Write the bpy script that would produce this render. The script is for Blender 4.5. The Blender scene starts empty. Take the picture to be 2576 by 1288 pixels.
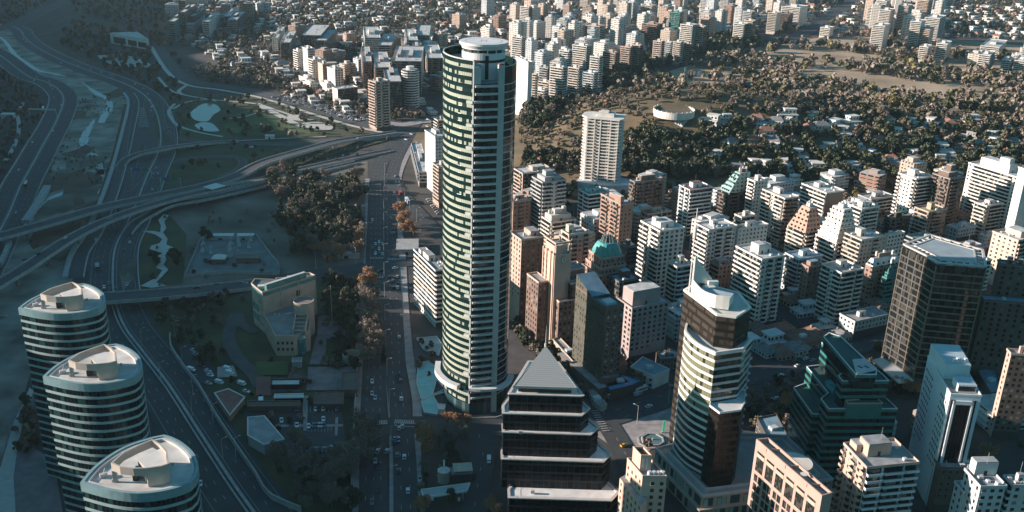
import bpy, math, random
import numpy as np
from mathutils import Vector
rnd = random.Random(7)
sc = bpy.context.scene
# ---------------------------------------------------------------- camera
F_PX = 2400.0; PITCH = math.atan(2400/6160); ROLL = math.radians(1.75); CAM_H = 260.0
FW = (0, math.cos(PITCH), -math.sin(PITCH)); U0 = (0, math.sin(PITCH), math.cos(PITCH))
RT = (math.cos(ROLL), U0[1]*math.sin(ROLL), U0[2]*math.sin(ROLL))
UP = (-math.sin(ROLL), U0[1]*math.cos(ROLL), U0[2]*math.cos(ROLL))
cam = bpy.data.cameras.new('camera'); cam.sensor_width = 36; cam.lens = 36*F_PX/2576
cam.clip_start = 1; cam.clip_end = 30000
camo = bpy.data.objects.new('camera', cam); sc.collection.objects.link(camo)
from mathutils import Matrix
camo.matrix_world = Matrix(((RT[0],UP[0],-FW[0],0),(RT[1],UP[1],-FW[1],0),(RT[2],UP[2],-FW[2],CAM_H),(0,0,0,1)))
sc.camera = camo
# ---------------------------------------------------------------- sky, sun, exposure
SUN_EL = math.radians(15); SUN_AZ = math.radians(0.2)          # light travels towards +x, slightly +y
w = bpy.data.worlds.new("World"); sc.world = w; w.use_nodes = True
nt = w.node_tree; nt.nodes.clear()
sky = nt.nodes.new('ShaderNodeTexSky'); sky.sky_type = 'NISHITA'; sky.sun_disc = False
sky.sun_elevation = SUN_EL; sky.sun_rotation = math.atan2(-math.cos(SUN_AZ), -math.sin(SUN_AZ))
sky.air_density = 1.3; sky.dust_density = 1.0; sky.ozone_density = 3.0
tint = nt.nodes.new('ShaderNodeMixRGB'); tint.blend_type = 'MULTIPLY'; tint.inputs[0].default_value = 1
tint.inputs[2].default_value = (0.36, 0.95, 1.02, 1)
bg = nt.nodes.new('ShaderNodeBackground'); bg.inputs[1].default_value = 0.06
wo = nt.nodes.new('ShaderNodeOutputWorld')
nt.links.new(sky.outputs[0], tint.inputs[1]); nt.links.new(tint.outputs[0], bg.inputs[0]); nt.links.new(bg.outputs[0], wo.inputs[0])
sl = bpy.data.lights.new('sun', 'SUN'); sl.energy = 5.0; sl.angle = math.radians(0.5); sl.color = (1.0, 0.85, 0.77)
so = bpy.data.objects.new('sun', sl); sc.collection.objects.link(so)
trav = Vector((math.cos(SUN_EL)*math.cos(SUN_AZ), math.cos(SUN_EL)*math.sin(SUN_AZ), -math.sin(SUN_EL)))
so.rotation_euler = trav.to_track_quat('-Z', 'Y').to_euler()
sc.view_settings.view_transform = 'Standard'; sc.view_settings.look = 'None'
sc.view_settings.exposure = 1.12; sc.view_settings.gamma = 1.0
sc.render.engine = 'CYCLES'
sc.cycles.max_bounces = 5; sc.cycles.diffuse_bounces = 2; sc.cycles.glossy_bounces = 3; sc.cycles.transmission_bounces = 2
sc.cycles.volume_bounces = 0; sc.cycles.caustics_reflective = False; sc.cycles.caustics_refractive = False
sc.cycles.volume_step_rate = 4

# ---------------------------------------------------------------- pixel of a survey sheet -> point of the place
def P(u, v, z=0.0):
    d = [FW[i]*F_PX + RT[i]*(u-1288) - UP[i]*(v-644) for i in range(3)]
    t = (z-CAM_H)/d[2]
    return (d[0]*t, d[1]*t)
def proj(x, y, z):
    p = (x, y, z-CAM_H); w_ = sum(p[i]*FW[i] for i in range(3))
    return 1288+F_PX*sum(p[i]*RT[i] for i in range(3))/w_, 644-F_PX*sum(p[i]*UP[i] for i in range(3))/w_
def T(k, r, x, y):
    return 644*k+.3418*x, (0, 408.8 if k < 2 else 377.4, 847.9)[r]+.3418*y
# terrain height
HAZE = 0.00003
HILLS = [(175,1020,115,72,46), (400,1010,170,95,24), (600,1060,190,120,20), (75,960,60,60,10)]
LB = [(-400,-240),(0,-240),(342,-243),(439,-286),(596,-366),(785,-462),(885,-500),(1045,-592),(1258,-730),(1394,-830),(1738,-1010),(2300,-1290),(4000,-2600),(9000,-6000)]
def lb(y):
    for (a, xa), (b, xb) in zip(LB, LB[1:]):
        if y <= b: return xa+(xb-xa)*(y-a)/(b-a)
    return LB[-1][1]
RH = [(-400,60),(300,92),(520,104),(800,118),(1100,150),(1500,190),(2200,260),(9000,420)]  # left ridge heights, mostly out of view, shaped for the shade they cast
def rh(y):
    if y <= RH[0][0]: return RH[0][1]
    for (a, xa), (b, xb) in zip(RH, RH[1:]):
        if y <= b: return xa+(xb-xa)*(y-a)/(b-a)
    return RH[-1][1]
def hz(x, y):
    z = 0.0
    if y > 700 and y < 1500 and x > -120:
        for (cx, cy, sx, sy, h) in HILLS:
            z += h*math.exp(-((x-cx)/sx)**2/2-((y-cy)/sy)**2/2)
        z = max(0, z-2.0)*1.06
    s = lb(y)-x
    if s > 0:
        wd = 95+max(0, (y-500))*.22
        t = min(1, s/wd); t = t*t*(3-2*t)
        z += rh(y)*t*(1+.05*math.sin(y*.021)+.03*math.sin(y*.057+x*.02)) + (.12*(s-wd) if s > wd else 0)
    if y > 3600: z += (y-3600)*.12*(1+.3*math.sin(x*.0021))
    return z
def G(u, v):
    """point of the terrain seen at (u, v)"""
    z = 0
    for _ in range(14):
        x, y = P(u, v, z); z = .5*z+.5*hz(x, y)
    return x, y, z
# ---------------------------------------------------------------- materials
MATS = {}
def newmat(name):
    m = bpy.data.materials.new(name); m.use_nodes = True
    n = m.node_tree.nodes; b = n['Principled BSDF']; return m, n, m.node_tree.links, b
def mat(name, c, rough=.8, var=.25, scale=.3, c2=None, metal=0, bump=0, detail=4):
    if name in MATS: return MATS[name]
    m, n, l, b = newmat(name)
    b.inputs['Roughness'].default_value = rough; b.inputs['Metallic'].default_value = metal
    tc = n.new('ShaderNodeNewGeometry'); nz = n.new('ShaderNodeTexNoise'); nz.inputs['Scale'].default_value = scale
    nz.inputs['Detail'].default_value = detail; l.new(tc.outputs['Position'], nz.inputs['Vector'])
    rp = n.new('ShaderNodeMapRange'); rp.inputs[1].default_value = .3; rp.inputs[2].default_value = .7
    l.new(nz.outputs['Fac'], rp.inputs[0])
    mx = n.new('ShaderNodeMixRGB'); l.new(rp.outputs[0], mx.inputs[0])
    lo = tuple(x*(1-var) for x in c) if c2 is None else c2
    hi = tuple(min(.95, x*(1+var)) for x in c) if c2 is None else c
    mx.inputs[1].default_value = (*lo, 1); mx.inputs[2].default_value = (*hi, 1)
    l.new(mx.outputs[0], b.inputs['Base Color'])
    MATS[name] = m; return m
def math_node(n, l, op, a, b=None):
    q = n.new('ShaderNodeMath'); q.operation = op
    for i, s in enumerate((a, b)):
        if s is None: continue
        if isinstance(s, (int, float)): q.inputs[i].default_value = s
        else: l.new(s, q.inputs[i])
    return q.outputs[0]
def facade(name, wall, glass=(.02,.03,.035), bay=3.2, fh=3.1, ww=.5, wh=.5, curtain=(.35,.32,.26), cf=.25, off=0.0, rough=.8, grough=.12):
    """wall with rows of windows, laid out in metres along the wall (UV)"""
    if name in MATS: return MATS[name]
    m, n, l, b = newmat(name)
    uv = n.new('ShaderNodeUVMap'); uv.uv_map = 'UVMap'; sp = n.new('ShaderNodeSeparateXYZ'); l.new(uv.outputs[0], sp.inputs[0])
    u = math_node(n, l, 'DIVIDE', sp.outputs[0], bay); v = math_node(n, l, 'DIVIDE', math_node(n, l, 'ADD', sp.outputs[1], off), fh)
    fu = math_node(n, l, 'ABSOLUTE', math_node(n, l, 'SUBTRACT', math_node(n, l, 'FRACT', u), .5))
    fv = math_node(n, l, 'ABSOLUTE', math_node(n, l, 'SUBTRACT', math_node(n, l, 'FRACT', v), .5))
    mask = math_node(n, l, 'MULTIPLY', math_node(n, l, 'LESS_THAN', fu, ww/2), math_node(n, l, 'LESS_THAN', fv, wh/2))
    cb = n.new('ShaderNodeCombineXYZ'); l.new(math_node(n, l, 'FLOOR', u), cb.inputs[0]); l.new(math_node(n, l, 'FLOOR', v), cb.inputs[1])
    oi = n.new('ShaderNodeObjectInfo'); l.new(oi.outputs['Random'], cb.inputs[2])
    wn = n.new('ShaderNodeTexWhiteNoise'); l.new(cb.outputs[0], wn.inputs['Vector'])
    cm = n.new('ShaderNodeMixRGB'); cm.inputs[1].default_value = (*glass, 1); cm.inputs[2].default_value = (*curtain, 1)
    l.new(math_node(n, l, 'MULTIPLY', math_node(n, l, 'LESS_THAN', wn.outputs['Value'], cf), .8), cm.inputs[0])
    geo = n.new('ShaderNodeNewGeometry'); nz = n.new('ShaderNodeTexNoise'); nz.inputs['Scale'].default_value = .12; nz.inputs['Detail'].default_value = 5
    l.new(geo.outputs['Position'], nz.inputs['Vector'])
    wm = n.new('ShaderNodeMixRGB'); wm.inputs[1].default_value = (*(x*.78 for x in wall), 1); wm.inputs[2].default_value = (*(min(.9, x*1.12) for x in wall), 1)
    l.new(nz.outputs['Fac'], wm.inputs[0])
    mx = n.new('ShaderNodeMixRGB'); l.new(mask, mx.inputs[0]); l.new(wm.outputs[0], mx.inputs[1]); l.new(cm.outputs[0], mx.inputs[2])
    l.new(mx.outputs[0], b.inputs['Base Color'])
    l.new(math_node(n, l, 'SUBTRACT', rough, math_node(n, l, 'MULTIPLY', mask, rough-grough)), b.inputs['Roughness'])
    MATS[name] = m; return m
def glassm(name, dark, blind, frac, bay=1.5, fh=3.6, rough=.1, spec=.5):
    """window glass with blinds and painted reflections in some panes; cells fixed in the place"""
    if name in MATS: return MATS[name]
    m, n, l, b = newmat(name)
    geo = n.new('ShaderNodeUVMap'); geo.uv_map = 'UVMap'; sp = n.new('ShaderNodeSeparateXYZ'); l.new(geo.outputs[0], sp.inputs[0])
    oi = n.new('ShaderNodeObjectInfo')
    cb = n.new('ShaderNodeCombineXYZ'); l.new(math_node(n, l, 'FLOOR', math_node(n, l, 'DIVIDE', sp.outputs[0], bay)), cb.inputs[0])
    l.new(math_node(n, l, 'FLOOR', math_node(n, l, 'DIVIDE', sp.outputs[1], fh)), cb.inputs[1]); l.new(oi.outputs['Random'], cb.inputs[2])
    wn = n.new('ShaderNodeTexWhiteNoise'); l.new(cb.outputs[0], wn.inputs['Vector'])
    fu = math_node(n, l, 'FRACT', math_node(n, l, 'DIVIDE', sp.outputs[0], bay))
    mull = math_node(n, l, 'LESS_THAN', fu, .09)
    cm = n.new('ShaderNodeMixRGB'); cm.inputs[1].default_value = (*dark, 1); cm.inputs[2].default_value = (*blind, 1)
    l.new(math_node(n, l, 'LESS_THAN', wn.outputs['Value'], frac), cm.inputs[0])
    c2 = n.new('ShaderNodeMixRGB'); l.new(mull, c2.inputs[0]); l.new(cm.outputs[0], c2.inputs[1]); c2.inputs[2].default_value = (.05,.06,.06,1)
    l.new(c2.outputs[0], b.inputs['Base Color']); b.inputs['Roughness'].default_value = rough; b.inputs['Specular IOR Level'].default_value = spec
    MATS[name] = m; return m
COL = dict(white=(.68,.63,.565), cream=(.58,.51,.43), beige=(.5,.42,.34), salmon=(.46,.335,.265), brick=(.3,.19,.14), brown=(.16,.11,.085),
  dark=(.07,.065,.06), grey=(.36,.36,.35), lgrey=(.52,.52,.5), pink=(.37,.29,.27), teal=(.06,.22,.2), stone=(.42,.34,.26), peach=(.58,.43,.34), cool=(.54,.57,.57), conc=(.38,.37,.35))  # pink is dimmed to hold the shadow on the mauve building
def W(c): return mat('wall_'+c, COL[c], .85, .12, .15)
ROOFM = mat('roof_pale', (.5,.49,.47), .9, .3, .25); ROOFG = mat('roof_grey', (.3,.3,.3), .9, .3, .25)
ROOFT = mat('roof_green', (.16,.27,.22), .9, .2, .25); ROOFR = mat('roof_maroon', (.22,.1,.08), .9, .25, .3); ROOFB=mat('roof_blue',(.2,.3,.36),.6,.2,.2)
GLASS = glassm('glass_dark', (.012,.018,.02), (.2,.19,.16), .2, 1.6, 3.1, .12)
METAL = mat('metal', (.45,.45,.44), .45, .15, 1.0); BLACK = mat('black_metal', (.02,.02,.02), .5, .2, 1)
# ---------------------------------------------------------------- mesh building
class MB:
    def __init__(s): s.v = []; s.f = []; s.m = []; s.uv = []; s.mats = []
    def mi(s, m):
        if m not in s.mats: s.mats.append(m)
        return s.mats.index(m)
    def face(s, pts, m, uv=None):
        i = len(s.v); s.v.extend(pts); s.f.append(tuple(range(i, i+len(pts)))); s.m.append(s.mi(m))
        s.uv.append(uv if uv else [(p[0], p[1]) for p in pts])
    def prism(s, poly, z0, z1, m, top=None, bottom=False, zt=None, poly2=None, us=0.0):
        """poly CCW; zt = optional per-vertex top heights; poly2 = top outline"""
        n = len(poly); q = poly2 or poly; zt = zt or [z1]*n; u = us
        for i in range(n):
            a, b = poly[i], poly[(i+1) % n]; c, d = q[i], q[(i+1) % n]; L = math.hypot(b[0]-a[0], b[1]-a[1])
            s.face([(a[0],a[1],z0),(b[0],b[1],z0),(d[0],d[1],zt[(i+1) % n]),(c[0],c[1],zt[i])], m, [(u,z0),(u+L,z0),(u+L,zt[(i+1) % n]),(u,zt[i])]); u += L
        s.face([(p[0],p[1],zt[i]) for i, p in enumerate(q)], top or m)
        if bottom: s.face([(p[0],p[1],z0) for p in reversed(poly)], m)
    def box(s, a, b, d, z0, z1, m, top=None):
        """box on the segment a->b, from d[0] to d[1] metres outward (right-hand side)"""
        dx, dy = b[0]-a[0], b[1]-a[1]; L = math.hypot(dx, dy) or 1; nx, ny = dy/L, -dx/L
        p = [(a[0]+nx*d[1], a[1]+ny*d[1]), (b[0]+nx*d[1], b[1]+ny*d[1]), (b[0]+nx*d[0], b[1]+ny*d[0]), (a[0]+nx*d[0], a[1]+ny*d[0])]
        s.prism(p, z0, z1, m, top, True)
    def cube(s, cx, cy, z0, sx, sy, sz, m, th=0, top=None):
        c, n_ = math.cos(th), math.sin(th)
        p = [(cx+a*sx/2*c-b*sy/2*n_, cy+a*sx/2*n_+b*sy/2*c) for a, b in ((-1,-1),(1,-1),(1,1),(-1,1))]
        s.prism(p, z0, z0+sz, m, top, True)
    def cyl(s, cx, cy, z0, z1, r, m, n=16, r2=None, top=None, ry=None):
        r2 = r if r2 is None else r2
        p = [(cx+r*math.cos(2*math.pi*i/n), cy+(ry or r)*math.sin(2*math.pi*i/n)) for i in range(n)]
        q = [(cx+r2*math.cos(2*math.pi*i/n), cy+(ry or r)*r2/r*math.sin(2*math.pi*i/n)) for i in range(n)]
        s.prism(p, z0, z1, m, top, True, poly2=q)
    def tube(s, a, b, r, m, n=5):
        a = Vector(a); b = Vector(b); d = (b-a).normalized(); x = d.orthogonal().normalized(); y = d.cross(x)
        r0, r1 = r if isinstance(r, tuple) else (r, r)
        A = [a+x*r0*math.cos(6.2832*i/n)+y*r0*math.sin(6.2832*i/n) for i in range(n)]; B = [b+x*r1*math.cos(6.2832*i/n)+y*r1*math.sin(6.2832*i/n) for i in range(n)]
        for i in range(n): j = (i+1) % n; s.face([tuple(A[i]),tuple(A[j]),tuple(B[j]),tuple(B[i])], m)
        s.face([tuple(p) for p in B], m)
    def mesh(s, name):
        me = bpy.data.meshes.new(name); me.from_pydata(s.v, [], s.f)
        for m in s.mats: me.materials.append(m)
        me.polygons.foreach_set('material_index', s.m)
        ul = me.uv_layers.new(name='UVMap'); ul.data.foreach_set('uv', [c for f in s.uv for p in f for c in p])
        me.update(); return me
def link(name, me, parent=None, loc=(0,0,0)):
    o = bpy.data.objects.new(name, me); sc.collection.objects.link(o); o.location = loc
    if parent: o.parent = parent
    return o
def build(mb, name, parent=None, loc=(0,0,0), **props):
    o = link(name, mb.mesh(name), parent, loc)
    for k, v in props.items(): o[k] = v
    return o
def thing(name, label, cat, loc=(0,0,0), group=None, rz=0):
    o = bpy.data.objects.new(name, None); sc.collection.objects.link(o); o.location = loc; o.rotation_euler = (0,0,rz)
    o['label'] = label; o['category'] = cat
    if group: o['group'] = group
    return o
def tag(o, label, cat, group=None):
    o['label'] = label; o['category'] = cat
    if group: o['group'] = group
    return o
def copy_tree(r, loc, rz=0, label=None, group=None, s=None, hue=None):
    c = r.copy(); sc.collection.objects.link(c); c.location = loc; c.rotation_euler = (0,0,rz)
    if s: c.scale = s if isinstance(s, tuple) else (s,s,s)
    if label: c['label'] = label
    if group: c['group'] = group
    for ch in r.children:
        d = ch.copy(); sc.collection.objects.link(d); d.parent = c
        for g in ch.children:
            e = g.copy(); sc.collection.objects.link(e); e.parent = d
    return c
# occupied ground (2 m cells), so that trees and cars keep clear of walls and roads
GX0, GY0, GN, GM = -1600, 250, 2200, 1700
OCC = np.zeros((GM, GN), np.uint8); ZG = np.zeros((GM, GN), np.float32)
def occ_poly(poly, val=1, grow=0, zv=None):
    xs = [p[0] for p in poly]; ys = [p[1] for p in poly]
    x0, x1 = int((min(xs)-grow-GX0)/2), int((max(xs)+grow-GX0)/2)+1; y0, y1 = int((min(ys)-grow-GY0)/2), int((max(ys)+grow-GY0)/2)+1
    x0 = max(0, x0); y0 = max(0, y0); x1 = min(GN, x1); y1 = min(GM, y1)
    if x1 <= x0 or y1 <= y0: return
    X, Y = np.meshgrid((np.arange(x0, x1)+.5)*2+GX0, (np.arange(y0, y1)+.5)*2+GY0); ins = np.zeros(X.shape, bool)
    n = len(poly)
    for i in range(n):
        (ax, ay), (bx, by) = poly[i][:2], poly[(i+1) % n][:2]
        if ay == by: continue
        c = ((ay > Y) != (by > Y)) & (X < (bx-ax)*(Y-ay)/(by-ay)+ax); ins ^= c
    if grow:
        k = int(round(grow/2)); o = ins.copy()
        for dx in range(-k, k+1):
            for dy in range(-k, k+1): o |= np.roll(np.roll(ins, dx, 1), dy, 0)
        ins = o
    OCC[y0:y1, x0:x1][ins] |= val
    if zv is not None: ZG[y0:y1, x0:x1][ins] = zv
def zground(x, y):
    i, j = int((x-GX0)/2), int((y-GY0)/2)
    return float(ZG[j, i]) if 0 <= i < GN and 0 <= j < GM and ZG[j, i] > 0 else hz(x, y)
def occ(x, y):
    i, j = int((x-GX0)/2), int((y-GY0)/2)
    return OCC[j, i] if 0 <= i < GN and 0 <= j < GM else 0
def smooth(pts, step=6.0):
    """Catmull-Rom through points (any dimension)"""
    out = []; n = len(pts)
    for i in range(n-1):
        p0 = pts[max(0, i-1)]; p1 = pts[i]; p2 = pts[i+1]; p3 = pts[min(n-1, i+2)]
        L = math.dist(p1[:2], p2[:2]); k = max(1, int(L/step))
        for j in range(k):
            t = j/k; out.append(tuple(.5*((2*b)+(-a+c)*t+(2*a-5*b+4*c-d)*t*t+(-a+3*b-3*c+d)*t*t*t) for a, b, c, d in zip(p0, p1, p2, p3)))
    out.append(tuple(pts[-1])); return out
# ================================================================ GROUND
M_city = mat('ground_city', (.085,.075,.066), .95, .35, .05, c2=(.04,.037,.035), detail=9)
M_hill = mat('ground_hill', (.26,.18,.10), .95, .3, .035, c2=(.09,.075,.045), detail=8)
M_lhill = mat('ground_brush', (.12,.095,.06), .95, .3, .03, c2=(.03,.034,.024), detail=10)
M_asph = mat('asphalt', (.05,.053,.056), .8, .18, .12); M_asph2 = mat('asphalt_worn', (.075,.077,.078), .85, .2, .15)
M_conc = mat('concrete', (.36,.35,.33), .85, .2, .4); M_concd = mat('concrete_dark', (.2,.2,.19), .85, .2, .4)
M_grav = mat('gravel', (.40,.36,.30), .95, .3, .04, c2=(.10,.085,.065), detail=12)
M_lawn = mat('lawn', (.085,.095,.04), .95, .3, .03, c2=(.035,.04,.022), detail=9); M_lawnb = mat('lawn_bright', (.11,.15,.05), .95, .3, .03, c2=(.05,.075,.03))
M_dry = mat('dry_grass', (.52,.39,.27), .95, .3, .012, c2=(.25,.18,.115), detail=8)
M_dust = mat('dusty_earth', (.24,.2,.165), .95, .3, .025, c2=(.06,.055,.04), detail=10)
M_path = mat('pale_path', (.5,.47,.42), .9, .12, .3); M_pave = mat('paving', (.32,.29,.28), .85, .25, .2); M_paved = mat('paving_dark', (.2,.175,.175), .85, .25, .2)
M_water, _n, _l, _b = newmat('water'); _b.inputs['Base Color'].default_value = (.12,.2,.21,1); _b.inputs['Roughness'].default_value = .15
M_foam = mat('pale_water', (.34,.39,.4), .35, .2, .2); M_paint = mat('road_paint', (.4,.4,.38), .7, .15, 1); M_brown = mat('bank_earth', (.12,.075,.05), .95, .3, .06)
M_pool = mat('pool_water', (.08,.45,.55), .1, .05, 1)
def ground():
    xs = list(np.linspace(-9000,-1800,14))+list(np.arange(-1760,1500,15.0))+list(np.arange(1530,3000,90))+list(np.linspace(3100,9000,10))
    ys = list(np.linspace(-4000,60,16))+list(np.arange(100,1500,15.0))+list(np.arange(1530,4300,45.))+list(np.linspace(4400,11000,14))
    nx, ny = len(xs), len(ys); V = []; Z = np.zeros((ny, nx))
    for j, y in enumerate(ys):
        for i, x in enumerate(xs): Z[j,i] = hz(x, y); V.append((x, y, float(Z[j,i])-.02))
    fa, mi = [], []
    for j in range(ny-1):
        for i in range(nx-1):
            a = j*nx+i; fa.append((a, a+1, a+nx+1, a+nx)); zz = Z[j:j+2, i:i+2].max()
            mi.append(0 if zz < .6 else (2 if xs[i] < lb(ys[j])+20 or ys[j] > 3600 else 1))
    me = bpy.data.meshes.new('ground'); me.from_pydata(V, [], fa)
    for m in (M_city, M_hill, M_lhill): me.materials.append(m)
    me.polygons.foreach_set('material_index', mi); me.polygons.foreach_set('use_smooth', [True]*len(fa)); me.update()
    o = link('ground', me); o['kind'] = 'structure'
ground()
ZL = [0.03]
def layer(): ZL[0] += .008; return ZL[0]
def clean(n):
    return n
def ccw_(p):
    return p
def sheet(name, pts, m, occv=0, z=None, world=False):
    """flat sheet; pts in survey pixels"""
    p = pts if world else [P(*q) for q in pts]
    a = sum(p[i][0]*p[(i+1) % len(p)][1]-p[(i+1) % len(p)][0]*p[i][1] for i in range(len(p)))
    if a < 0: p = p[::-1]
    z = z or layer(); mb = MB(); mb.face([(x, y, z) for x, y in p], m)
    o = build(mb, name); o['kind'] = 'structure'
    if occv: occ_poly(p, occv)
    if name in ('car_park','paving','dusty_lot'): occ_poly(p, 0, 0, z)
    return o
def spl(pts, closed=True):
    q = [P(*a) for a in pts]; q = q+[q[0]] if closed else q
    return smooth(q, 4)[:-1]
def ssheet(name, pts, m, occv=0): return sheet(name, spl(pts), m, occv, world=True)
def ribbon_pts(c, w, off=0.0):
    L, R_ = [], []
    for i, p in enumerate(c):
        a = c[max(0, i-1)]; b = c[min(len(c)-1, i+1)]; dx, dy = b[0]-a[0], b[1]-a[1]; d = math.hypot(dx, dy) or 1
        nx, ny = -dy/d, dx/d; ww = w[i] if isinstance(w, list) else w
        L.append((p[0]+nx*(off+ww/2), p[1]+ny*(off+ww/2))); R_.append((p[0]+nx*(off-ww/2), p[1]+ny*(off-ww/2)))
    return L, R_
def ribbon(mb, c, w, z, m, off=0.0):
    L, R_ = ribbon_pts(c, w, off); zz = z if isinstance(z, list) else [z]*len(c)
    for i in range(len(c)-1): mb.face([(*R_[i],zz[i]),(*R_[i+1],zz[i+1]),(*L[i+1],zz[i+1]),(*L[i],zz[i])], m)
def wallstrip(mb, c, w, z0, z1, m, off=0.0):
    """upright strip following a line"""
    L, R_ = ribbon_pts(c, w, off); n = len(c)
    a = z0 if isinstance(z0, list) else [z0]*n; b = z1 if isinstance(z1, list) else [z1]*n
    for i in range(n-1):
        mb.face([(*L[i],b[i]),(*R_[i],b[i]),(*R_[i+1],b[i+1]),(*L[i+1],b[i+1])], m)
        mb.face([(*R_[i],a[i]),(*R_[i+1],a[i+1]),(*R_[i+1],b[i+1]),(*R_[i],b[i])], m)
        mb.face([(*L[i+1],a[i+1]),(*L[i],a[i]),(*L[i],b[i]),(*L[i+1],b[i+1])], m)
        mb.face([(*R_[i],a[i]),(*L[i],a[i]),(*L[i+1],a[i+1]),(*R_[i+1],a[i+1])], m)
    for i in (0, n-1): mb.face([(*L[i],a[i]),(*R_[i],a[i]),(*R_[i],b[i]),(*L[i],b[i])], m)
ROADS = []
def road(pts, w, m=None, name='road', dash=(), edge=(), world=False, kerb=0, width2=None, step=6):
    c = smooth([q if world else P(*q) for q in pts], step); z = layer()
    n = len(c); ww = [w+(width2-w)*i/(n-1) for i in range(n)] if width2 else w
    mb = MB(); ribbon(mb, c, ww, z, m or M_asph); o = build(mb, name); o['kind'] = 'structure'
    L, R_ = ribbon_pts(c, ww)
    for i in range(len(c)-1): occ_poly([L[i], L[i+1], R_[i+1], R_[i]], 2, 2, z)
    if dash or edge:
        mb = MB(); z2 = layer()
        for off in edge: ribbon(mb, c, .16, z2, M_paint, off)
        for off in dash:
            acc = 0
            for i in range(len(c)-1):
                d = math.dist(c[i][:2], c[i+1][:2]); acc += d
                if acc > 9: acc = 0; ribbon(mb, [c[i], tuple(c[i][k]+(c[i+1][k]-c[i][k])*min(1, 3.2/d) for k in (0,1))], .2, z2, M_paint, off)
        if mb.f: o = build(mb, 'road_marking'); o['kind'] = 'structure'
    ROADS.append((c, w)); return c
def barrier(c, off, label, h=.9, wd=.5, m=None, name='road_barrier', cat='barrier', z0=0, group=None):
    mb = MB(); wallstrip(mb, c, wd, z0, z0+h, m or M_conc, off); o = build(mb, name); tag(o, label, cat, group); return o

# big surfaces, lowest first
sheet('river_bed', [(0,60),(60,92),(110,128),(180,160),(250,196),(318,232),(326,256),(300,400),(262,500),(222,600),(190,690),(110,830),(70,960),(40,1060),(0,1200),(-120,1100),(0,640),(60,540),(100,450),(140,350),(174,270),(176,240),(110,200),(0,130),(-90,80)], M_grav, 16)
sheet('dry_grass_field', [(1330,330),(1380,292),(1500,238),(1600,205),(1720,168),(1880,122),(2050,96),(2300,92),(2650,120),(2900,300),(2576,330),(2000,330),(1700,300),(1500,300)], M_dry)
sheet('lawn', [(395,250),(430,232),(640,246),(760,270),(900,318),(960,332),(780,352),(560,352),(430,348),(412,300)], M_lawn)
ssheet('lawn', [(556,300),(640,275),(720,290),(800,318),(780,335),(660,340),(580,330)], M_lawnb)
sheet('lawn', [(420,362),(880,352),(700,420),(600,440),(400,470),(385,440)], M_lawn)
sheet('dusty_lot', [(395,505),(640,465),(925,405),(925,600),(930,655),(800,690),(640,715),(380,725),(345,640),(350,560)], M_dust)
sheet('lawn', [(345,560),(395,520),(425,540),(470,590),(460,715),(400,722),(350,715),(338,640)], M_lawn)
sheet('lawn', [(380,770),(500,745),(640,735),(790,705),(905,700),(905,960),(905,1288),(690,1288),(600,1130),(480,990),(432,900),(400,830)], M_lawn)
sheet('bare_bank', [(100,430),(112,330),(150,250),(176,262),(148,350),(126,440),(96,500)], M_brown)
sheet('paving', [(1040,840),(1100,860),(1290,760),(1377,848),(1445,940),(1260,1060),(1060,1060),(1045,960)], mat('shaded_plaza', (.085,.075,.075), .9, .3, .12, detail=8))  # plaza tone darkened to paint in the skyscraper's shadow
sheet('paving', [(1470,1075),(1690,1015),(1690,1120),(1640,1130),(1590,1160)], M_pave)
sheet('promenade', [(30,1040),(84,975),(88,1050),(90,1130),(135,1160),(160,1300),(-40,1300),(0,1180)], M_paved)
sheet('path', [(0,1180),(36,1060),(75,975),(84,985),(60,1060),(45,1120),(34,1200),(40,1300),(-40,1300)], M_path)
sheet('sand_yard', [(245,140),(300,136),(345,145),(380,162),(372,170),(320,168),(262,158)], M_path)
# river water
def stream(pts, ws, m=M_foam, name='river_water'):
    c = smooth([P(*q) for q in pts], 5); n = len(c); r2 = random.Random(3)
    ww = [float(np.interp(i/(n-1), np.linspace(0,1,len(ws)), ws))*.6*(.7+.6*r2.random()) for i in range(n)]
    mb = MB(); ribbon(mb, c, ww, layer(), m); o = build(mb, name); o['kind'] = 'structure'
stream([T(0,0,*q) for q in [(0,270),(50,320),(110,400),(230,490),(290,520),(400,545),(480,560)]], [6,8,10,9,12,8])
stream([T(0,0,*q) for q in [(600,600),(660,650),(720,690),(790,730),(805,790),(770,850),(745,905)]], [2,4,14,10,12,14,12])
stream([T(0,0,*q) for q in [(695,880),(660,940),(625,1000),(610,1080),(595,1150),(680,1130),(725,1200),(740,1288)]]+[T(0,1,*q) for q in [(738,50),(735,110),(640,170),(500,210),(380,270),(260,380),(200,440)]], [3,10,12,14,10,8,9,10,9,7,10,14,8])
ssheet('gravel_bank', [T(0,1,*q) for q in [(600,200),(780,190),(770,280),(700,320),(650,330),(680,270)]], M_path)
for L in ([(178,240),(150,300),(118,390),(92,470),(70,540)], [(330,262),(305,380),(272,490),(232,600),(205,680)], [(262,200),(210,178),(120,140),(60,100)]):
    c = smooth([P(*q) for q in L], 8); mb = MB(); ribbon(mb, c, 16, layer(), M_brown); o = build(mb, 'river_bank'); o['kind'] = 'structure'
for k_ in range(16):
    r2 = random.Random(k_); u0 = r2.uniform(120,300); v0 = r2.uniform(230,640); x0, y0 = P(u0, v0); ps = [(x0+r2.uniform(8,20)*math.cos(a*.7), y0+r2.uniform(14,46)*math.sin(a*.7)) for a in range(9)]
    if occ(x0, y0) == 16: sheet('gravel_bank', ccw_(ps), M_brown if k_ % 2 else M_dust, world=True)
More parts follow.
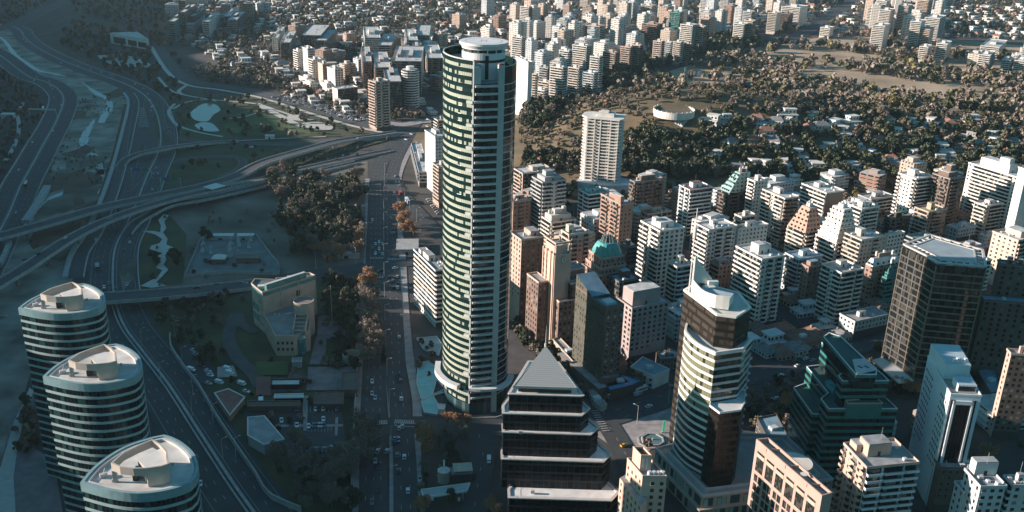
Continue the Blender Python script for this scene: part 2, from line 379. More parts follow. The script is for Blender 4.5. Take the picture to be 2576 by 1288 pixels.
# ---- highways
hw1 = road([(-60,105),(0,140),(68,191),(115,207),(148,228),(160,255),(140,310),(112,360),(85,410),(52,470),(22,540),(-20,620),(-60,700)], 31, dash=(-11,-7.5,7.5,11), edge=(-14.5,-2,2,14.5))
barrier(hw1, 0, 'concrete divider down the middle of the riverside highway on the far left', wd=1.6)
barrier(hw1, -16, 'pale concrete edge wall between the left highway and the river bed', h=1.5, wd=1.2)
barrier(hw1, 16, 'concrete edge wall on the hill side of the left highway', h=1.2, wd=.7)
hw2 = road([(175,0),(120,22),(60,52),(20,66),(-60,90)], 30, dash=(-6,6), edge=(-13,13))
hw3 = road([(30,66),(52,78),(62,94),(90,118),(150,150),(220,178),(300,206),(352,232),(382,262),(398,300),(405,345),(398,385),(372,440),(348,500),(322,560),(292,620),(284,680),(288,750),(312,820),(355,880),(425,970),(500,1085),(585,1215),(660,1320)], 30, width2=33, dash=(-11,-7,7,11), edge=(-14,-2.4,2.4,14))
barrier(hw3, 0, 'double concrete divider along the centre of the main river highway', wd=1.4)
barrier([c for c in hw3 if c[1] < 560], -2.4, 'long pale guard wall beside the median of the highway in front of the oval towers', wd=.8, h=1.1)
barrier([c for c in hw3 if c[1] > 560], 16.5, 'pale kerb wall on the outer bend of the main river highway', wd=.9)
barrier([c for c in hw3], -17, 'concrete wall between the main highway and the river bed', wd=1.0, h=1.2) if False else None
hw4 = road([(326,236),(338,262),(325,330),(300,430),(270,520),(238,590),(205,640),(190,700)], 9, M_asph2)
barrier(hw4, -6.5, 'tall pale retaining wall lining the river on its right bank', wd=3.2, h=2.2)
barrier(hw4, 5.2, 'low wall between the river service lane and the sunken highway', wd=1.0, h=1.2)
road([(352,250),(345,290),(338,340),(332,400),(315,470)], 12, edge=(-5.5,5.5))
# loops
lp = road([(300,430),(318,400),(345,388),(400,378),(460,368),(540,360),(620,362),(760,366),(880,352)], 8, M_asph2, edge=(-3.5,3.5))
lp2 = road([(560,445),(600,425),(612,408),(590,396),(540,394),(470,400),(410,418),(380,440),(340,480)], 8, M_asph2, edge=(-3.5,3.5))
road([(402,262),(405,300),(420,335),(450,350),(520,358),(620,362),(760,360),(900,345),(985,330)], 9, M_asph2, edge=(-4,4))
# sunken lane portal
sheet('tunnel_floor', [T(0,0,*q) for q in [(1015,945),(1100,945),(1110,1080),(1010,1080)]], M_asph)
# avenue and cross streets
av1 = road([(1035,300),(1008,340),(975,385),(955,420),(948,470),(946,560),(944,650),(943,760),(943,870),(941,960),(938,1060),(939,1180),(940,1330)], 15, width2=13, dash=(-3.5,0,3.5))
av2 = road([(1052,305),(1025,350),(998,400),(985,450),(981,520),(982,600),(985,680),(990,760),(994,860),(998,960),(1010,1060),(1018,1160),(1022,1330)], 12, width2=11, dash=(-2,2))
barrier(smooth([P(*q) for q in [(968,440),(966,520),(966,660),(968,780),(971,900),(978,1000),(984,1100),(985,1330)]], 6), 0, 'narrow pale median strip running down the middle of the avenue', h=.25, wd=1.9, m=M_pave, name='median_strip', cat='kerb')
for pts, ww in (([(1055,330),(1020,400),(1005,440),(1001,480),(1003,560),(1012,640),(1018,760),(1030,900),(1048,1000),(1050,1060)], 5), ([(925,450),(926,560),(922,660),(905,760),(903,900),(900,1100),(898,1330)], 4.5), ([(1052,1075),(1046,1160),(1048,1330)], 5)):
    c = smooth([P(*q) for q in pts], 6); mb = MB(); wallstrip(mb, c, ww, .0, .26, M_pave); o = build(mb, 'pavement'); o['kind'] = 'structure'
st1 = road([(985,440),(1003,477),(1058,540),(1116,600),(1200,690),(1300,775),(1377,848),(1445,940),(1510,1040),(1560,1120),(1620,1230)], 12, dash=(0,))
st2 = road([(250,745),(420,735),(560,722),(640,714),(790,690),(930,672),(1045,660),(1110,655)], 14, dash=(0,))
st3 = road([(905,1085),(1000,1072),(1150,1072),(1290,1078),(1450,1070),(1560,1042),(1690,1000),(1800,968),(1930,938),(2060,900),(2200,860),(2330,820)], 17, dash=(-4,4))
road([(1200,1080),(1215,1140),(1205,1200),(1190,1300)], 12, dash=(0,))
road([(1290,720),(1380,690),(1500,690)], 10); 
for a, b in (((1720,560),(1990,800)),((1990,560),(2330,1010)),((2130,600),(2500,760)),((1450,640),(1730,840)),((2060,900),(1700,560)),((2300,760),(2000,640)),((2576,700),(2200,520)),((2450,760),(2576,900)),((1940,820),(2220,790)),((2250,1100),(2576,960)),((1900,1130),(2330,1280))):
    road([a, ((a[0]+b[0])/2, (a[1]+b[1])/2), b], 10)
# avenue by the park beyond the interchange, parked full of cars
pk = road([(395,120),(430,170),(480,205),(600,224),(700,246),(800,276),(900,306),(960,322),(1030,322)], 20, M_asph2, width2=24)
road([(380,118),(420,180),(470,214),(560,228),(660,248),(780,286),(880,316),(960,334)], 6, M_path)
road([(1367,282),(1420,258),(1493,232),(1600,190),(1760,140),(1880,110)], 9, M_asph2)
road([(1980,110),(2060,60),(2110,30),(2150,0),(2200,-40)], 34, M_asph)
road([T(1,0,*q) for q in [(900,900),(1080,920),(1200,900),(1290,895)]], 16, M_pave)
road([(1340,870),(1430,800),(1500,760)], 9)
# park paths and ponds
for pts, ww in (([(440,262),(425,280),(432,300),(450,318),(500,334),(560,345)], 4), ([(436,275),(470,258),(520,252),(545,256)], 4), ([(560,300),(610,296),(660,282),(700,284)], 3.5), ([(398,195),(420,220),(445,235),(520,250),(640,262),(700,280),(760,300)], 4), ([(470,215),(450,230),(460,240)], 5), ([(645,262),(700,290),(760,318),(830,322)], 9), ([(560,358),(700,350),(820,345)], 2.5)):
    road(pts, ww, M_path, name='path')
ssheet('path', [(722,292),(760,290),(768,300),(790,302),(770,306),(730,302)], M_path)
ssheet('path', [(750,312),(800,308),(835,318),(830,328),(780,326)], M_path)
ssheet('pond', [T(0,0,*q) for q in [(1395,840),(1450,790),(1510,765),(1590,775),(1622,815),(1570,850),(1540,890),(1500,900),(1430,885)]], M_water, 2)
ssheet('pond', [T(0,0,*q) for q in [(1430,925),(1480,905),(1560,912),(1615,970),(1560,975),(1470,960)]], M_water, 2)
# zigzag path by the loop road
sheet('path', [T(0,1,*q) for q in [(1205,385),(1245,395),(1210,440),(1225,490),(1200,520),(1235,570),(1225,610),(1295,640),(1240,660),(1215,690),(1225,720),(1205,760),(1240,795),(1200,840),(1150,890),(1230,915),(1110,930),(1035,915),(1100,880),(1160,850),(1195,800),(1150,780),(1180,735),(1155,695),(1200,675),(1105,645),(1110,620),(1175,600),(1195,570),(1140,535),(1045,510),(1130,510),(1180,520),(1185,470),(1165,430)]], M_path)
# compound
for i_, pts in enumerate(([(395,262),(400,320),(430,352),(420,360),(398,350),(385,300)],[(300,690),(345,640),(340,700),(310,735)],[(100,860),(118,840),(250,790),(240,860),(180,900)],[(640,430),(700,412),(900,362),(985,345),(985,352),(860,385),(720,425)],[(480,470),(640,448),(760,425),(860,402),(700,445),(560,480)])): sheet('verge', pts, (M_lawn, M_dust, M_dust, M_lawn, M_dust)[i_])
for pts in ([(820,795),(890,800),(888,850),(860,860),(798,850),(800,800)],[(795,850),(822,850),(818,920),(778,920)],[(850,850),(872,852),(866,925),(838,922)],[(880,925),(905,925),(905,985),(770,985),(775,935)]): sheet('paving', pts, M_paved)
sheet('car_park', [T(1,2,*q) for q in [(-60,510),(620,510),(640,600),(700,1000),(690,1260),(330,1200),(210,830),(150,640),(-100,600)]], M_asph)
sheet('car_park', [T(0,2,*q) for q in [(1300,60),(1460,50),(1600,290),(1560,350),(1450,350),(1380,240)]], M_asph)
road([T(0,1,*q) for q in [(1760,1130),(1780,1200),(1884,1260)]], 6, M_asph2, name='drive')
road([(596,790),(575,850),(600,905),(640,945),(655,975)], 8, M_asph2, name='drive')
for L_, m_ in (([(345,440),(385,440),(375,700),(350,700)], M_pave), ([(145,655),(640,652),(640,668),(145,672)], M_pave), ([(330,820),(590,812),(590,826),(330,832)], M_pave), ([(585,600),(605,600),(600,735),(580,735)], M_pave), ([(580,780),(680,775),(670,920),(585,900)], M_dust), ([(340,940),(700,930),(700,950),(340,960)], M_brown), ([(0,300),(110,300),(110,440),(0,440)], mat('red_ground', (.2,.095,.08), .9, .2, .1)), ([(380,230),(620,225),(630,380),(400,385)], M_paved), ([(120,310),(330,305),(330,415),(115,418)], M_asph2)):
    sheet('paving', [T(1,2,*q) for q in L_], m_)
sheet('lawn', [T(1,2,*q) for q in [(0,190),(240,190),(235,290),(0,290)]], M_lawnb); sheet('yard', [T(0,2,*q) for q in [(1600,230),(1720,220),(1750,300),(1600,310)]], M_pave)
for q in ([(560,1060),(640,1060),(655,1110),(560,1110)],): pass
mb = MB()
zz = layer()
for (y0, x0, x1, n) in ((520,240,620,14),(640,170,350,8),(665,390,580,8),(820,340,560,10),(930,340,700,16),(985,340,700,16)):
    for i in range(n):
        x = x0+(x1-x0)*i/n; a = P(*T(1,2,x,y0)); b = P(*T(1,2,x-3,y0+42)); ribbon(mb, [a, b], .2, zz, M_paint)
for x in (1050, 1100, 1130): 
    pass
o = build(mb, 'road_marking'); o['kind'] = 'structure'
def zebra(u0, v0, u1, v1, n, L=4):
    mb = MB(); z = layer(); a = P(u0, v0); b = P(u1, v1); d = math.dist(a, b); dx, dy = (b[0]-a[0])/d, (b[1]-a[1])/d
    for i in range(n):
        t = (i+.5)/n*d; c = (a[0]+dx*t, a[1]+dy*t); ribbon(mb, [(c[0]+dy*L/2, c[1]-dx*L/2), (c[0]-dy*L/2, c[1]+dx*L/2)], .5, z, M_paint)
    o = build(mb, 'crosswalk'); o['kind'] = 'structure'
zebra(925,1068,975,1066,11); zebra(992,1064,1042,1066,11); zebra(930,652,965,652,9); zebra(975,655,1004,655,8); zebra(1495,1035,1525,1090,10); zebra(1400,905,1440,935,8); zebra(925,700,965,700,9)
for (u0,v0,u1,v1) in ((905,1076,975,1070),(992,1066,1046,1069),(1000,1076,1046,1078)):
    mb = MB(); ribbon(mb, [P(u0,v0),P(u1,v1)], .5, layer(), M_paint); o = build(mb,'road_marking'); o['kind']='structure'
# walls round the compound and along the highway
cw = smooth([P(*T(0,2,*q)) for q in [(1255,0),(1260,90),(1350,230),(1460,370),(1600,610),(1760,850),(1884,1030)]]+[P(*T(1,2,*q)) for q in [(60,1140),(120,1200),(250,1260),(330,1290)]], 6)
barrier(cw, 0, 'long grey green perimeter wall between the highway and the gardened compound', h=3.2, wd=.8, m=M_conc, name='perimeter_wall', cat='wall')
barrier(smooth([P(*T(1,2,*q)) for q in [(745,120),(742,300),(725,600),(712,900),(695,1260)]], 8), 0, 'thin grey wall between the car park and the avenue trees', h=2.6, wd=.4, name='perimeter_wall', cat='wall')
# ================================================================ BUILDINGS
def rect(L, N, R_, h, th):
    """footprint of a block from its three visible roof corners and the street grid angle"""
    n = P(*N, h); th = math.radians(th); out = []
    for q, a in ((L, th+math.pi/2), (R_, th)):
        lo, hi = 2.0, 120.0; d = (math.cos(a), math.sin(a)); s = 1 if q is R_ else -1
        for _ in range(30):
            t = (lo+hi)/2; u = proj(n[0]+d[0]*t, n[1]+d[1]*t, h)[0]
            if (u < q[0]) == (s > 0): lo = t
            else: hi = t
        out.append(t)
    return n, out[0], out[1], th
BLD = []
def lc(c, n, th, a, b):
    """point a metres along the right face and b metres back from the near corner (local to thing at n)"""
    return (a*math.cos(th)-b*math.sin(th), a*math.sin(th)+b*math.cos(th))
def roofstuff(t, th, wl, wr, h, roofm, wallm, pent, r, para=1.1, near=True):
    q = lambda a, b: lc(None, None, th, a, b)
    mb = MB(); o = .35
    mb.prism([q(-o,-o), q(wr+o,-o), q(wr+o,wl+o), q(-o,wl+o)], h-.15, h+.12, roofm, roofm, True)
    build(mb, 'roof', t)
    mb = MB(); c = [q(-o,-o), q(wr+o,-o), q(wr+o,wl+o), q(-o,wl+o)]
    for i in range(4): mb.box(c[i], c[(i+1) % 4], (-.25, .004), h+.12, h+para, wallm)
    build(mb, 'parapet', t)
    for (a, b, sa, sb, hh) in pent:
        mb = MB(); x, y = q(a*wr, b*wl); mb.cube(x, y, h+.1, sa*wr, sb*wl, hh, wallm, th, roofm)
        mb.cube(x, y, h+hh+.1, sa*wr*.96, sb*wl*.96, .25, roofm, th)
        p = build(mb, 'penthouse', t)
        if near:
            mb = MB(); x, y = q(a*wr, b*wl-sb*wl/2-.06); mb.cube(x, y, h+.15, min(1.2, sa*wr*.4), .1, 2.1, BLACK, th); build(mb, 'door', p)
    if near:
        for k in range(r.randint(3, 7)):
            a, b = r.uniform(.1, .9)*wr, r.uniform(.1, .9)*wl
            if any(abs(a/wr-p[0]) < p[2]/2+.08 and abs(b/wl-p[1]) < p[3]/2+.08 for p in pent): continue
            x, y = q(a, b); mb = MB()
            if r.random() < .3: mb.cyl(x, y, h+.1, h+r.uniform(1.2,2.2), r.uniform(.6,1.0), W('cool'), 10); build(mb, 'water_tank', t)
            else: mb.cube(x, y, h+.3, r.uniform(1,2.2), r.uniform(1,1.6), r.uniform(.6,1.3), METAL if r.random() < .6 else W('cool'), th); build(mb, 'air_unit', t)
        x, y = q(.5*wr, .6*wl); mb = MB(); hh = max([p[4] for p in pent]+[1])
        mb.tube((x,y,h+hh), (x,y,h+hh+r.uniform(3,6)), .07, METAL, 4); build(mb, 'antenna', t)
def facepart(t, A, B, h, n, fh, z0, style, wm, gm, r, u0=0):
    """one facade from A to B (outward to the right); floors repeat, each balcony and window band a part of its own"""
    dx, dy = B[0]-A[0], B[1]-A[1]; L = math.hypot(dx, dy); e = (dx/L, dy/L)
    pt = lambda s: (A[0]+e[0]*s, A[1]+e[1]*s)
    k = style[0]; spans = style[1] if len(style) > 1 else [(0.03,.97)]; dep = style[2] if len(style) > 2 else 1.3
    for (a, b) in spans:
        p, q = pt(a*L), pt(b*L); bm = MB(); wbm = MB()
        if k == 'S':       # balcony band: slab, parapet, deep shade, glass behind
            bm.box(p, q, (.02, dep), 0, .2, wm); bm.box(p, q, (dep-.12, dep), .2, 1.15, wm)
            bm.box(p, pt(a*L+.15), (.02, dep-.12), .2, 1.15, wm); bm.box(pt(b*L-.15), q, (.02, dep-.12), .2, 1.15, wm)
            wbm.box(pt(a*L+.2), pt(b*L-.2), (.0, .06), .3, fh-.35, gm)
        elif k == 'G':     # flush glass band between spandrels
            wbm.box(p, q, (-.1, .06), .95, fh-.15, gm); bm.box(p, q, (0, dep if dep < 1 else .25), -.25, .9, wm)
        elif k == 'F':     # glass with thin slab edge
            wbm.box(p, q, (-.1, .05), .25, fh-.1, gm); bm.box(p, q, (0, .5), -.15, .22, wm)
        mb1 = bm.mesh('balcony' if k == 'S' else 'spandrel') if bm.f else None; mw = wbm.mesh('window_band') if wbm.f else None
        for f in range(n):
            z = z0+f*fh
            if mb1: link(mb1.name.split('.')[0], mb1, t, (0,0,z))
            if mw: link('window_band', mw, t, (0,0,z))
def windows(t, A, B, n, fh, z0, bay, ww, wh, wm, gm, cap=48, skip=0):
    dx, dy = B[0]-A[0], B[1]-A[1]; L = math.hypot(dx, dy); e = (dx/L, dy/L); m = max(1, int(L/bay)); bay = L/m; ang = math.atan2(dy, dx)
    mb = MB(); mb.box((-ww/2,0), (ww/2,0), (-.1,.05), 0, wh, gm)
    for s in (-1, 1): mb.box((s*ww/2-.06,0), (s*ww/2+.06,0), (-.1,.09), 0, wh, wm)
    mb.box((-ww/2-.1,0), (ww/2+.1,0), (-.1,.22), -.12, 0, wm)
    me = mb.mesh('window'); c = 0
    for f in range(n-1, -1, -1):
        for i in range(m):
            if c >= cap: return
            o = link('window', me, t, (A[0]+e[0]*bay*(i+.5), A[1]+e[1]*bay*(i+.5), z0+f*fh+.95)); o.rotation_euler = (0,0,ang); c += 1
def block(label, cat, k, r_, L, N, R_, h, styL, styR, wc='white', th=27, roof=None, pent=((.5,.5,.3,.3,3.5),), fh=3.1, name='apartment_block', glass=None, wallR=None, base=0, near=True, seed=0, group=None, ph=1.1, far=None):  # wc and wallR partly paint the sunlit and the unlit side
    r = random.Random(seed*31+int(N[0])); q = [T(k, r_, *p) if k >= 0 else p for p in (L, N, R_)]
    n, wl, wr, tr = rect(*q, h+base, th)
    t = thing(name, label, cat, (n[0], n[1], base), group)
    c = [lc(0,0,tr,0,0), lc(0,0,tr,wr,0), lc(0,0,tr,wr,wl), lc(0,0,tr,0,wl)]
    occ_poly([(n[0]+p[0], n[1]+p[1]) for p in c], 4, 2)
    BLD.append((label[:30], round(n[0]), round(n[1]), round(wl), round(wr)))
    wm = W(wc); wmR = W(wallR) if wallR else wm; gm = glass or GLASS; nf = max(2, int((h-3.6)/fh)); z0 = h-nf*fh
    def fmat(sty, wcol):
        kk = sty[0]
        if kk in ('N',): return W(wcol)
        if kk == 'P': return W(wcol)
        if kk == 'W':
            bay, ww, wh = sty[1]; return facade('fac_%s_%s_%s_%s' % (wcol, bay, ww, wh), COL[wcol], bay=bay, fh=fh, ww=ww, wh=wh, off=(-z0) % fh)
        return facade('fac_%s_std' % wcol, COL[wcol], bay=3.4, fh=fh, ww=.5, wh=.45)
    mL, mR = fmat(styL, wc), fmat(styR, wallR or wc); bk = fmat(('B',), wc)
    mb = MB(); zb = -12 if base > 0 else -.3
    for i, (a, b, m) in enumerate(((c[0],c[1],mR),(c[1],c[2],bk),(c[2],c[3],bk),(c[3],c[0],mL))):
        ln = math.dist(a, b); mb.face([(*a,zb),(*b,zb),(*b,h),(*a,h)], m, [(0,zb),(ln,zb),(ln,h),(0,h)])
    mb.face([(*p,h-.2) for p in c], wm); build(mb, 'wall', t)
    for sty, a, b, wmm in ((styR, c[0], c[1], wmR), (styL, c[3], c[0], wm)):
        if sty[0] in 'SGF': facepart(t, a, b, h, nf, fh, z0, sty, wmm, gm, r)
        if sty[0] == 'P': windows(t, a, b, nf, fh, z0, sty[1][0], sty[1][1], sty[1][2], wmm, gm, sty[2] if len(sty) > 2 else 60)
    roofstuff(t, tr, wl, wr, h, roof or ROOFM, wm, pent, r, near=near, para=ph)
    # ground floor plinth and entrance
    mb = MB(); mb.box(c[0], c[1], (0.02,.5), 0, z0-.3 if z0 < 6 else 3, W('dark')); build(mb, 'plinth', t)
    return t, tr, wl, wr, n
S = ('S',); G_ = ('G',); N_ = ('N',)
def SS(*a, d=1.3): return ("S", list(a) if isinstance(a[0], tuple) else [tuple(a)], d)
def WW(b=3.2, w=.45, h=.45): return ('W', (b, w, h))
def PP(b=3.2, w=1.5, h=1.5, cap=60): return ('P', (b, w, h), cap)
A = 'apartment tower'; O = 'office tower'
block('white terraced apartment block with brick side wall, just right of the glass skyscraper', A, 2,1,(55,125),(150,210),(310,175),30, SS((.02,.98)), PP(3.4,1.3,1.4,40), 'white', wallR='brick', pent=((.5,.6,.2,.35,3),(.75,.4,.15,.3,4)))
block('dark brown apartment block with wide flat roof, second behind the skyscraper', A, 2,1,(8,145),(80,178),(310,160),42, SS((.05,.9)), SS((.05,.95)), 'salmon', wallR='dark', pent=((.6,.5,.4,.4,3),))
t_ = block('dark apartment tower with white banded floors and a white railed crown', A, 2,1,(150,215),(225,245),(395,235),50, SS((.0,1.)), SS((.0,.4),(.62,1.)), 'grey', wallR='lgrey', roof=ROOFG, pent=((.5,.5,.7,.75,3.2),(.45,.5,.35,.35,7)))
block('low brick building peeking out between the skyscraper and the dark banded tower', A, 2,1,(-40,362),(10,385),(140,388),34, N_, SS((.3,.5)), 'brick', pent=((.5,.6,.5,.4,3),))
block('white stepped block crowded with rooftop tanks in front of the dark banded tower', A, 2,1,(222,500),(290,540),(470,480),28, SS((0,.95)), SS((.05,.95)), 'cream', pent=((.45,.5,.8,.7,4.5),(.4,.5,.3,.3,8),(.7,.55,.12,.2,9),(.15,.6,.1,.1,7)))
block('pale apartment block with a green flat roof and curved corner balconies', A, 2,1,(490,290),(565,335),(715,325),40, SS((.1,.45),(.55,.95)), SS((0,1)), 'cool', roof=ROOFT, pent=((.4,.6,.4,.3,3),))
block('tall salmon brick tower with a white stair column on its right corner', A, 2,1,(655,352),(800,405),(895,395),50, SS((.08,.4),(.55,.9)), WW(3.2,.35,.4), 'brick', wallR='brick', pent=((.5,.6,.5,.3,3),(.1,.15,.25,.3,6)))
block('dark brown terraced apartment building at the foot of the hill tower lawn', A, 2,1,(870,222),(905,240),(1115,220),38, SS((.05,.95)), SS((.05,.3),(.4,.62),(.72,.95)), 'brown', wallR='brown', pent=((.5,.5,.5,.5,4),))
block('salmon apartment block with deep balconies behind the white gridded tower', A, 2,1,(950,400),(1000,478),(1170,470),40, SS((.05,.95)), SS((.0,1)), 'salmon', roof=ROOFR, pent=((.5,.5,.35,.35,4),))
block('white gridded tower with dark square windows and brick lower wing', A, 2,1,(950,540),(1090,605),(1270,595),52, SS((.0,.42),(.55,1)), PP(3.3,2.2,1.8,90), 'white', wallR='white', pent=((.5,.5,.55,.45,3.5),(.3,.6,.2,.2,5)))
block('white apartment tower with a maroon flat roof beside the wooded slope', A, 2,1,(1232,252),(1310,300),(1475,268),42, SS((.1,.5),(.6,.95)), SS((0,1)), 'cool', roof=ROOFR, pent=((.5,.55,.4,.35,4),))
block('white apartment block behind the dark green sloped tower', A, 2,1,(1735,205),(1790,238),(1885,225),38, SS((.1,.9)), WW(), 'white', pent=((.5,.5,.3,.4,4),))
block('white low rounded block half hidden behind the long white twin block', A, 2,1,(1640,465),(1690,500),(1800,495),26, S, SS((.0,.9)), 'cream')
block('long white apartment block with curved balcony rows, centre right', A, 2,1,(1352,545),(1450,595),(1655,565),38, SS((0,1)), SS((.28,.5),(.62,.84)), 'white', pent=((.45,.6,.2,.25,3.5),))
block('white apartment wing with small dark windows joined behind the curved balcony block', A, 2,1,(1620,540),(1668,588),(1884,560),36, WW(), PP(3.1,1.4,1.4,60), 'white', roof=ROOFG)
t17 = block('white apartment tower with side balconies standing right behind the sail roof', A, 2,1,(1650,765),(1840,812),(2009,768),47, SS((.0,1)), SS((.28,.48),(.66,.9), d=1.6), 'white', pent=((.4,.5,.35,.3,6),(.7,.5,.2,.25,5)))
block('dark office block right of the green domed tower', O, 2,1,(795,690),(850,720),(915,700),40, G_, G_, 'dark', name='office_block', roof=ROOFG)
block('beige apartment tower with balconies, twin behind the clock tower', A, 2,1,(365,600),(420,630),(565,603),50, SS((.1,.9)), SS((.1,.45),(.75,1)), 'beige', wallR='pink', pent=((.25,.6,.25,.4,5),))
block('tall brown stone tower at the left end of the row beside the skyscraper', O, 2,1,(-10,600),(70,668),(235,615),58, PP(3.2,1.4,1.6,50), WW(3.4,.35,.4), 'salmon', wallR='brown', name='office_tower', roof=ROOFG, pent=((.75,.6,.4,.6,3),))  # salmon left wall paints sunlight onto brown stone
block('dark navy block with a pale blue roof behind the curved brown tower', O, 2,1,(720,940),(790,975),(935,950),34, G_, SS((0,1)), 'dark', name='office_block', roof=ROOFB, pent=((.5,.5,.4,.4,5),))
block('banded apartment block left of the sail roof tower', A, 2,1,(1145,835),(1215,868),(1335,845),38, S, S, 'cream', wallR='cool', pent=((.55,.6,.25,.3,5),))
block('small red brick block behind the sail roof tower', A, 2,1,(1458,818),(1525,860),(1640,838),24, SS((0,1)), PP(3,1.4,1.5,40), 'brick', wallR='brick', roof=ROOFG, pent=((.4,.5,.6,.5,3),))
t24 = block('mauve stone apartment building with open roof pergola in the centre', A, 2,1,(782,1100),(885,1172),(1155,1118),34, PP(3.4,2,1.6,40), PP(3.3,1.9,1.6,60), 'pink', wallR='pink', pent=((.45,.55,.75,.7,9),))
# tile 3,1
block('white banded block with a reddish brick end wall, upper right', A, 3,1,(250,242),(430,322),(560,300),34, SS((.0,1)), N_, 'white', wallR='brick', pent=((.5,.65,.35,.2,3),))
block('pale salmon apartment tower with shaded balcony bays left of the brick ended block', A, 3,1,(-40,320),(125,362),(225,348),40, SS((.0,.4),(.55,.95)), S, 'cream', wallR='brown', pent=((.5,.6,.3,.3,4),))
block('white tower with tall roof tanks between terraced block and dark low roof', A, 3,1,(590,425),(690,442),(820,430),38, SS((.2,1)), SS((.15,.95)), 'white', pent=((.35,.5,.2,.35,4),(.7,.4,.2,.2,3)))
block('beige apartment block with a square roof room in front of the terraced white tower', A, 3,1,(568,630),(690,668),(862,642),34, SS((.0,1)), SS((.5,.75)), 'beige', wallR='beige', pent=((.35,.6,.22,.35,5),))
block('white block with square dark windows behind the big bronze tower', A, 3,1,(862,612),(885,632),(1005,625),28, N_, PP(2.9,1.7,1.5,50), 'white', pent=((.2,.5,.15,.4,3),))
t10 = block('white striped apartment building with a pinkish roof and a recessed dark centre', A, 3,1,(400,842),(540,912),(702,868),38, SS((.0,.42),(.58,1)), SS((.0,.62),(.7,1)), 'white', roof=mat('roof_pink',(.4,.32,.3),.9,.2,.2), pent=((.5,.6,.3,.25,4),), wallR='white')
block('brick building with an oriel top left of the striped apartment building', A, 3,1,(250,832),(300,868),(400,835),30, PP(3,1.4,1.5,30), PP(3,1.5,1.6,30), 'brick', wallR='brown', roof=ROOFB, pent=((.5,.5,.6,.6,3),))
block('narrow white banded block with a teal roof beside the oriel brick building', A, 3,1,(128,785),(228,812),(400,780),26, S, SS((0,.5)), 'cool', roof=ROOFB)
block('white striped tower with two brown recessed bays, far right', A, 3,1,(960,170),(1090,218),(1222,205),42, SS((0,.18),(.8,1)), S, 'white', pent=((.4,.6,.25,.4,5),))
block('brown grey terraced high block overgrown with balconies, far right', A, 3,1,(1215,170),(1340,215),(1452,150),46, SS((.0,.3),(.5,.9)), SS((.1,.6)), 'brown', wallR='brown', pent=((.4,.5,.6,.6,4),(.5,.5,.3,.3,9)))
block('large white apartment slab with long balcony rows at the right edge', A, 3,1,(1478,125),(1830,205),(1950,190),46, SS((.12,.92)), SS((.1,.9)), 'white', pent=((.5,.55,.5,.6,7),(.5,.4,.3,.2,11)))
block('small beige balcony block in front of the large white slab', A, 3,1,(1520,392),(1610,418),(1732,388),28, S, SS((.2,.95)), 'cream', wallR='beige', pent=((.5,.5,.3,.4,3),))
block('very tall white ribbed tower cut by the right edge of the view', A, 3,1,(1845,110),(1905,150),(2060,140),72, N_, N_, 'white', pent=((.5,.5,.4,.4,3),))
block('peach coloured apartment building at the right edge', A, 3,1,(1655,612),(1842,672),(1990,640),38, PP(3.6,1.6,1.4,50), S, 'peach', wallR='peach', pent=((.6,.5,.5,.6,4),))
block('salmon apartment tower with an olive roof and square roof turret', A, 3,1,(1082,428),(1182,462),(1318,432),34, SS((.0,1)), SS((.2,.7)), 'salmon', wallR='brick', roof=mat('roof_olive',(.3,.28,.16),.9,.2,.2), pent=((.45,.5,.2,.3,5),))
block('low dark block with an olive roof right of the tanked white tower', A, 3,1,(858,488),(902,512),(1052,482),26, S, SS((.0,.6)), 'dark', roof=MATS['roof_olive'], wallR='brown')
block('wide low block with a pale green roof behind the bronze tower', A, 3,1,(1008,640),(1175,700),(1325,640),18, S, S, 'grey', roof=ROOFT, pent=((.55,.5,.15,.2,3),))
block('grey low building right of the pale green roof', A, 3,1,(1352,700),(1470,745),(1612,690),16, WW(), WW(), 'pink', roof=ROOFB, wallR='brick', name='low_building')
block('white building with red roof trims hiding behind the bronze tower', A, 3,1,(1450,770),(1560,830),(1645,800),26, S, S, 'white', roof=ROOFR)
block('low building with a blue grey roof below the beige turret block', A, 3,1,(1318,520),(1400,590),(1535,560),12, WW(), WW(), 'lgrey', roof=ROOFB, name='low_building')
block('small pale villa block by the peach building', A, 3,1,(1560,590),(1600,640),(1690,610),14, WW(), WW(), 'lgrey', roof=ROOFG, name='low_building')
block('grey three storey block right of the brick ended block', A, 3,1,(560,330),(620,400),(700,360),12, WW(), S, 'cool', name='low_building')
block('long grey apartment row beneath the autumn hedge, upper right', A, 3,1,(665,318),(760,370),(935,325),16, S, S, 'grey', wallR='grey', roof=ROOFG)
block('light grey low office with bright roof, below the striped apartment building', O, 3,1,(530,1195),(640,1270),(885,1190),12, WW(), WW(3,.4,.5), 'lgrey', roof=ROOFG, name='low_building', pent=((.4,.5,.2,.2,3),))
# left of the skyscraper
w16 = block('white slab office building with rows of ribbon windows, left of the skyscraper', O, 1,1,(1162,592),(1322,802),(1410,790),38, ('G',[(0.0,1)],.3), SS((0,1)), 'white', th=26, name='office_building', pent=((.5,.55,.6,.25,3.5),(.4,.8,.5,.1,3)), roof=ROOFG)
block('pale blind walled building stacked in offset volumes, left of the skyscraper', O, 1,0,(1243,955),(1320,1012),(1405,985),52, N_, WW(2.8,.5,.5), 'lgrey', th=26, name='office_building', pent=((.6,.6,.4,.4,3),))
block('slender cream tower with ribbon windows touching the skyscraper on its left', O, 1,1,(1300,12),(1345,40),(1440,10),36, ('G',[(0,1)],.3), WW(2.6,.4,.4), 'salmon', th=26, name='office_building')
block('low brown roofed office just behind the skyscraper crown to the left', O, 1,0,(1293,850),(1340,892),(1440,880),16, S, G_, 'cream', th=26, roof=mat('roof_tan',(.35,.31,.27),.9,.2,.2), name='office_building')
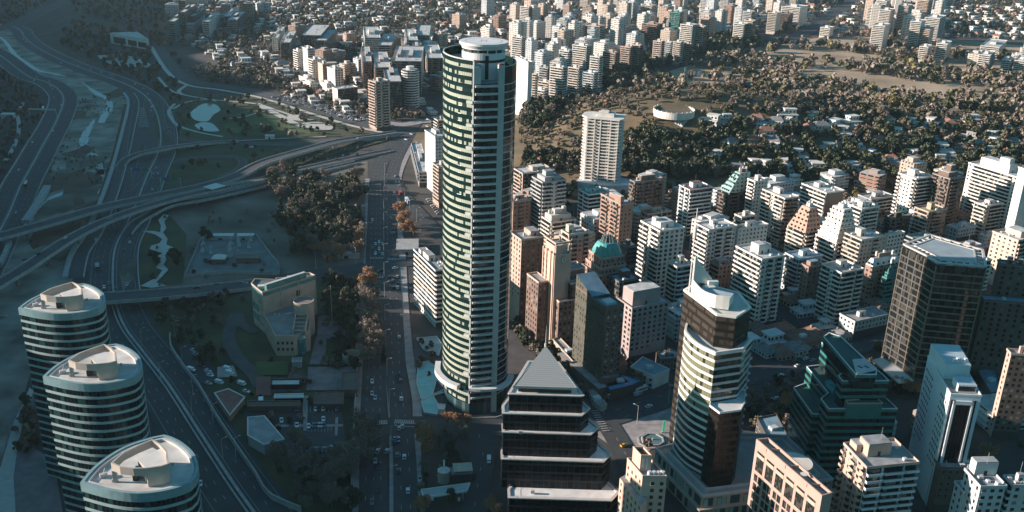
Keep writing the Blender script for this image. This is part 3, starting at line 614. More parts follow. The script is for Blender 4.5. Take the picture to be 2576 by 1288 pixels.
block('grey balconied low building in the trees left of the skyscraper', A, 1,0,(1145,1215),(1200,1270),(1275,1235),14, S, S, 'grey', th=10)
# bottom right
block('apartment tower with corrugated grey roof and white balconies, bottom right', A, 3,2,(562,815),(728,968),(1105,905),52, SS((.0,.12),(.4,.6),(.85,1)), SS((0,.3),(.33,.72),(.74,1), d=1.7), 'salmon', th=12, wallR='cool', roof=ROOFG, pent=((.42,.62,.45,.4,5.5),(.2,.8,.25,.3,3)))
block('grey stepped apartment building with a raised roof room, bottom right corner', A, 3,2,(1450,1010),(1565,1110),(1750,1095),48, PP(3.2,1.3,1.5,50), PP(3.1,1.8,1.4,60), 'lgrey', th=5, wallR='lgrey', roof=ROOFG, pent=((.6,.85,.9,.35,6),))
block('grey apartment wing right of the stepped building, bottom right corner', A, 3,2,(1735,1050),(1800,1100),(1960,1085),47, SS((0,1)), PP(3.1,1.8,1.4,60), 'lgrey', th=5, wallR='lgrey', roof=ROOFG)
block('low sloping wing stepping down left of the grey stepped building', A, 3,2,(1375,1075),(1440,1150),(1560,1120),40, PP(3.2,1.3,1.5,50), PP(3.2,1.3,1.5,50), 'lgrey', th=5, roof=ROOFG, pent=())
block('brown flat roofed building in front of the white and black tower', O, 3,2,(1225,912),(1275,970),(1620,975),24, N_, PP(3,1,1,30), 'brown', th=2, wallR='brown', roof=ROOFG, name='office_building', pent=())
block('dark brown stone tower with small square windows, right edge', O, 3,1,(1690,800),(1715,845),(1960,905),70, PP(3.3,1.2,1.3,20), PP(3.6,1.7,1.7,90), 'brown', th=-8, wallR='brown', roof=ROOFB, name='office_tower', pent=((.3,.5,.15,.3,4),(.6,.5,.2,.3,3)))
block('lower brown stone wing with square windows in front of the dark brown tower', O, 3,1,(1560,1075),(1590,1110),(1990,1225),52, PP(3.3,1.2,1.3,20), PP(3.6,1.7,1.7,90), 'brown', th=-8, wallR='brown', roof=ROOFB, name='office_tower', pent=())
block('dark tower with an orange lit narrow side, right edge', O, 3,2,(1760,60),(1790,130),(1990,150),48, PP(3,1.2,1.4,30), WW(3,.5,.5), 'salmon', th=-4, wallR='brown', name='office_tower', roof=ROOFG)  # salmon side wall carries the orange light in its colour
# ================================================================ LANDMARKS
def ccw(p):
    a = sum(p[i][0]*p[(i+1) % len(p)][1]-p[(i+1) % len(p)][0]*p[i][1] for i in range(len(p)))
    return p if a > 0 else p[::-1]
def pts(f, L, z): return [P(*f(*q), z) for q in L]
def rel(p, o): return [(a[0]-o[0], a[1]-o[1]) for a in p]
def offs(poly, d):
    """offset a CCW outline outward by d"""
    n = len(poly); out = []
    for i in range(n):
        a, b, c = poly[i-1], poly[i], poly[(i+1) % n]
        def nn(p, q): L = math.hypot(q[0]-p[0], q[1]-p[1]) or 1; return ((q[1]-p[1])/L, -(q[0]-p[0])/L)
        n1, n2 = nn(a, b), nn(b, c); s = 1+n1[0]*n2[0]+n1[1]*n2[1]; s = max(s, .4); out.append((b[0]+d*(n1[0]+n2[0])/s, b[1]+d*(n1[1]+n2[1])/s))
    return out
def ringband(mb, poly, z0, z1, d0, d1, m, closed=True):
    """band standing between offsets d0 and d1 of an outline"""
    a, b = offs(poly, d0), offs(poly, d1); n = len(poly); u = 0
    for i in range(n if closed else n-1):
        j = (i+1) % n; L = math.dist(poly[i], poly[j])
        mb.face([(*b[i],z0),(*b[j],z0),(*b[j],z1),(*b[i],z1)], m, [(u,z0),(u+L,z0),(u+L,z1),(u,z1)]); u += L
        mb.face([(*b[i],z1),(*b[j],z1),(*a[j],z1),(*a[i],z1)], m); mb.face([(*b[j],z0),(*b[i],z0),(*a[i],z0),(*a[j],z0)], m)
        mb.face([(*a[j],z0),(*a[i],z0),(*a[i],z1),(*a[j],z1)], m)
def strip(mb, line, z0, z1, d0, d1, m):
    """like ringband for an open line (outward = right-hand side)"""
    def off(d):
        out = []
        for i, p in enumerate(line):
            a = line[max(0, i-1)]; b = line[min(len(line)-1, i+1)]; L = math.hypot(b[0]-a[0], b[1]-a[1]) or 1
            out.append((p[0]+(b[1]-a[1])/L*d, p[1]-(b[0]-a[0])/L*d))
        return out
    a, b = off(d0), off(d1); u = 0
    for i in range(len(line)-1):
        j = i+1; L = math.dist(line[i], line[j])
        mb.face([(*b[i],z0),(*b[j],z0),(*b[j],z1),(*b[i],z1)], m, [(u,z0),(u+L,z0),(u+L,z1),(u,z1)]); u += L
        mb.face([(*b[i],z1),(*b[j],z1),(*a[j],z1),(*a[i],z1)], m); mb.face([(*b[j],z0),(*b[i],z0),(*a[i],z0),(*a[j],z0)], m)
    for i in (0, len(line)-1):
        q = [(*a[i],z0),(*b[i],z0),(*b[i],z1),(*a[i],z1)]; mb.face(q if i == 0 else q[::-1], m)
WHITE = W('white'); CONC = W('conc'); PALE = mat('pale_panel', (.62,.62,.6), .7, .08, .2)
def floors(t, mbs, n, fh, z0):
    for name, mb in mbs:
        me = mb.mesh(name)
        for f in range(n): link(name, me, t, (0,0,z0+f*fh))
# ---------------------------------------------------------------- 1. the glass skyscraper
def skyscraper():
    o = (-20.0, 436.0); t = thing('skyscraper', 'very tall green glass skyscraper with a curved lit side and a round helipad on top', 'skyscraper', (*o, 0))
    gs = glassm('sky_pale', (.02,.05,.04), (.42,.45,.35), .92, 1.35, 3.6, .14); gd = glassm('sky_dark', (.012,.03,.028), (.38,.41,.32), .7, 1.35, 3.6, .1)  # pale panes paint the sunset's reflection along with the blinds
    gk = glassm('sky_black', (.01,.014,.016), (.05,.055,.05), .3, 2.0, 3.6, .08); sp = mat('sky_spandrel', (.006,.022,.021), .2, .2, .5)
    pan = mat('sky_slab', (.5,.52,.48), .6, .1, .5)
    left = smooth([(10,43),(3,46),(-5,45),(-12,39),(-15.6,31),(-15.8,23),(-14,16),(-11.2,10.3),(-7.6,5.8),(-3.8,2.5),(0,0)], 2.2)
    bay = [(0,0),(11.2,3.6)]; pier = [(11.2,3.6),(14,4.5)]; right = smooth([(14,4.5),(17.5,9),(19.3,16),(19,26),(15.5,36),(10,43)], 3)
    poly = left[:-1]+bay+right[:-1]; occ_poly([(p[0]+o[0], p[1]+o[1]) for p in poly], 4, 4)
    mb = MB(); mb.prism(offs(poly, -.35), 0, 174, sp, ROOFG); build(mb, 'core', t)
    low = left[8:]+[(3,8),(2,30)]
    mb = MB(); mb.prism(offs(low, -.4), 174, 181, sp, ROOFG); build(mb, 'crown_wall', t)
    vis = left[3:]
    mb = MB(); strip(mb, vis, 181, 185, -.35, -.05, sp); strip(mb, vis, 184.6, 185.1, -.4, .12, pan); build(mb, 'parapet', t)
    mb = MB(); strip(mb, right, 174, 181.5, -.8, 0, sp); build(mb, 'parapet', t)
    n = 49; fh = 3.62; z0 = 7.0
    gm_, gd_ = MB(), MB()
    strip(gm_, vis, .25, 1.9, -.3, .02, gs); strip(gd_, vis, .1, 2.1, -.3, .02, gd); a, b = gm_.mesh('window_band'), gd_.mesh('window_band')
    s_ = MB(); strip(s_, vis, 1.9, 3.87, -.3, .1, sp); s = s_.mesh('spandrel')
    for f in range(n):
        link('window_band', b if (f > 44 or f in (12,31,38,41,42) or f < 4) else a, t, (0,0,z0+f*fh)); link('spandrel', s, t, (0,0,z0+f*fh))  # dark glass on the lowest floors paints in the shade at the foot
    rb = MB(); strip(rb, right, .1, 3.2, -.3, .02, gk); rb2 = MB(); strip(rb2, right, 3.2, 3.6, -.3, .1, pan); ra, rc = rb.mesh('window_band'), rb2.mesh('spandrel')
    bb = MB(); bb.box(bay[0], bay[1], (-.3,.0), 0, 3.6, gk); ba = bb.mesh('window_band')
    sl_ = MB(); sl_.box((0.6,.2), bay[1], (0,1.5), 0, .95, pan); sa = sl_.mesh('balcony')
    lg = MB(); lg.box((.2,.06), bay[1], (0,1.6), 0, .95, pan); lg.box((-2.6,1.6), (.3,0), (.1,1.5), -.35, .95, pan); la = lg.mesh('balcony')
    for f in range(46):
        z = z0+f*fh
        if z > 173: break
        link('window_band', ra, t, (0,0,z)); link('spandrel', rc, t, (0,0,z)); link('window_band', ba, t, (0,0,z)); link('balcony', la if f % 3 == 1 else sa, t, (0,0,z+2.7))
    mb = MB(); mb.box(pier[0], pier[1], (-1.5,.5), 0, 182.5, mat('pier', (.42,.46,.44), .7, .1, .2)); mb.box((11.4,3.7), (13.8,4.4), (-1.2,.3), 182.5, 183.2, mat('pier_cap', (.4,.12,.08), .8, .1, 1)); build(mb, 'pier', t)
    mb = MB(); mb.box((-.35,0.2), (.25,0), (-.3,.3), 0, 184.6, PALE); build(mb, 'fin', t)
    mb = MB(); mb.box((.2,.1),(3.2,1.2),(-3,.3),174,181.5,pan); build(mb, 'screen', t)
    # drum and helipad
    cx, cy = 3.6, 20.5; dr = mat('drum', (.72,.71,.68), .55, .06, .3)
    mb = MB(); mb.cyl(cx, cy, 174, 186.2, 10.3, dr, 48); mb.cyl(cx, cy, 186.2, 187.8, 9.2, BLACK, 48); mb.cyl(cx, cy, 187.8, 188.4, 10.4, dr, 48); build(mb, 'drum', t)
    for i in range(14): a = i/14*6.283; mb = MB(); mb.cube(cx+9.9*math.cos(a), cy+9.9*math.sin(a), 186.2, .5, .5, 1.6, dr); build(mb, 'column', t)
    mb = MB(); mb.cyl(cx, cy, 182.0, 183.2, 10.38, BLACK, 48); build(mb, 'window_band', t)
    mb = MB(); mb.box((cx+1.2,cy-10.25),(cx+2.8,cy-10.15),(0,.35),174.5,185.4,BLACK); build(mb, 'door', t); mb = MB(); mb.box((cx-5,cy-9.3),(cx-2.4,cy-10.1),(0,.3),178,181,BLACK); build(mb, 'window', t)
    mb = MB(); mb.cyl(cx, cy, 189.6, 190.7, 11.6, dr, 56, top=mat('helipad', (.68,.69,.68), .7, .08, .3)); mb.cyl(cx, cy, 188.4, 189.6, 10.6, dr, 56, r2=11.4); hp = build(mb, 'helipad', t)
    mb = MB(); 
    for i in range(28): a, b = i/28*6.283, (i+1)/28*6.283; mb.face([(cx+r*math.cos(x), cy+r*math.sin(x), 190.72) for x, r in ((a,8.6),(b,8.6),(b,9.0),(a,9.0))][::-1], mat('pad_red', (.5,.3,.26), .8, .1, 1))
    for dx in (-1.2, 1.2): mb.cube(cx+dx, cy, 190.7, .5, 4, .03, MATS['pad_red'])
    mb.cube(cx, cy, 190.7, 2.2, .5, .03, MATS['pad_red']); build(mb, 'pad_marking', hp)
    # canopy ring and base
    ring = smooth([(-19,26),(-18.5,16),(-15,8),(-10.5,2.5),(-6,-.5)], 2)
    mb = MB(); strip(mb, ring, 15, 17.5, -2.2, .8, PALE); build(mb, 'canopy', t)
    mb = MB(); strip(mb, smooth([(0,-1.5),(8,-2),(15,0),(20,6),(22,14)], 2), 15.5, 17.0, -2.0, 1.0, PALE); build(mb, 'canopy', t)
    mb = MB(); strip(mb, [(-15,22),(-12,10),(-6,3),(0,-.4),(11,3.2)], 0, 7, 0, .3, glassm('lobby', (.02,.06,.07), (.1,.14,.14), .3, 2, 7, .08)); build(mb, 'lobby_glass', t)
    mb = MB(); strip(mb, [(-6,-2),(2,-4.5),(14,-3),(22,3)], 0, 1.1, 0, .4, CONC); build(mb, 'base_kerb', t)
skyscraper()
# ---------------------------------------------------------------- 2. oval towers
def oval():
    t = thing('oval_office_tower', 'oval glass office tower nearest the camera, bottom left', 'office tower', (-130,246,0))
    O3 = [(0,0),(.8,9.6),(5.3,20),(12.7,26.5),(15.6,27.9),(21.4,24.9),(27.8,18.8),(31.5,12.8),(33.2,7.6),(32.8,1.7),(26.6,-2.8),(19,-4.6),(10.2,-3.4)]
    o = ccw(smooth(O3+[O3[0]], 2.2)[:-1]); gd = glassm('oval_glass', (.004,.012,.015), (.02,.06,.06), .25, 1.5, 3.55, .08, .35)
    sp = mat('oval_spandrel', (.34,.43,.42), .25, .1, .3); rim = mat('oval_rim', (.22,.33,.34), .35, .1, .4); rf = mat('oval_roof', (.56,.53,.49), .9, .25, .15, detail=9)
    mb = MB(); mb.prism(offs(o, -.5), 0, 84.4, gd, rf); build(mb, 'core', t)
    g, s = MB(), MB(); ringband(g, o, 1.3, 3.55, -.5, -.12, gd); ringband(s, o, .25, 1.3, -.5, .05, sp)
    floors(t, (('window_band', g), ('spandrel', s)), 23, 3.55, 0.5)
    mb = MB(); ringband(mb, o, 82.2, 85.4, -.8, .25, rim); build(mb, 'parapet', t)
    mb = MB(); ringband(mb, offs(o, -1.0), 84.4, 85.15, -.9, 0, rf); build(mb, 'gutter_rim', t)
    # roof room: a curved frame round a sunken deck
    R3 = [T(0,2,*q) for q in [(815,925),(900,850),(1010,795),(1120,750),(1185,785),(1232,840),(1245,930),(1190,950),(1075,966),(980,968),(880,955)]]
    pe = ccw([(a-(-130), b-246) for a, b in (P(*q, 91.3) for q in R3)]); wl = mat('oval_room', (.45,.38,.32), .8, .1, .3)
    k0 = min(range(len(pe)), key=lambda i: pe[i][0]); pe = pe[k0:]+pe[:k0]    # starts at the left tip, goes round the front
    mb = MB(); ringband(mb, pe, 88.6, 91.3, -.55, 0, wl); room = build(mb, 'roof_frame', t)
    n = len(pe); mb = MB(); strip(mb, pe[3:8], 84.5, 88.6, -.5, -.02, wl); build(mb, 'room_wall', room)
    mb = MB(); strip(mb, [pe[0], pe[1]][:2], 84.5, 88.6, -.5, -.02, wl) if False else mb.cube(pe[0][0]+.8, pe[0][1]-.1, 84.5, 1.2, .9, 4.1, wl); build(mb, 'pillar', room)
    mb = MB(); mb.prism(offs(ccw(pe[3:8]+[((pe[1][0]+pe[9][0])/2+2, (pe[2][1]+pe[9][1])/2)]), -.6), 84.5, 90.2, wl, mat('room_deck', (.66,.62,.56), .8, .08, .3)); build(mb, 'plant_room', room)
    cx, cy = pe[2][0]-1, pe[2][1]+4
    for i in range(4): mb = MB(); mb.cube(cx-.3+i*.35, cy+i*1.7, 84.5, 1.8, 1.4, 3.2+.4*(i % 2), METAL if i % 2 else BLACK, .2); build(mb, 'air_unit', t)
    mb = MB(); mb.cube(5.0, 4.5, 84.5, 2.2, 1.4, 1.2, METAL, .6); mb.tube((5,4.5,85.6),(5.6,4.9,87.6), .12, METAL); build(mb, 'cleaning_crane', t)
    mb = MB(); mb.cube(9, 2, 84.5, .6, .6, 1, METAL); build(mb, 'vent', t); mb = MB(); mb.cube(24, 12, 84.5, .8, .5, .8, METAL); build(mb, 'vent', t)
    return t
ov = oval(); occ_poly([(-130-8,240),(-92,240),(-92,278),(-138,278)], 4)
copy_tree(ov, (-172,311,0), label='oval glass office tower in the middle of the three ovals on the left')
copy_tree(ov, (-210,369.5,0), label='oval glass office tower farthest back of the three ovals, beside the river')
for x, y in ((-172,311),(-213,364)): occ_poly([(x-6,y-8),(x+38,y-8),(x+38,y+34),(x-6,y+34)], 4)
# ---------------------------------------------------------------- 3. pyramid topped tower
def pyramid_tower():
    o = (14, 372); t = thing('pyramid_tower', 'stepped black glass tower with a grey pyramid roof and white terraces', 'office tower', (*o, 0))
    gb = glassm('black_glass', (.004,.005,.006), (.01,.018,.024), .3, 2.6, 3.8, .12, .22); ter = mat('terrace', (.74,.72,.68), .8, .12, .3); rim = mat('terrace_rim', (.5,.47,.43), .8, .1, .3)
    L = [(0, 16, 1.6, 45.5, 342, 30), (16, 30, -1.9, 41.9, 350, 30), (30, 41.5, -1.8, 36, 353, 30), (41.5, 49.5, -2, 31.7, 355, 30), (49.5, 57.5, .5, 31, 357.6, 27)]
    def octo(x0, x1, y0, y1, c):      # front with cut corners, sides closing in towards the back
        m = (x0+x1)/2-1; e = 1.2+c*.9; return [(x0-o[0],y0-o[1]),(x1-o[0],y0-o[1]),(x1+e-o[0],y0+c*2-o[1]),(m+8-o[0],y1-o[1]),(m-6-o[0],y1-o[1]),(x0-.3-o[0],y0+c*2-o[1])]
    nxt = L[1:]+[None]
    for i, (z0, z1, x0, x1, y0, d) in enumerate(L):
        y1 = y0+d+ (10 if i < 2 else 4); c = 3.2 if i < 4 else .4; p = octo(x0, x1, y0, y1, c)
        if i == 0: occ_poly([(a+o[0], b+o[1]) for a, b in p], 4, 3)
        inn = offs(p, -.3); zc = z1-.4
        mb = MB(); mb.prism(inn, z0-.5, zc, gb, ter); build(mb, 'tier', t)
        mb = MB()
        for k in range(int((z1-z0)/4)): ringband(mb, p, z0+k*4+3.2, z0+k*4+4.0, -.3, -.12, BLACK)
        build(mb, 'spandrel', t)
        mb = MB(); ringband(mb, p, z1-.35, z1+.1, -1.0, .2, rim); par = build(mb, 'terrace_rim', t)
        if i < 4:
            mb = MB()
            for k in range(6): a, b = p[k], p[(k+1) % 6]; mb.tube((*a,z1+1.1), (*b,z1+1.1), .05, METAL, 4)
            build(mb, 'railing', par)
    for i, (ex, z) in enumerate(((8,16),(2,41.5),(26,30))):
        mb = MB(); mb.cube(ex-o[0]+4, 350.5+i*2-o[1] if i != 0 else 346-o[1], z, 1.6, 1.2, 1.3, METAL); build(mb, 'air_unit', t)
    x0, x1, y0 = 2.4, 29.2, 359.0; y1 = y0+20; e = [(x0-o[0],y0-o[1]),(x1-o[0],y0-o[1]),(18.5-o[0],y1-o[1]),(13.0-o[0],y1-o[1])]
    mb = MB(); mb.prism(offs(e, -1.2), 57.4, 60.2, BLACK); build(mb, 'clerestory', t)
    mb = MB()
    for a in e: mb.cube(a[0]*.97, a[1]*.97, 57.5, .4, .4, 2.6, METAL)
    build(mb, 'corner_post', t)
    rm, n, l, b = newmat('pyramid_roof'); b.inputs['Roughness'].default_value = .55
    g = n.new('ShaderNodeNewGeometry'); s = n.new('ShaderNodeSeparateXYZ'); l.new(g.outputs['Position'], s.inputs[0])
    f = math_node(n, l, 'LESS_THAN', math_node(n, l, 'FRACT', math_node(n, l, 'MULTIPLY', s.outputs[2], 1.6)), .22); mx = n.new('ShaderNodeMixRGB'); l.new(f, mx.inputs[0])
    mx.inputs[1].default_value = (.42,.41,.39,1); mx.inputs[2].default_value = (.3,.29,.28,1); l.new(mx.outputs[0], b.inputs['Base Color'])
    ax, ay = (e[0][0]+e[1][0])/2, e[0][1]+14
    mb = MB(); mb.prism(offs(e, .2), 59.8, 60.9, rim, None, True); roof = build(mb, 'eave', t)
    mb = MB(); mb.prism(e, 60.9, 73.0, rm, None, False, poly2=[(ax-.25,ay-.25),(ax+.25,ay-.25),(ax+.25,ay+.25),(ax-.25,ay+.25)]); pr = build(mb, 'pyramid_roof', t)
    mb = MB()
    for c in e: mb.tube((c[0],c[1],61.0), (ax,ay,73.0), .1, rim, 5)
    build(mb, 'ridge', pr)
    mb = MB(); mb.cyl(ax, ay, 72.6, 74.4, .5, rim, 8); mb.tube((ax,ay,74),(ax,ay,83), (.22,.06), METAL, 6); build(mb, 'spire', t)
pyramid_tower()
# ---------------------------------------------------------------- 4. curved tower with sail roof, on its podium
def sail_tower():
    o = (91, 372); t = thing('sail_roof_tower', 'brown and white banded office tower with a curved glass front and white sail roof', 'office tower', (*o, 0))
    z2 = lambda x, y: (1635.4+x*.2539, 616.4+y*.2539); z3 = lambda x, y: (1635.4+.2442*x, 880.6+.2442*y)
    gb = glassm('bronze_glass', (.03,.022,.014), (.06,.048,.036), .7, 1.6, 3.6, .15); gy = glassm('olive_glass', (.03,.035,.015), (.19,.19,.12), .85, 1.4, 3.6, .15); gk = glassm('teal_glass', (.008,.016,.018), (.02,.05,.05), .3, 1.6, 3.6, .08)
    spw = mat('sail_white', (.72,.69,.62), .5, .06, .3); spk = mat('sail_dark', (.012,.01,.009), .4, .1, .5)
    # upper bronze block
    up = ccw(rel(pts(z2, [(335,445),(500,578),(660,690),(850,715),(905,650),(1000,620)], 90), o)); 
    cen = [(up[0][0]+14, up[0][1]+14)]
    bk = [(up_[0]+6, up_[1]+10) for up_ in (up[0],)]
    A = up; P0 = rel(pts(z2, [(335,445),(660,690),(850,715),(1000,620)], 90), o)
    poly = [P0[0], P0[1], P0[2], P0[3], (P0[3][0]-2, P0[3][1]+16), (P0[0][0]+8, P0[0][1]+10)]
    occ_poly([(a+o[0], b+o[1]) for a, b in poly], 4, 4)
    mb = MB(); mb.prism(offs(poly, -.3), 0, 89.6, spk, mat('sail_deck', (.6,.57,.5), .8, .1, .2)); build(mb, 'core', t)
    g, s = MB(), MB(); ringband(g, poly, 1.4, 3.6, -.3, .0, gb); ringband(s, poly, 0, 1.4, -.3, .12, spk); floors(t, (('window_band', g), ('spandrel', s)), 24, 3.6, 3)
    mb = MB(); ringband(mb, poly, 89.4, 90.4, -.9, .2, spw); build(mb, 'parapet', t)
    # curved block with white bands (top 75)
    q = [(355,770),(342,860),(380,950),(480,1010),(560,1045),(650,1078)]
    c = rel(pts(z2, [(368,765),(345,850),(372,900),(430,960),(520,1020),(650,1078)], 75), o)
    c = smooth(c, 2.5); fr = rel(pts(z2, [(650,1078),(915,1040),(1010,930)], 75), o)
    low = c+fr[1:]+[(fr[-1][0]-6, fr[-1][1]+10), (c[0][0]+3, c[0][1]+3)]
    low = ccw(low)
    mb = MB(); mb.prism(offs(low, -.35), 0, 74.6, gk, mat('sail_terrace', (.58,.57,.54), .8, .12, .2)); build(mb, 'curved_core', t)
    g, g2, s = MB(), MB(), MB(); strip(g, c, 1.2, 3.6, -.3, .0, gy); strip(g2, c, 1.2, 3.6, -.3, .0, gk); strip(s, c, 0, 1.25, -.3, .25, spw)
    a, b, sm = g.mesh('window_band'), g2.mesh('window_band'), s.mesh('spandrel')
    s2 = MB(); strip(s2, fr, 0, 1.2, -.3, .25, mat('sail_grey', (.45,.46,.44), .5, .08, .3)); s2m = s2.mesh('spandrel'); w2 = MB(); strip(w2, fr, 1.2, 3.6, -.3, 0, gk); w2m = w2.mesh('window_band')
    for f in range(16):
        z = 14.5+3.75*f; link('window_band', a if f > 7 else b, t, (0,0,z)); link('spandrel', sm, t, (0,0,z));  # sunlit olive glass above, shaded teal below, painted per floor
        link('spandrel', s2m, t, (0,0,z)); link('window_band', w2m, t, (0,0,z))
    mb = MB(); strip(mb, c, 74.2, 75.9, -.7, .3, spw); strip(mb, fr, 74.2, 75.9, -.7, .3, spw); build(mb, 'parapet', t)
    # dark prism below the front, ledge at 52
    d = rel(pts(z3, [(610,570),(715,650),(935,620),(975,545),(1120,290)], 51.5), o); d = [d[0], d[1], d[2], d[3], (d[3][0]+3, d[3][1]+12), (d[0][0]+4, d[0][1]+14)]
    d = ccw(d); mb = MB(); mb.prism(d, 0, 51, spk, PALE); build(mb, 'lower_block', t)
    mb = MB(); ringband(mb, d, 51, 51.9, -.4, .05, spw); build(mb, 'parapet', t)
    g = MB(); strip(g, d[:3], 1.4, 3.4, 0, .05, gb if False else glassm('brown_glass', (.012,.008,.006), (.06,.04,.028), .08, 1.8, 3.6, .15, .3)); floors(t, (('window_band', g),), 10, 3.6, 15)
    # side balconies on the right rear
    for f in range(12):
        mb = MB(); bx, by = fr[-1]; mb.cube(bx-.3, by+5, 22+f*3.75, 2.2, 6, 1.0, MATS['sail_grey'], .5); build(mb, 'balcony', t)
    # sail: tall curved triangular screen
    zs = 90.3; ln = rel(pts(z2, [(412,470),(490,560),(560,600),(640,625),(775,642)], zs), o); ln = smooth(ln, 2)
    mb = MB(); strip(mb, ln, zs, zs+6.2, -.3, .1, spw); build(mb, 'curved_screen', t)
    bl = rel(pts(z2, [(412,470),(700,440)], zs), o)
    def tri(m, a, b, z0, za, zb, th):
        dx, dy = b[0]-a[0], b[1]-a[1]; L = math.hypot(dx, dy); nx, ny = dy/L*th, -dx/L*th
        A0, A1, B0, B1 = (a[0],a[1]), (a[0]+nx,a[1]+ny), (b[0],b[1]), (b[0]+nx,b[1]+ny)
        m.prism([A1, B1, B0, A0], z0, z0, spw, spw, True, zt=[za, zb, zb, za])
    mb = MB(); tri(mb, bl[0], (bl[0][0]+10.5, bl[0][1]+.5), zs, zs+17.5, zs+4.5, .5); build(mb, 'sail', t)
    mb = MB(); tri(mb, (bl[0][0]-.1, bl[0][1]+.2), (bl[0][0]+.5, bl[0][1]+5), zs, zs+17.5, zs+15, .4); build(mb, 'sail', t)
    mb = MB(); pa = [(bl[0][0]+.2,bl[0][1]+.8),(bl[0][0]+10,bl[0][1]+1.5),(bl[0][0]+9,bl[0][1]+8),(bl[0][0]+1,bl[0][1]+7)]
    mb.prism(pa, zs-.2, zs+8, spw, W('cool'), zt=[zs+15, zs+4.6, zs+4, zs+12]); build(mb, 'plant_room', t)
    mb = MB(); x, y = ln[len(ln)//2]; mb.prism(ccw([(x+1,y+2),(ln[-1][0],ln[-1][1]+.6),(ln[-1][0]+3.5,ln[-1][1]+8),(x+1.5,y+7)]), zs, zs+4.4, spw, mat('sail_blue', (.4,.46,.5), .6, .1, .3)); build(mb, 'plant_room', t)
    mb = MB(); mb.cube(x+5, y+6.5, zs+4.3, 5, 3, .5, spw, .3); build(mb, 'vent', t); mb = MB(); mb.cube(x+2, y+8, zs+4.3, 2, 1.3, 1, BLACK, .3); build(mb, 'vent', t); mb = MB(); mb.cube(x+7, y+9, zs+4.3, 4.5, 2.5, 2.2, spw, .1); build(mb, 'vent', t)
    mx, my = bl[0][0]-1.2, bl[0][1]+.6
    mb = MB(); mb.tube((mx,my,zs-1),(mx,my,zs+40), (.32,.16), spw, 6); mb.tube((mx,my,zs+26),(mx,my,zs+31),(.8,.8), spw, 8); build(mb, 'mast', t)
    mb = MB()
    for k in range(9): mb.cube(mx+.9, my, zs+1.5+k*2.0, 2.2, .25, .18, spw)
    build(mb, 'ladder', t)
    # podium
    g_ = lambda x, y: (1560+x*.2198, 1069.3+y*.2198)
    pp = pts(g_, [(405,262),(610,228),(940,812),(1460,722)], 14); po = pp[0]
    pl = [pp[0], pp[2], (pp[2][0]+62, pp[2][1]+16), (pp[2][0]+50, pp[2][1]+52), (pp[0][0]+34, pp[0][1]+16)]
    t2 = thing('podium_building', 'low shop podium with large display windows at the foot of the sail roof tower', 'shop building', (*po, 0)); pl = ccw(rel(pl, po)); occ_poly([(a+po[0], b+po[1]) for a, b in pl], 4, 2)
    k = min(range(len(pl)), key=lambda i: abs(pl[i][0])+abs(pl[i][1])); pl = pl[k:]+pl[:k]
    mb = MB(); mb.prism(pl, 0, 13.2, W('stone'), mat('podium_roof', (.36,.33,.3), .9, .15, .2)); build(mb, 'wall', t2)
    mb = MB(); ringband(mb, pl, 13.2, 14.3, -.6, .1, W('lgrey')); ringband(mb, pl, 7.2, 7.8, -.1, 1.6, W('stone')); build(mb, 'parapet', t2)
    mb = MB(); ringband(mb, offs(pl, -4), 13.2, 14.6, -.5, 0, W('lgrey')); build(mb, 'roof_kerb', t2)
    gw = glassm('shop_glass', (.03,.09,.09), (.25,.4,.38), .45, 2.2, 6, .08)
    for i in (0, 1):
        a, b = pl[i], pl[i+1]; L = math.dist(a, b); n = int(L/6.4); e = ((b[0]-a[0])/L, (b[1]-a[1])/L)
        for j in range(n):
            s = L/n*(j+.14); w_ = L/n*.72; p = (a[0]+e[0]*s, a[1]+e[1]*s); q_ = (a[0]+e[0]*(s+w_), a[1]+e[1]*(s+w_))
            mb = MB(); mb.box(p, q_, (-.1,.06), 8.2, 12.4, gw); build(mb, 'window', t2)
            mb = MB(); mb.box(p, q_, (-.1,.06), 1.0, 6.4, gw); build(mb, 'display_window', t2)
sail_tower()
# ---------------------------------------------------------------- 5. teal stepped building
def stepped(name, label, o, levels, bandm, glassm_, roofm, fh=3.6, bh=1.5, wall=None):
    t = thing(name, label, 'office building', (*o, 0))
    for poly, z0, z1 in levels:
        p = ccw(rel(poly, o)); occ_poly(poly, 4, 2); n = max(1, int((z1-z0)/fh))
        mb = MB(); mb.prism(offs(p, -.35), z0-.2 if z0 else -.2, z1-.5, glassm_, roofm); build(mb, 'core', t)
        g, s = MB(), MB(); ringband(s, p, fh-bh, fh, -.35, .1, bandm); ringband(g, p, 0, fh-bh, -.35, -.08, glassm_)
        zb = z1-n*fh; floors(t, (('window_band', g), ('spandrel', s)), n, fh, zb)
        mb = MB(); ringband(mb, p, z1, z1+.35, -.3, .14, PALE if wall is None else wall); build(mb, 'parapet', t)
    return t
tz = lambda x, y: (1950+x*.2296, 805.1+y*.2296)
tealband = mat('teal_band', (.035,.17,.15), .3, .12, .4); tealglass = glassm('teal_dark_glass', (.006,.012,.012), (.02,.04,.04), .3, 1.6, 3.6, .08); tealroof = mat('teal_roof', (.04,.1,.09), .8, .15, .3)
def seq(L, z): return pts(tz, L, z)
def para(L, z, back):
    """visible front outline plus a back edge shifted by back metres"""
    p = seq(L, z); return p+[(p[-1][0]+back[0], p[-1][1]+back[1]), (p[0][0]+back[0]*.6, p[0][1]+back[1]*.6)]
top = seq([(530,185),(590,142),(715,180),(1110,545),(1110,600),(885,600)], 64)
l1 = seq([(510,250),(785,540),(690,612),(740,672),(1245,668),(1180,600),(1000,500)], 57); l1 = [l1[0], l1[1], l1[2], l1[3], l1[4], l1[5], (l1[5][0]-4, l1[5][1]+16), (l1[0][0]+12, l1[0][1]+4)]
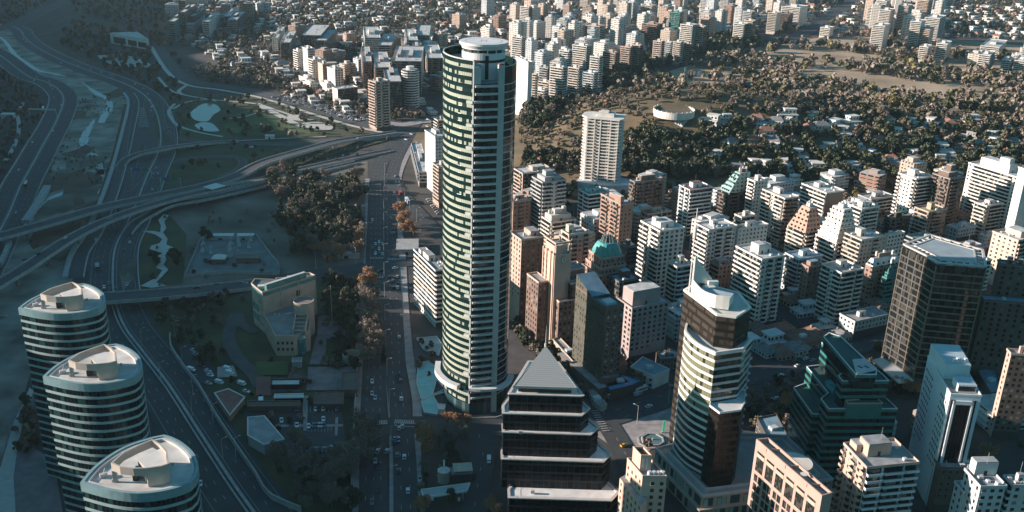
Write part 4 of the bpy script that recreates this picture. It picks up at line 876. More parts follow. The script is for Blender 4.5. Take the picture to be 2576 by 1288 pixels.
l2 = seq([(345,512),(580,800),(500,865),(585,975),(1340,975),(1215,860)], 44); l2 = l2+[(l2[5][0]-2, l2[5][1]+22), (l2[0][0]+20, l2[0][1]+6)]
l3 = seq([(200,742),(408,1032),(470,1035)], 36); l3 = [l3[0], l3[1], l3[2], (l3[2][0]+14, l3[2][1]+6), (l3[0][0]+18, l3[0][1]+12)]
tb = stepped('stepped_glass_building', 'dark teal stepped office building with white edged terraces, lower right', l2[3], [(l3, 0, 36), (l2, 0, 44), (l1, 44, 57), (top, 57, 64)], tealband, tealglass, tealroof)
o = l2[3]; mb = MB(); p = rel(seq([(850,440),(985,432),(1110,540),(895,590)], 64.6), o); mb.prism(ccw(p), 64, 65.2, PALE, mat('pinkish_deck', (.5,.42,.42), .8, .1, .3)); build(mb, 'plant_room', tb)
for x, y in ((935,520),(1005,518)): mb = MB(); q = rel(seq([(x,y)], 65.2), o)[0]; mb.cube(q[0], q[1]+.5, 65.2, .9, 2.2, .15, BLACK, .6); build(mb, 'skylight', tb)
mb = MB(); p = rel(seq([(545,690),(605,682),(660,740),(640,812)], 44), o); mb.prism(ccw(p), 43.5, 45.5, glassm('skylight_teal', (.05,.3,.32), (.1,.4,.42), .4, 1.2, 3, .2)); build(mb, 'skylight', tb)
lv = seq([(770,880),(795,915),(1180,912),(1115,850)], 47.6); mb = MB(); mb.prism(ccw(rel(lv+[(lv[-1][0], lv[-1][1]+6), (lv[0][0], lv[0][1]+6)], o)), 40, 47.3, tealband, tealroof); ringband(mb, ccw(rel(lv, o)), 47.3, 47.9, -.3, .1, W('stone')); build(mb, 'bay', tb)
# ---------------------------------------------------------------- 6. bronze glass tower
def bronze():
    b = lambda x, y: (2138.6+x*.2539, 553.5+y*.2539); H_ = 80
    f = pts(b, [(525,250),(750,362),(860,432),(1350,472)], H_-1.5); o = f[2]
    back = [(f[3][0]+10, f[3][1]+26), (f[0][0]+22, f[0][1]+18)]; poly = ccw(rel(f+back, o)); occ_poly(f+back, 4, 3)
    t = thing('bronze_glass_tower', 'large bronze tinted glass office tower with an angled corner and open roof frame', 'office tower', (*o, 0))
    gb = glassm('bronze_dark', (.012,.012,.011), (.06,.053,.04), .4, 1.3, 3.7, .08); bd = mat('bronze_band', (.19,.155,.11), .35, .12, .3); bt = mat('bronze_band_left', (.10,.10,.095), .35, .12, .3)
    mb = MB(); mb.prism(offs(poly, -.4), 0, H_-3, gb, ROOFB); build(mb, 'core', t)
    fl = rel(f, o); n = 20; fh = 3.75
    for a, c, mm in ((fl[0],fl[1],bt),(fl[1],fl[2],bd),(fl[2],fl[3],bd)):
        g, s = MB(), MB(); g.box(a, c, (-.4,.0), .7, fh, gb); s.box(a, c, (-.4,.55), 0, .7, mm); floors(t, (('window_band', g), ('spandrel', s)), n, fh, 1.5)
    for i, q in enumerate(fl): mb = MB(); mb.cube(q[0], q[1], 0, .7, .7, H_-3, bd); build(mb, 'mullion', t)
    for k in (.33, .66): mb = MB(); x, y = fl[0][0]+(fl[1][0]-fl[0][0])*k, fl[0][1]+(fl[1][1]-fl[0][1])*k; mb.cube(x, y, 0, .6, .9, H_-3, bt, .3); build(mb, 'mullion', t)
    mb = MB(); strip(mb, fl, H_-5, H_-2.2, -.3, .05, gb); build(mb, 'crown_glass', t)
    fr = mat('roof_frame', (.5,.47,.43), .6, .1, .3); mb = MB(); ringband(mb, poly, H_-1.4, H_-.6, -1, .2, fr); inn = offs(poly, -4.5); ringband(mb, inn, H_-1.4, H_-.6, -.8, 0, fr); fo = build(mb, 'roof_frame', t)
    m = len(poly)
    for i in range(m):
        a, c = poly[i], poly[(i+1) % m]; a2, c2 = inn[i], inn[(i+1) % m]
        for k in range(5): s = k/5; mb = MB(); mb.tube((a[0]+(c[0]-a[0])*s, a[1]+(c[1]-a[1])*s, H_-1), (a2[0]+(c2[0]-a2[0])*s, a2[1]+(c2[1]-a2[1])*s, H_-1), .35, fr, 4); build(mb, 'beam', fo)
    mb = MB(); mb.prism(offs(poly, -5.4), H_-3, H_-.9, W('brown'), mat('slate_deck', (.32,.37,.39), .7, .15, .15)); build(mb, 'roof', t)
    for k in (.3, .75): mb = MB(); x, y = fl[2][0]+(fl[3][0]-fl[2][0])*k, fl[2][1]+(fl[3][1]-fl[2][1])*k; mb.cube(x, y+2, H_-5, 2.5, 2.5, 4, WHITE); build(mb, 'penthouse', t)
    p = pts(b, [(225,860),(330,960),(480,1000)], 8); 
    mb = MB(); q = ccw(rel([P(2195,905,9), P(2262,962,9), P(2300,958,9), P(2250,890,9)], o)); mb.prism(q, 8, 9, W('beige'), W('lgrey'), True); mb.prism(offs(q, -1.5), 0, 8, gb); build(mb, 'canopy', t)
bronze()
# ---------------------------------------------------------------- 7. white tower with the black glass end
def white_tower():
    w_ = lambda x, y: (2138.6+x*.3409, 849.2+y*.3409); h = 58
    a = pts(w_, [(572,145),(740,428),(968,440)], h); o = a[1]; t = thing('white_stone_tower', 'white stone tower with a tall black glass panel on its narrow end, right', 'office tower', (*o, 0))
    Lp, N, R_ = rel(a, o); K = (R_[0]+(Lp[0])+2, R_[1]+Lp[1]+1); poly = [N, R_, K, Lp]; occ_poly([(p[0]+o[0], p[1]+o[1]) for p in poly], 4, 2)
    wm = mat('white_stone', (.66,.69,.7), .7, .06, .2)
    mb = MB(); mb.prism(poly, 0, h, wm, mat('tower_deck', (.3,.29,.24), .9, .2, .3)); build(mb, 'wall', t)
    dx, dy = N[0]-Lp[0], N[1]-Lp[1]; L = math.hypot(dx, dy)
    e = (dx/L, dy/L); gm = GLASS; wb = MB(); wb.box((-.55,0),(.55,0),(-.1,.06),0,1.4,BLACK); me = wb.mesh('window'); c = 0; ang = math.atan2(dy, dx)
    for f in range(16):
        for s in (2.5,4.9,7.3,9.7,12.1, 26,28.4,30.8, 33.2):
            if s > L-1 or c >= 100: continue
            q = link('window', me, t, (Lp[0]+e[0]*(s+(f % 2)*1.1), Lp[1]+e[1]*(s+(f % 2)*1.1), 52-f*3.2)); q.rotation_euler = (0,0,ang); c += 1
    gk = glassm('end_glass', (.006,.007,.008), (.02,.016,.014), .3, 1.5, 3.4, .05); ex, ey = R_[0]-N[0], R_[1]-N[1]; EL = math.hypot(ex, ey)
    at = lambda s: (N[0]+ex*s, N[1]+ey*s)
    mb = MB(); mb.box(at(.23), at(.72), (-.2,.1), 1, h-4.2, gk); build(mb, 'glass_panel', t)
    for s0, s1 in ((.06,.12),(.8,.88)): mb = MB(); mb.box(at(s0), at(s1), (-.2,.08), 1, h-2, gk); build(mb, 'glass_strip', t)
    mb = MB(); mb.box(at(.13), at(.21), (0,.7), 0, h-2.2, wm); mb.box(at(.73), at(.79), (0,.7), 0, h-2.2, wm); mb.box(at(.13), at(.79), (0,.7), h-4, h-2.2, wm); build(mb, 'frame', t)
    mb = MB(); ringband(mb, poly, h, h+1, -.4, .1, wm); build(mb, 'parapet', t)
    # raised rear volume
    pl = lambda a_, b_: (N[0]+ex*a_+Lp[0]*b_, N[1]+ey*a_+Lp[1]*b_)
    mb = MB(); mb.prism([pl(.08,.42), pl(.92,.42), pl(.98,.98), pl(.0,.98)], h, h+7.5, wm, mat('metal_deck', (.4,.48,.52), .5, .12, .3)); build(mb, 'roof_volume', t)
    mb = MB(); mb.prism([pl(.3,.1), pl(.9,.1), pl(.9,.32), pl(.3,.32)], h, h+3.6, wm, MATS['metal_deck']); build(mb, 'penthouse', t)
    mb = MB(); mb.box(pl(.32,.1), pl(.88,.1), (-.1,.08), h+.6, h+2.9, gk); build(mb, 'window_band', t)
    for k in range(4): mb = MB(); q = pl(.4+.13*k, .5); mb.cube(q[0], q[1], h+7.5, 1.3, 1.3, 1.4+.5*(k % 2), wm); build(mb, 'air_unit', t)
white_tower()
# ---------------------------------------------------------------- 8. pink gridded slab
def pink_slab():
    g = lambda x, y: (1560+x*.2198, 1069.3+y*.2198); h = 46
    a = pts(g, [(1560,158),(2312,805),(2432,772),(1700,142)], h); o = a[1]; t = thing('pink_office_slab', 'thin pink stone office slab with large framed windows, cut by the bottom edge', 'office building', (*o, 0))
    Lp, N, R_, K = rel(a, o); poly = [N, R_, K, Lp]; pk = mat('pink_stone', (.42,.29,.235), .85, .08, .2); occ_poly(a, 4, 3)  # stone tone lowered in place of the shade on its front
    mb = MB(); mb.prism(poly, 0, h-2, pk, mat('slab_deck', (.2,.27,.28), .8, .15, .3)); build(mb, 'wall', t)
    mb = MB(); ringband(mb, poly, h-2, h, -.5, .05, pk); build(mb, 'parapet', t)
    dx, dy = N[0]-Lp[0], N[1]-Lp[1]; L = math.hypot(dx, dy); at = lambda s: (Lp[0]+dx*s/L, Lp[1]+dy*s/L)
    gk = glassm('slab_glass', (.02,.02,.018), (.06,.055,.045), .4, 1.2, 1.2, .12); n = 6; bw = (L-3)/n
    for j in range(n):
        s = 1.8+j*bw
        mb = MB(); mb.box(at(s), at(s+bw*.76), (-.3,.05), h-14, h-4.6, gk); wnd = build(mb, 'window', t)
        mb = MB(); mb.box(at(s), at(s+bw*.76), (.05,.12), h-5.8-1.5, h-5.6, W('stone')); build(mb, 'blind', wnd)
        for f in range(7):
            z = h-19.2-f*4.4
            for q in (0, .42): mb = MB(); mb.box(at(s+bw*q), at(s+bw*(q+.34)), (-.3,.05), z, z+3.4, gk); build(mb, 'window', t)
    mb = MB(); ym = lambda s, k: (Lp[0]+dx*s+(R_[0])*k, Lp[1]+dy*s+R_[1]*k)
    for s in (.2, .82, .5): mb.cube(*ym(s, .5), h-2, 6, .3, 1.6, pk)
    build(mb, 'cross_wall', t)
    q = ym(.68, .4); mb = MB(); mb.tube((*q,h-2),(*q,h), .2, METAL); mb.cyl(q[0], q[1], h, h+.5, .5, WHITE, 14, r2=1.5); build(mb, 'satellite_dish', t)
    # white round roofed hall behind
    c = P(1999, 1163, 30); t2 = thing('round_hall', 'round flat white roof drum right behind the pink slab', 'building', (*c, 0)); mb = MB(); mb.cyl(0, 0, 0, 30, 7.2, W('stone'), 32, top=WHITE); build(mb, 'wall', t2)
    mb = MB(); mb.cyl(0, 0, 29.6, 30.4, 7.6, WHITE, 32); build(mb, 'roof', t2)
pink_slab()
# ---------------------------------------------------------------- 9. salmon corner building with tanks (bottom middle right)
def salmon_corner():
    g = lambda x, y: (1560+x*.2198, 1069.3+y*.2198); o = P(*g(260,600), 36)
    t = thing('salmon_corner_building', 'small salmon apartment building with a raised stair block and white roof tanks', 'apartment building', (*o, 0)); sm = mat('salmon_wall', (.62,.42,.32), .85, .08, .2)
    def vol(nm, L, z, z0=0, m=sm):
        p = ccw(rel(pts(g, L, z), o)); mb = MB(); mb.prism(p, z0, z, m, ROOFG); build(mb, nm, t); mb = MB(); ringband(mb, p, z, z+.8, -.3, .05, m); build(mb, 'parapet', t); occ_poly([(a+o[0], b+o[1]) for a, b in p], 4, 2); return p
    a = pts(g, [(80,395),(255,600),(535,605)], 36); p = rel(a, o); poly = [p[1], p[2], (p[2][0]+p[0][0], p[2][1]+p[0][1]), p[0]]
    mb = MB(); mb.prism(poly, 0, 36, sm, ROOFG); build(mb, 'wall', t); mb = MB(); ringband(mb, poly, 36, 37, -.3, .05, sm); build(mb, 'parapet', t); occ_poly([(q[0]+o[0], q[1]+o[1]) for q in poly], 4, 2)
    windows(t, p[0], p[1], 9, 3.3, 5, 3.0, 1.2, 1.4, sm, BLACK, 60); windows(t, (p[1][0]+2.5, p[1][1]), p[2], 9, 3.3, 5, 3.2, 1.6, 1.6, sm, BLACK, 40)
    q = lambda s, k: (p[0][0]*k+p[2][0]*s, p[0][1]*k+p[2][1]*s)
    st = [q(.1,.35), q(.55,.35), q(.55,.85), q(.1,.85)]; mb = MB(); mb.prism(st, 36, 43, sm, BLACK); sb = build(mb, 'stair_block', t); mb = MB(); ringband(mb, st, 43, 43.8, -.3, .05, sm); build(mb, 'parapet', sb)
    mb = MB(); mb.box(q(.18,.35), q(.26,.35), (0,.06), 38, 42, WHITE); mb.box(q(.34,.35), q(.4,.35), (0,.06), 37, 42, WHITE); build(mb, 'louvre', sb)
    for k in range(4): mb = MB(); c = q(.35+.19*k, .13); mb.cyl(c[0], c[1], 36.1, 38, .95, W('cool'), 12, r2=.75); build(mb, 'water_tank', t)
    lp = pts(g, [(0,560),(60,640),(250,880),(190,900)], 29)
    t2o = lp[0]; pr = rel([lp[0], lp[2], (lp[2][0]+3, lp[2][1]+6), (lp[0][0]+5, lp[0][1]+5)], o)
    mb = MB(); mb.prism(ccw(pr), 0, 27, sm, ROOFG); build(mb, 'front_wing', t); windows(t, pr[0], pr[1], 7, 3.3, 3.5, 3.0, 1.2, 1.4, sm, BLACK, 40)
salmon_corner()
# ================================================================ MORE SHAPED BUILDINGS
tt = lambda k, r: (lambda x, y: T(k, r, x, y))
def poly_thing(name, label, cat, o, z=0, group=None): return thing(name, label, cat, (*o, z), group)
# clock tower
def clock_tower():
    f = tt(2,1); n, wl, wr, th = rect(f(232,603), f(322,690), f(425,668), 66, 27); t = poly_thing('clock_tower', 'tall salmon stone office tower with a clock face under its open crown', 'office tower', n)
    q = lambda a, b: lc(0,0,th,a,b); sm = mat('clock_stone', (.56,.40,.31), .85, .1, .2); bw = W('brown')
    def blk(nm, a0, a1, b0, b1, z, m, sty=None, z0=0, top=ROOFG):
        c = [q(a0,b0), q(a1,b0), q(a1,b1), q(a0,b1)]; mb = MB()
        for i in range(4): ln = math.dist(c[i], c[(i+1) % 4]); mb.face([(*c[i],z0),(*c[(i+1) % 4],z0),(*c[(i+1) % 4],z),(*c[i],z)], m, [(0,z0),(ln,z0),(ln,z),(0,z)])
        mb.face([(*p,z-.05) for p in c], top); build(mb, nm, t)
        mb = MB(); ringband(mb, c, z-.4, z+.7, -.3, .08, sm); build(mb, 'parapet', t); occ_poly([(p[0]+n[0], p[1]+n[1]) for p in c], 4, 2); return c
    c = blk('wall', 0, 11, 0, wl, 58, sm); blk('upper_wall', .6, 9.5, 2, wl-2, 63, sm, z0=58)
    windows(t, c[3], c[0], 15, 3.6, 3, 3.4, 1.0, 2.0, sm, BLACK, 90)
    for b in (1.2, wl*.33, wl*.66, wl-1.2): mb = MB(); x, y = q(-.25, b); mb.cube(x, y, 0, .7, .9, 60, sm, th); build(mb, 'pilaster', t)
    for i, a in enumerate((.6, 9.8)):
        for b in (.6, wl-2.5): mb = MB(); mb.cube(*q(a+.3, b), 58, .8, .8, 7.6, sm, th); build(mb, 'corner_post', t)
    mb = MB(); ringband(mb, [q(.2,.2),q(10.6,.2),q(10.6,wl-.2),q(.2,wl-.2)], 65.2, 66.2, -.7, 0, sm); build(mb, 'crown_frame', t)
    cc = MB(); 
    cx, cy = q(6.0, -.15); e = (math.cos(th), math.sin(th))
    ringp = [(cx+e[0]*1.9*math.cos(a*.3927), cy+e[1]*1.9*math.cos(a*.3927), 55+2.3*math.sin(a*.3927)) for a in range(16)]
    cc.face([(x+.12*e[1], y-.12*e[0], z) for x, y, z in ringp], W('cream')); cl = build(cc, 'clock_face', t)
    cc = MB(); 
    for i in range(16): cc.tube(tuple(ringp[i]), tuple(ringp[(i+1) % 16]), .16, BLACK, 4)
    build(cc, 'clock_rim', cl)
    cc = MB(); cc.tube((cx+.2*e[1],cy-.2*e[0],53.6),(cx+.2*e[1],cy-.2*e[0],56.6), .16, BLACK, 4); build(cc, 'clock_hand', cl)
    fb = facade('clock_side', (.17,.11,.085), bay=3, fh=3.4, ww=.45, wh=.5)
    blk('side_wing', 11, 22, 1.5, wl*.8, 47, fb); blk('side_wing', 2, 17, -4, .0, 30, fb); blk('side_wing', 10, 24, -3, 1.5, 40, glassm('clock_glass', (.01,.014,.016), (.05,.05,.05), .3, 1.5, 3.4, .1))
    blk('rear_wing', -7, 0, wl*.4, wl+6, 40, fb)
clock_tower()
# domed tower
def domed():
    f = tt(2,1); c = P(*f(695,770), 42); t = poly_thing('domed_tower', 'stepped brick tower under a turquoise copper dome with a crown of fins', 'office tower', c); th = math.radians(27); q = lambda a, b: (a*math.cos(th)-b*math.sin(th), a*math.sin(th)+b*math.cos(th))
    br = facade('dome_brick', (.36,.22,.16), bay=2.8, fh=3.3, ww=.4, wh=.45); cp = mat('copper_green', (.07,.34,.31), .6, .25, .4, c2=(.05,.22,.21))
    def sq(r, z0, z1, nm='wall', m=br, ox=0, oy=0, r2=None):
        r2 = r2 or r; p = [q(-r+ox,-r2+oy), q(r+ox,-r2+oy), q(r+ox,r2+oy), q(-r+ox,r2+oy)]; mb = MB(); mb.prism(p, z0, z1, m, ROOFG); build(mb, nm, t); mb = MB(); ringband(mb, p, z1-.2, z1+.7, -.3, .15, W('salmon')); build(mb, 'parapet', t); occ_poly([(a+c[0], b+c[1]) for a, b in p], 4, 2); return p
    sq(10.5, 0, 33, ox=-1); sq(9.4, 33, 37); p = sq(8.2, 37, 43)
    windows(t, p[3], p[0], 1, 3, 38.5, 2.8, 1.2, 2, W('salmon'), BLACK, 20); windows(t, p[0], p[1], 1, 3, 38.5, 2.8, 1.2, 2, W('salmon'), BLACK, 20)
    def octa(r, k=.3): return [q(*a) for a in ((-r*(1-k),-r),(r*(1-k),-r),(r,-r*(1-k)),(r,r*(1-k)),(r*(1-k),r),(-r*(1-k),r),(-r,r*(1-k)),(-r,-r*(1-k)))]
    mb = MB(); prof = [(7.8,43),(7.6,45),(7.0,47.2),(6.0,49.4),(4.8,51)]
    for (r0, z0), (r1, z1) in zip(prof, prof[1:]): mb.prism(octa(r0), z0, z1, cp, cp, poly2=octa(r1))
    mb.prism(octa(8.1), 42.9, 43.5, cp, cp, True); d = build(mb, 'dome', t)
    mb = MB(); mb.cyl(0, 0, 51, 54, 2.4, BLACK, 10); build(mb, 'lantern', t)
    for i in range(10):
        a = i/10*6.283; mb = MB(); mb.tube((4.2*math.cos(a),4.2*math.sin(a),50.8),(2.6*math.cos(a),2.6*math.sin(a),56.6), (.3,.2), WHITE, 4); build(mb, 'fin', d)
domed()
# dark curved-roof brown building
def curved_brown():
    f = tt(2,1); n, wl, wr, th = rect(f(470,975), f(690,1172), f(825,1150), 50, 27); t = poly_thing('ivy_tower', 'dark brown building with a green weathered side and a swooping curved roof edge', 'office building', n); q = lambda a, b: lc(0,0,th,a,b)
    gr = facade('ivy_side', (.075,.075,.055), glass=(.02,.02,.018), bay=2.6, fh=3.2, ww=.3, wh=.5, curtain=(.2,.16,.12), cf=.4); br = facade('ivy_front', (.14,.10,.08), bay=4.2, fh=3.3, ww=.35, wh=.4, curtain=(.5,.45,.4), cf=.35)
    c = [q(0,0), q(wr,0), q(wr,wl), q(0,wl)]; mb = MB()
    for i, m in ((0,br),(1,gr),(2,gr),(3,gr)): ln = math.dist(c[i], c[(i+1) % 4]); mb.face([(*c[i],0),(*c[(i+1) % 4],0),(*c[(i+1) % 4],50),(*c[i],50)], m, [(0,0),(ln,0),(ln,50),(0,50)])
    mb.face([(*p,49.7) for p in c], ROOFB); build(mb, 'wall', t); occ_poly([(p[0]+n[0], p[1]+n[1]) for p in c], 4, 2)
    mb = MB(); ringband(mb, c, 50, 51.2, -.4, .05, W('brown')); build(mb, 'parapet', t)
    mb = MB(); mb.prism([q(0,wl*.45), q(wr,wl*.45), q(wr,wl), q(0,wl)], 50, 55, gr, ROOFB, zt=[51.5,51.5,58,58]); build(mb, 'curved_roof', t)
    mb = MB(); mb.cube(*q(wr*.5,wl*.2), 50, wr*.5, wl*.2, 1.5, W('cool'), th); build(mb, 'plant_room', t)
    windows(t, c[0], c[1], 13, 3.3, 5, 4.2, 1.5, 1.4, W('beige'), BLACK, 40)
    mb = MB(); p = [q(-5,-6), q(wr+3,-6), q(wr+3,wl+8), q(-5,wl+8)]; mb.prism(p, 0, 6, W('brown'), ROOFG); build(mb, 'podium', t); occ_poly([(a[0]+n[0], a[1]+n[1]) for a in p], 4)
curved_brown()
# generic shaped blocks: setback pyramids, mansards, slopes
def shaped(label, k, r, L, N, R_, h, h2, inset, wc, sc_, styL=S, styR=S, th=27, cat=A, steps=1, wallR=None, side=None, name='apartment_block', crown=None):
    f = tt(k, r); n, wl, wr, tr = rect(f(*L), f(*N), f(*R_), h, th)
    t = thing(name, label, cat, (*n, 0)); q = lambda a, b: lc(0,0,tr,a,b); wm = W(wc); wmR = W(wallR or wc); fh = 3.1; nf = int((h-3)/fh); z0 = h-nf*fh
    c = [q(0,0), q(wr,0), q(wr,wl), q(0,wl)]; occ_poly([(p[0]+n[0], p[1]+n[1]) for p in c], 4, 2); mb = MB(); fm = facade('fac_%s_std' % wc, COL[wc], bay=3.4, fh=fh, ww=.5, wh=.45)
    mb.prism(c, 0, h, fm, ROOFG); build(mb, 'wall', t)
    if styR[0] in 'SGF': facepart(t, c[0], c[1], h, nf, fh, z0, styR, wmR, GLASS, rnd)
    if styL[0] in 'SGF': facepart(t, c[3], c[0], h, nf, fh, z0, styL, wm, GLASS, rnd)
    i0, i1, j0, j1 = inset     # left, right, near, far
    if steps == 1:
        top = [q(i0,j0), q(wr-i1,j0), q(wr-i1,wl-j1), q(i0,wl-j1)]; mb = MB(); mb.prism(c, h, h2, sc_, ROOFG, poly2=top); rf = build(mb, 'sloped_roof', t)
        for zz in range(int((h2-h)/3.2)):
            for u in (.2,.4,.6,.8):
                s = (zz+.45)*3.2/(h2-h); a = q(wr*u, j0*s-.05); mb = MB(); mb.cube(*a, h+zz*3.2+.9, 1.5, .7, 1.4, GLASS, tr); build(mb, 'dormer', rf)
                if i0 > 0: a = q(i0*s-.05, wl*u); mb = MB(); mb.cube(*a, h+zz*3.2+.9, .7, 1.5, 1.4, GLASS, tr); build(mb, 'dormer', rf)
        zt = h2
    else:
        for s in range(steps):
            s1 = (s+1)/steps; p = [q(i0*s1,j0*s1), q(wr-i1*s1,j0*s1), q(wr-i1*s1,wl-j1*s1), q(i0*s1,wl-j1*s1)]; za, zb = h+(h2-h)*s/steps, h+(h2-h)*s1
            mb = MB(); mb.prism(p, za, zb, fm, wm); ringband(mb, p, za-.2, za+.9, .8, 1.1, wm); build(mb, 'setback_floor', t)
        zt = h2; top = p
    cx, cy = sum(p[0] for p in top)/4, sum(p[1] for p in top)/4; ww_ = math.dist(top[0], top[1])*.5; mb = MB(); mb.cube(cx, cy, zt, ww_, math.dist(top[1], top[2])*.4, 2.8, wm, tr, ROOFM); build(mb, 'penthouse', t)
    for i in range(3): mb = MB(); mb.cyl(cx+(i-1)*ww_*.5, cy+(i % 2)*1.4, zt, zt+3.2+i*.6, .8, WHITE, 10); build(mb, 'water_tank', t)
    return t
shaped('dark brown tower with a sloping teal glass face on its left', 2,1,(1530,295),(1600,318),(1745,290), 26, 42, (10,0,1,5), 'brown', mat('teal_slope', (.25,.40,.37), .35, .15, .3), SS((0,.9)), SS((.05,.45),(.55,.95)), wallR='brown')
shaped('banded apartment tower with a sloped salmon tile top', 3,1,(143,590),(275,612),(395,592), 27, 44, (6,3,5,6), 'cream', mat('tile_salmon', (.45,.27,.2), .8, .15, .5), S, S)
shaped('white terraced apartment tower stepping back to a cluster of roof tanks', 3,1,(352,650),(500,690),(660,640), 26, 50, (6,7,3,6), 'white', WHITE, S, SS((.1,.9)), steps=7)
shaped('brick building with a grey mansard roof in front of the bronze tower', 3,1,(718,842),(770,862),(972,810), 27, 32, (2,2,2,2), 'brick', W('cool'), WW(), WW(), name='office_block')
shaped('small green stepped glass building wedged beside the bronze tower', 3,1,(838,930),(868,950),(945,900), 20, 30, (4,2,2,2), 'teal', W('teal'), G_, G_, steps=3, name='office_block')
# tower on the hill
def hill_tower():
    b = G(1500,425); h0 = b[2]-3; f = tt(2,0)
    n, wl, wr, th = rect(f(470,835), f(560,860), f(805,850), h0+61, -14); t = thing('hill_apartment_tower', 'broad white apartment tower with long balconies standing alone below the wooded hill', 'apartment tower', (*n, h0))
    wl = 20; q = lambda a, b_: lc(0,0,th,a,b_); c = [q(0,0), q(wr,0), q(wr,wl), q(0,wl)]
    body = [q(-wl*.25,6), q(0,0), q(wr*.93,-1.5), q(wr,3), q(wr,wl), q(0,wl+2), q(-wl*.25,wl-3)]; wm = WHITE; occ_poly([(p[0]+n[0], p[1]+n[1]) for p in body], 4, 6)
    fm = facade('hill_glass', (.5,.48,.44), glass=(.05,.045,.04), bay=3.6, fh=2.9, ww=.8, wh=.62, curtain=(.4,.3,.22), cf=.45)
    mb = MB(); mb.prism(offs(body, -.9), 0, 58.5, fm, ROOFM); build(mb, 'wall', t)
    for i in range(20):
        z = 2.2+i*2.9; mb = MB(); ringband(mb, body, z, z+.85, -.3, .55, wm); build(mb, 'balcony', t)
    for a in (0, .22, .4, .7, .93): mb = MB(); x, y = q(wr*a, -.9 if a else 0); mb.cube(x, y, 0, 1.1, 1.2, 60, wm, th); build(mb, 'pilaster', t)
    roof = offs(body, 1.6); mb = MB(); mb.prism(roof, 60.0, 61.2, wm, wm, True); build(mb, 'roof', t)
    mb = MB(); mb.cube(*q(wr*.5,wl*.5), 61.2, wr*.5, wl*.5, 3.2, wm, th, ROOFM); ph = build(mb, 'penthouse', t); mb = MB(); mb.cube(*q(wr*.45,wl*.5), 64.4, wr*.25, wl*.3, 1.4, wm, th); build(mb, 'lift_room', ph)
    mb = MB(); p = [q(-6,-7), q(wr*.6,-12), q(wr+10,-4), q(wr+34,0), q(wr+30,8), q(wr,wl), q(-6,wl)]; mb.prism(p, -8, 2, W('cool'), PALE); build(mb, 'terrace', t); occ_poly([(a[0]+n[0], a[1]+n[1]) for a in p], 4)
hill_tower()
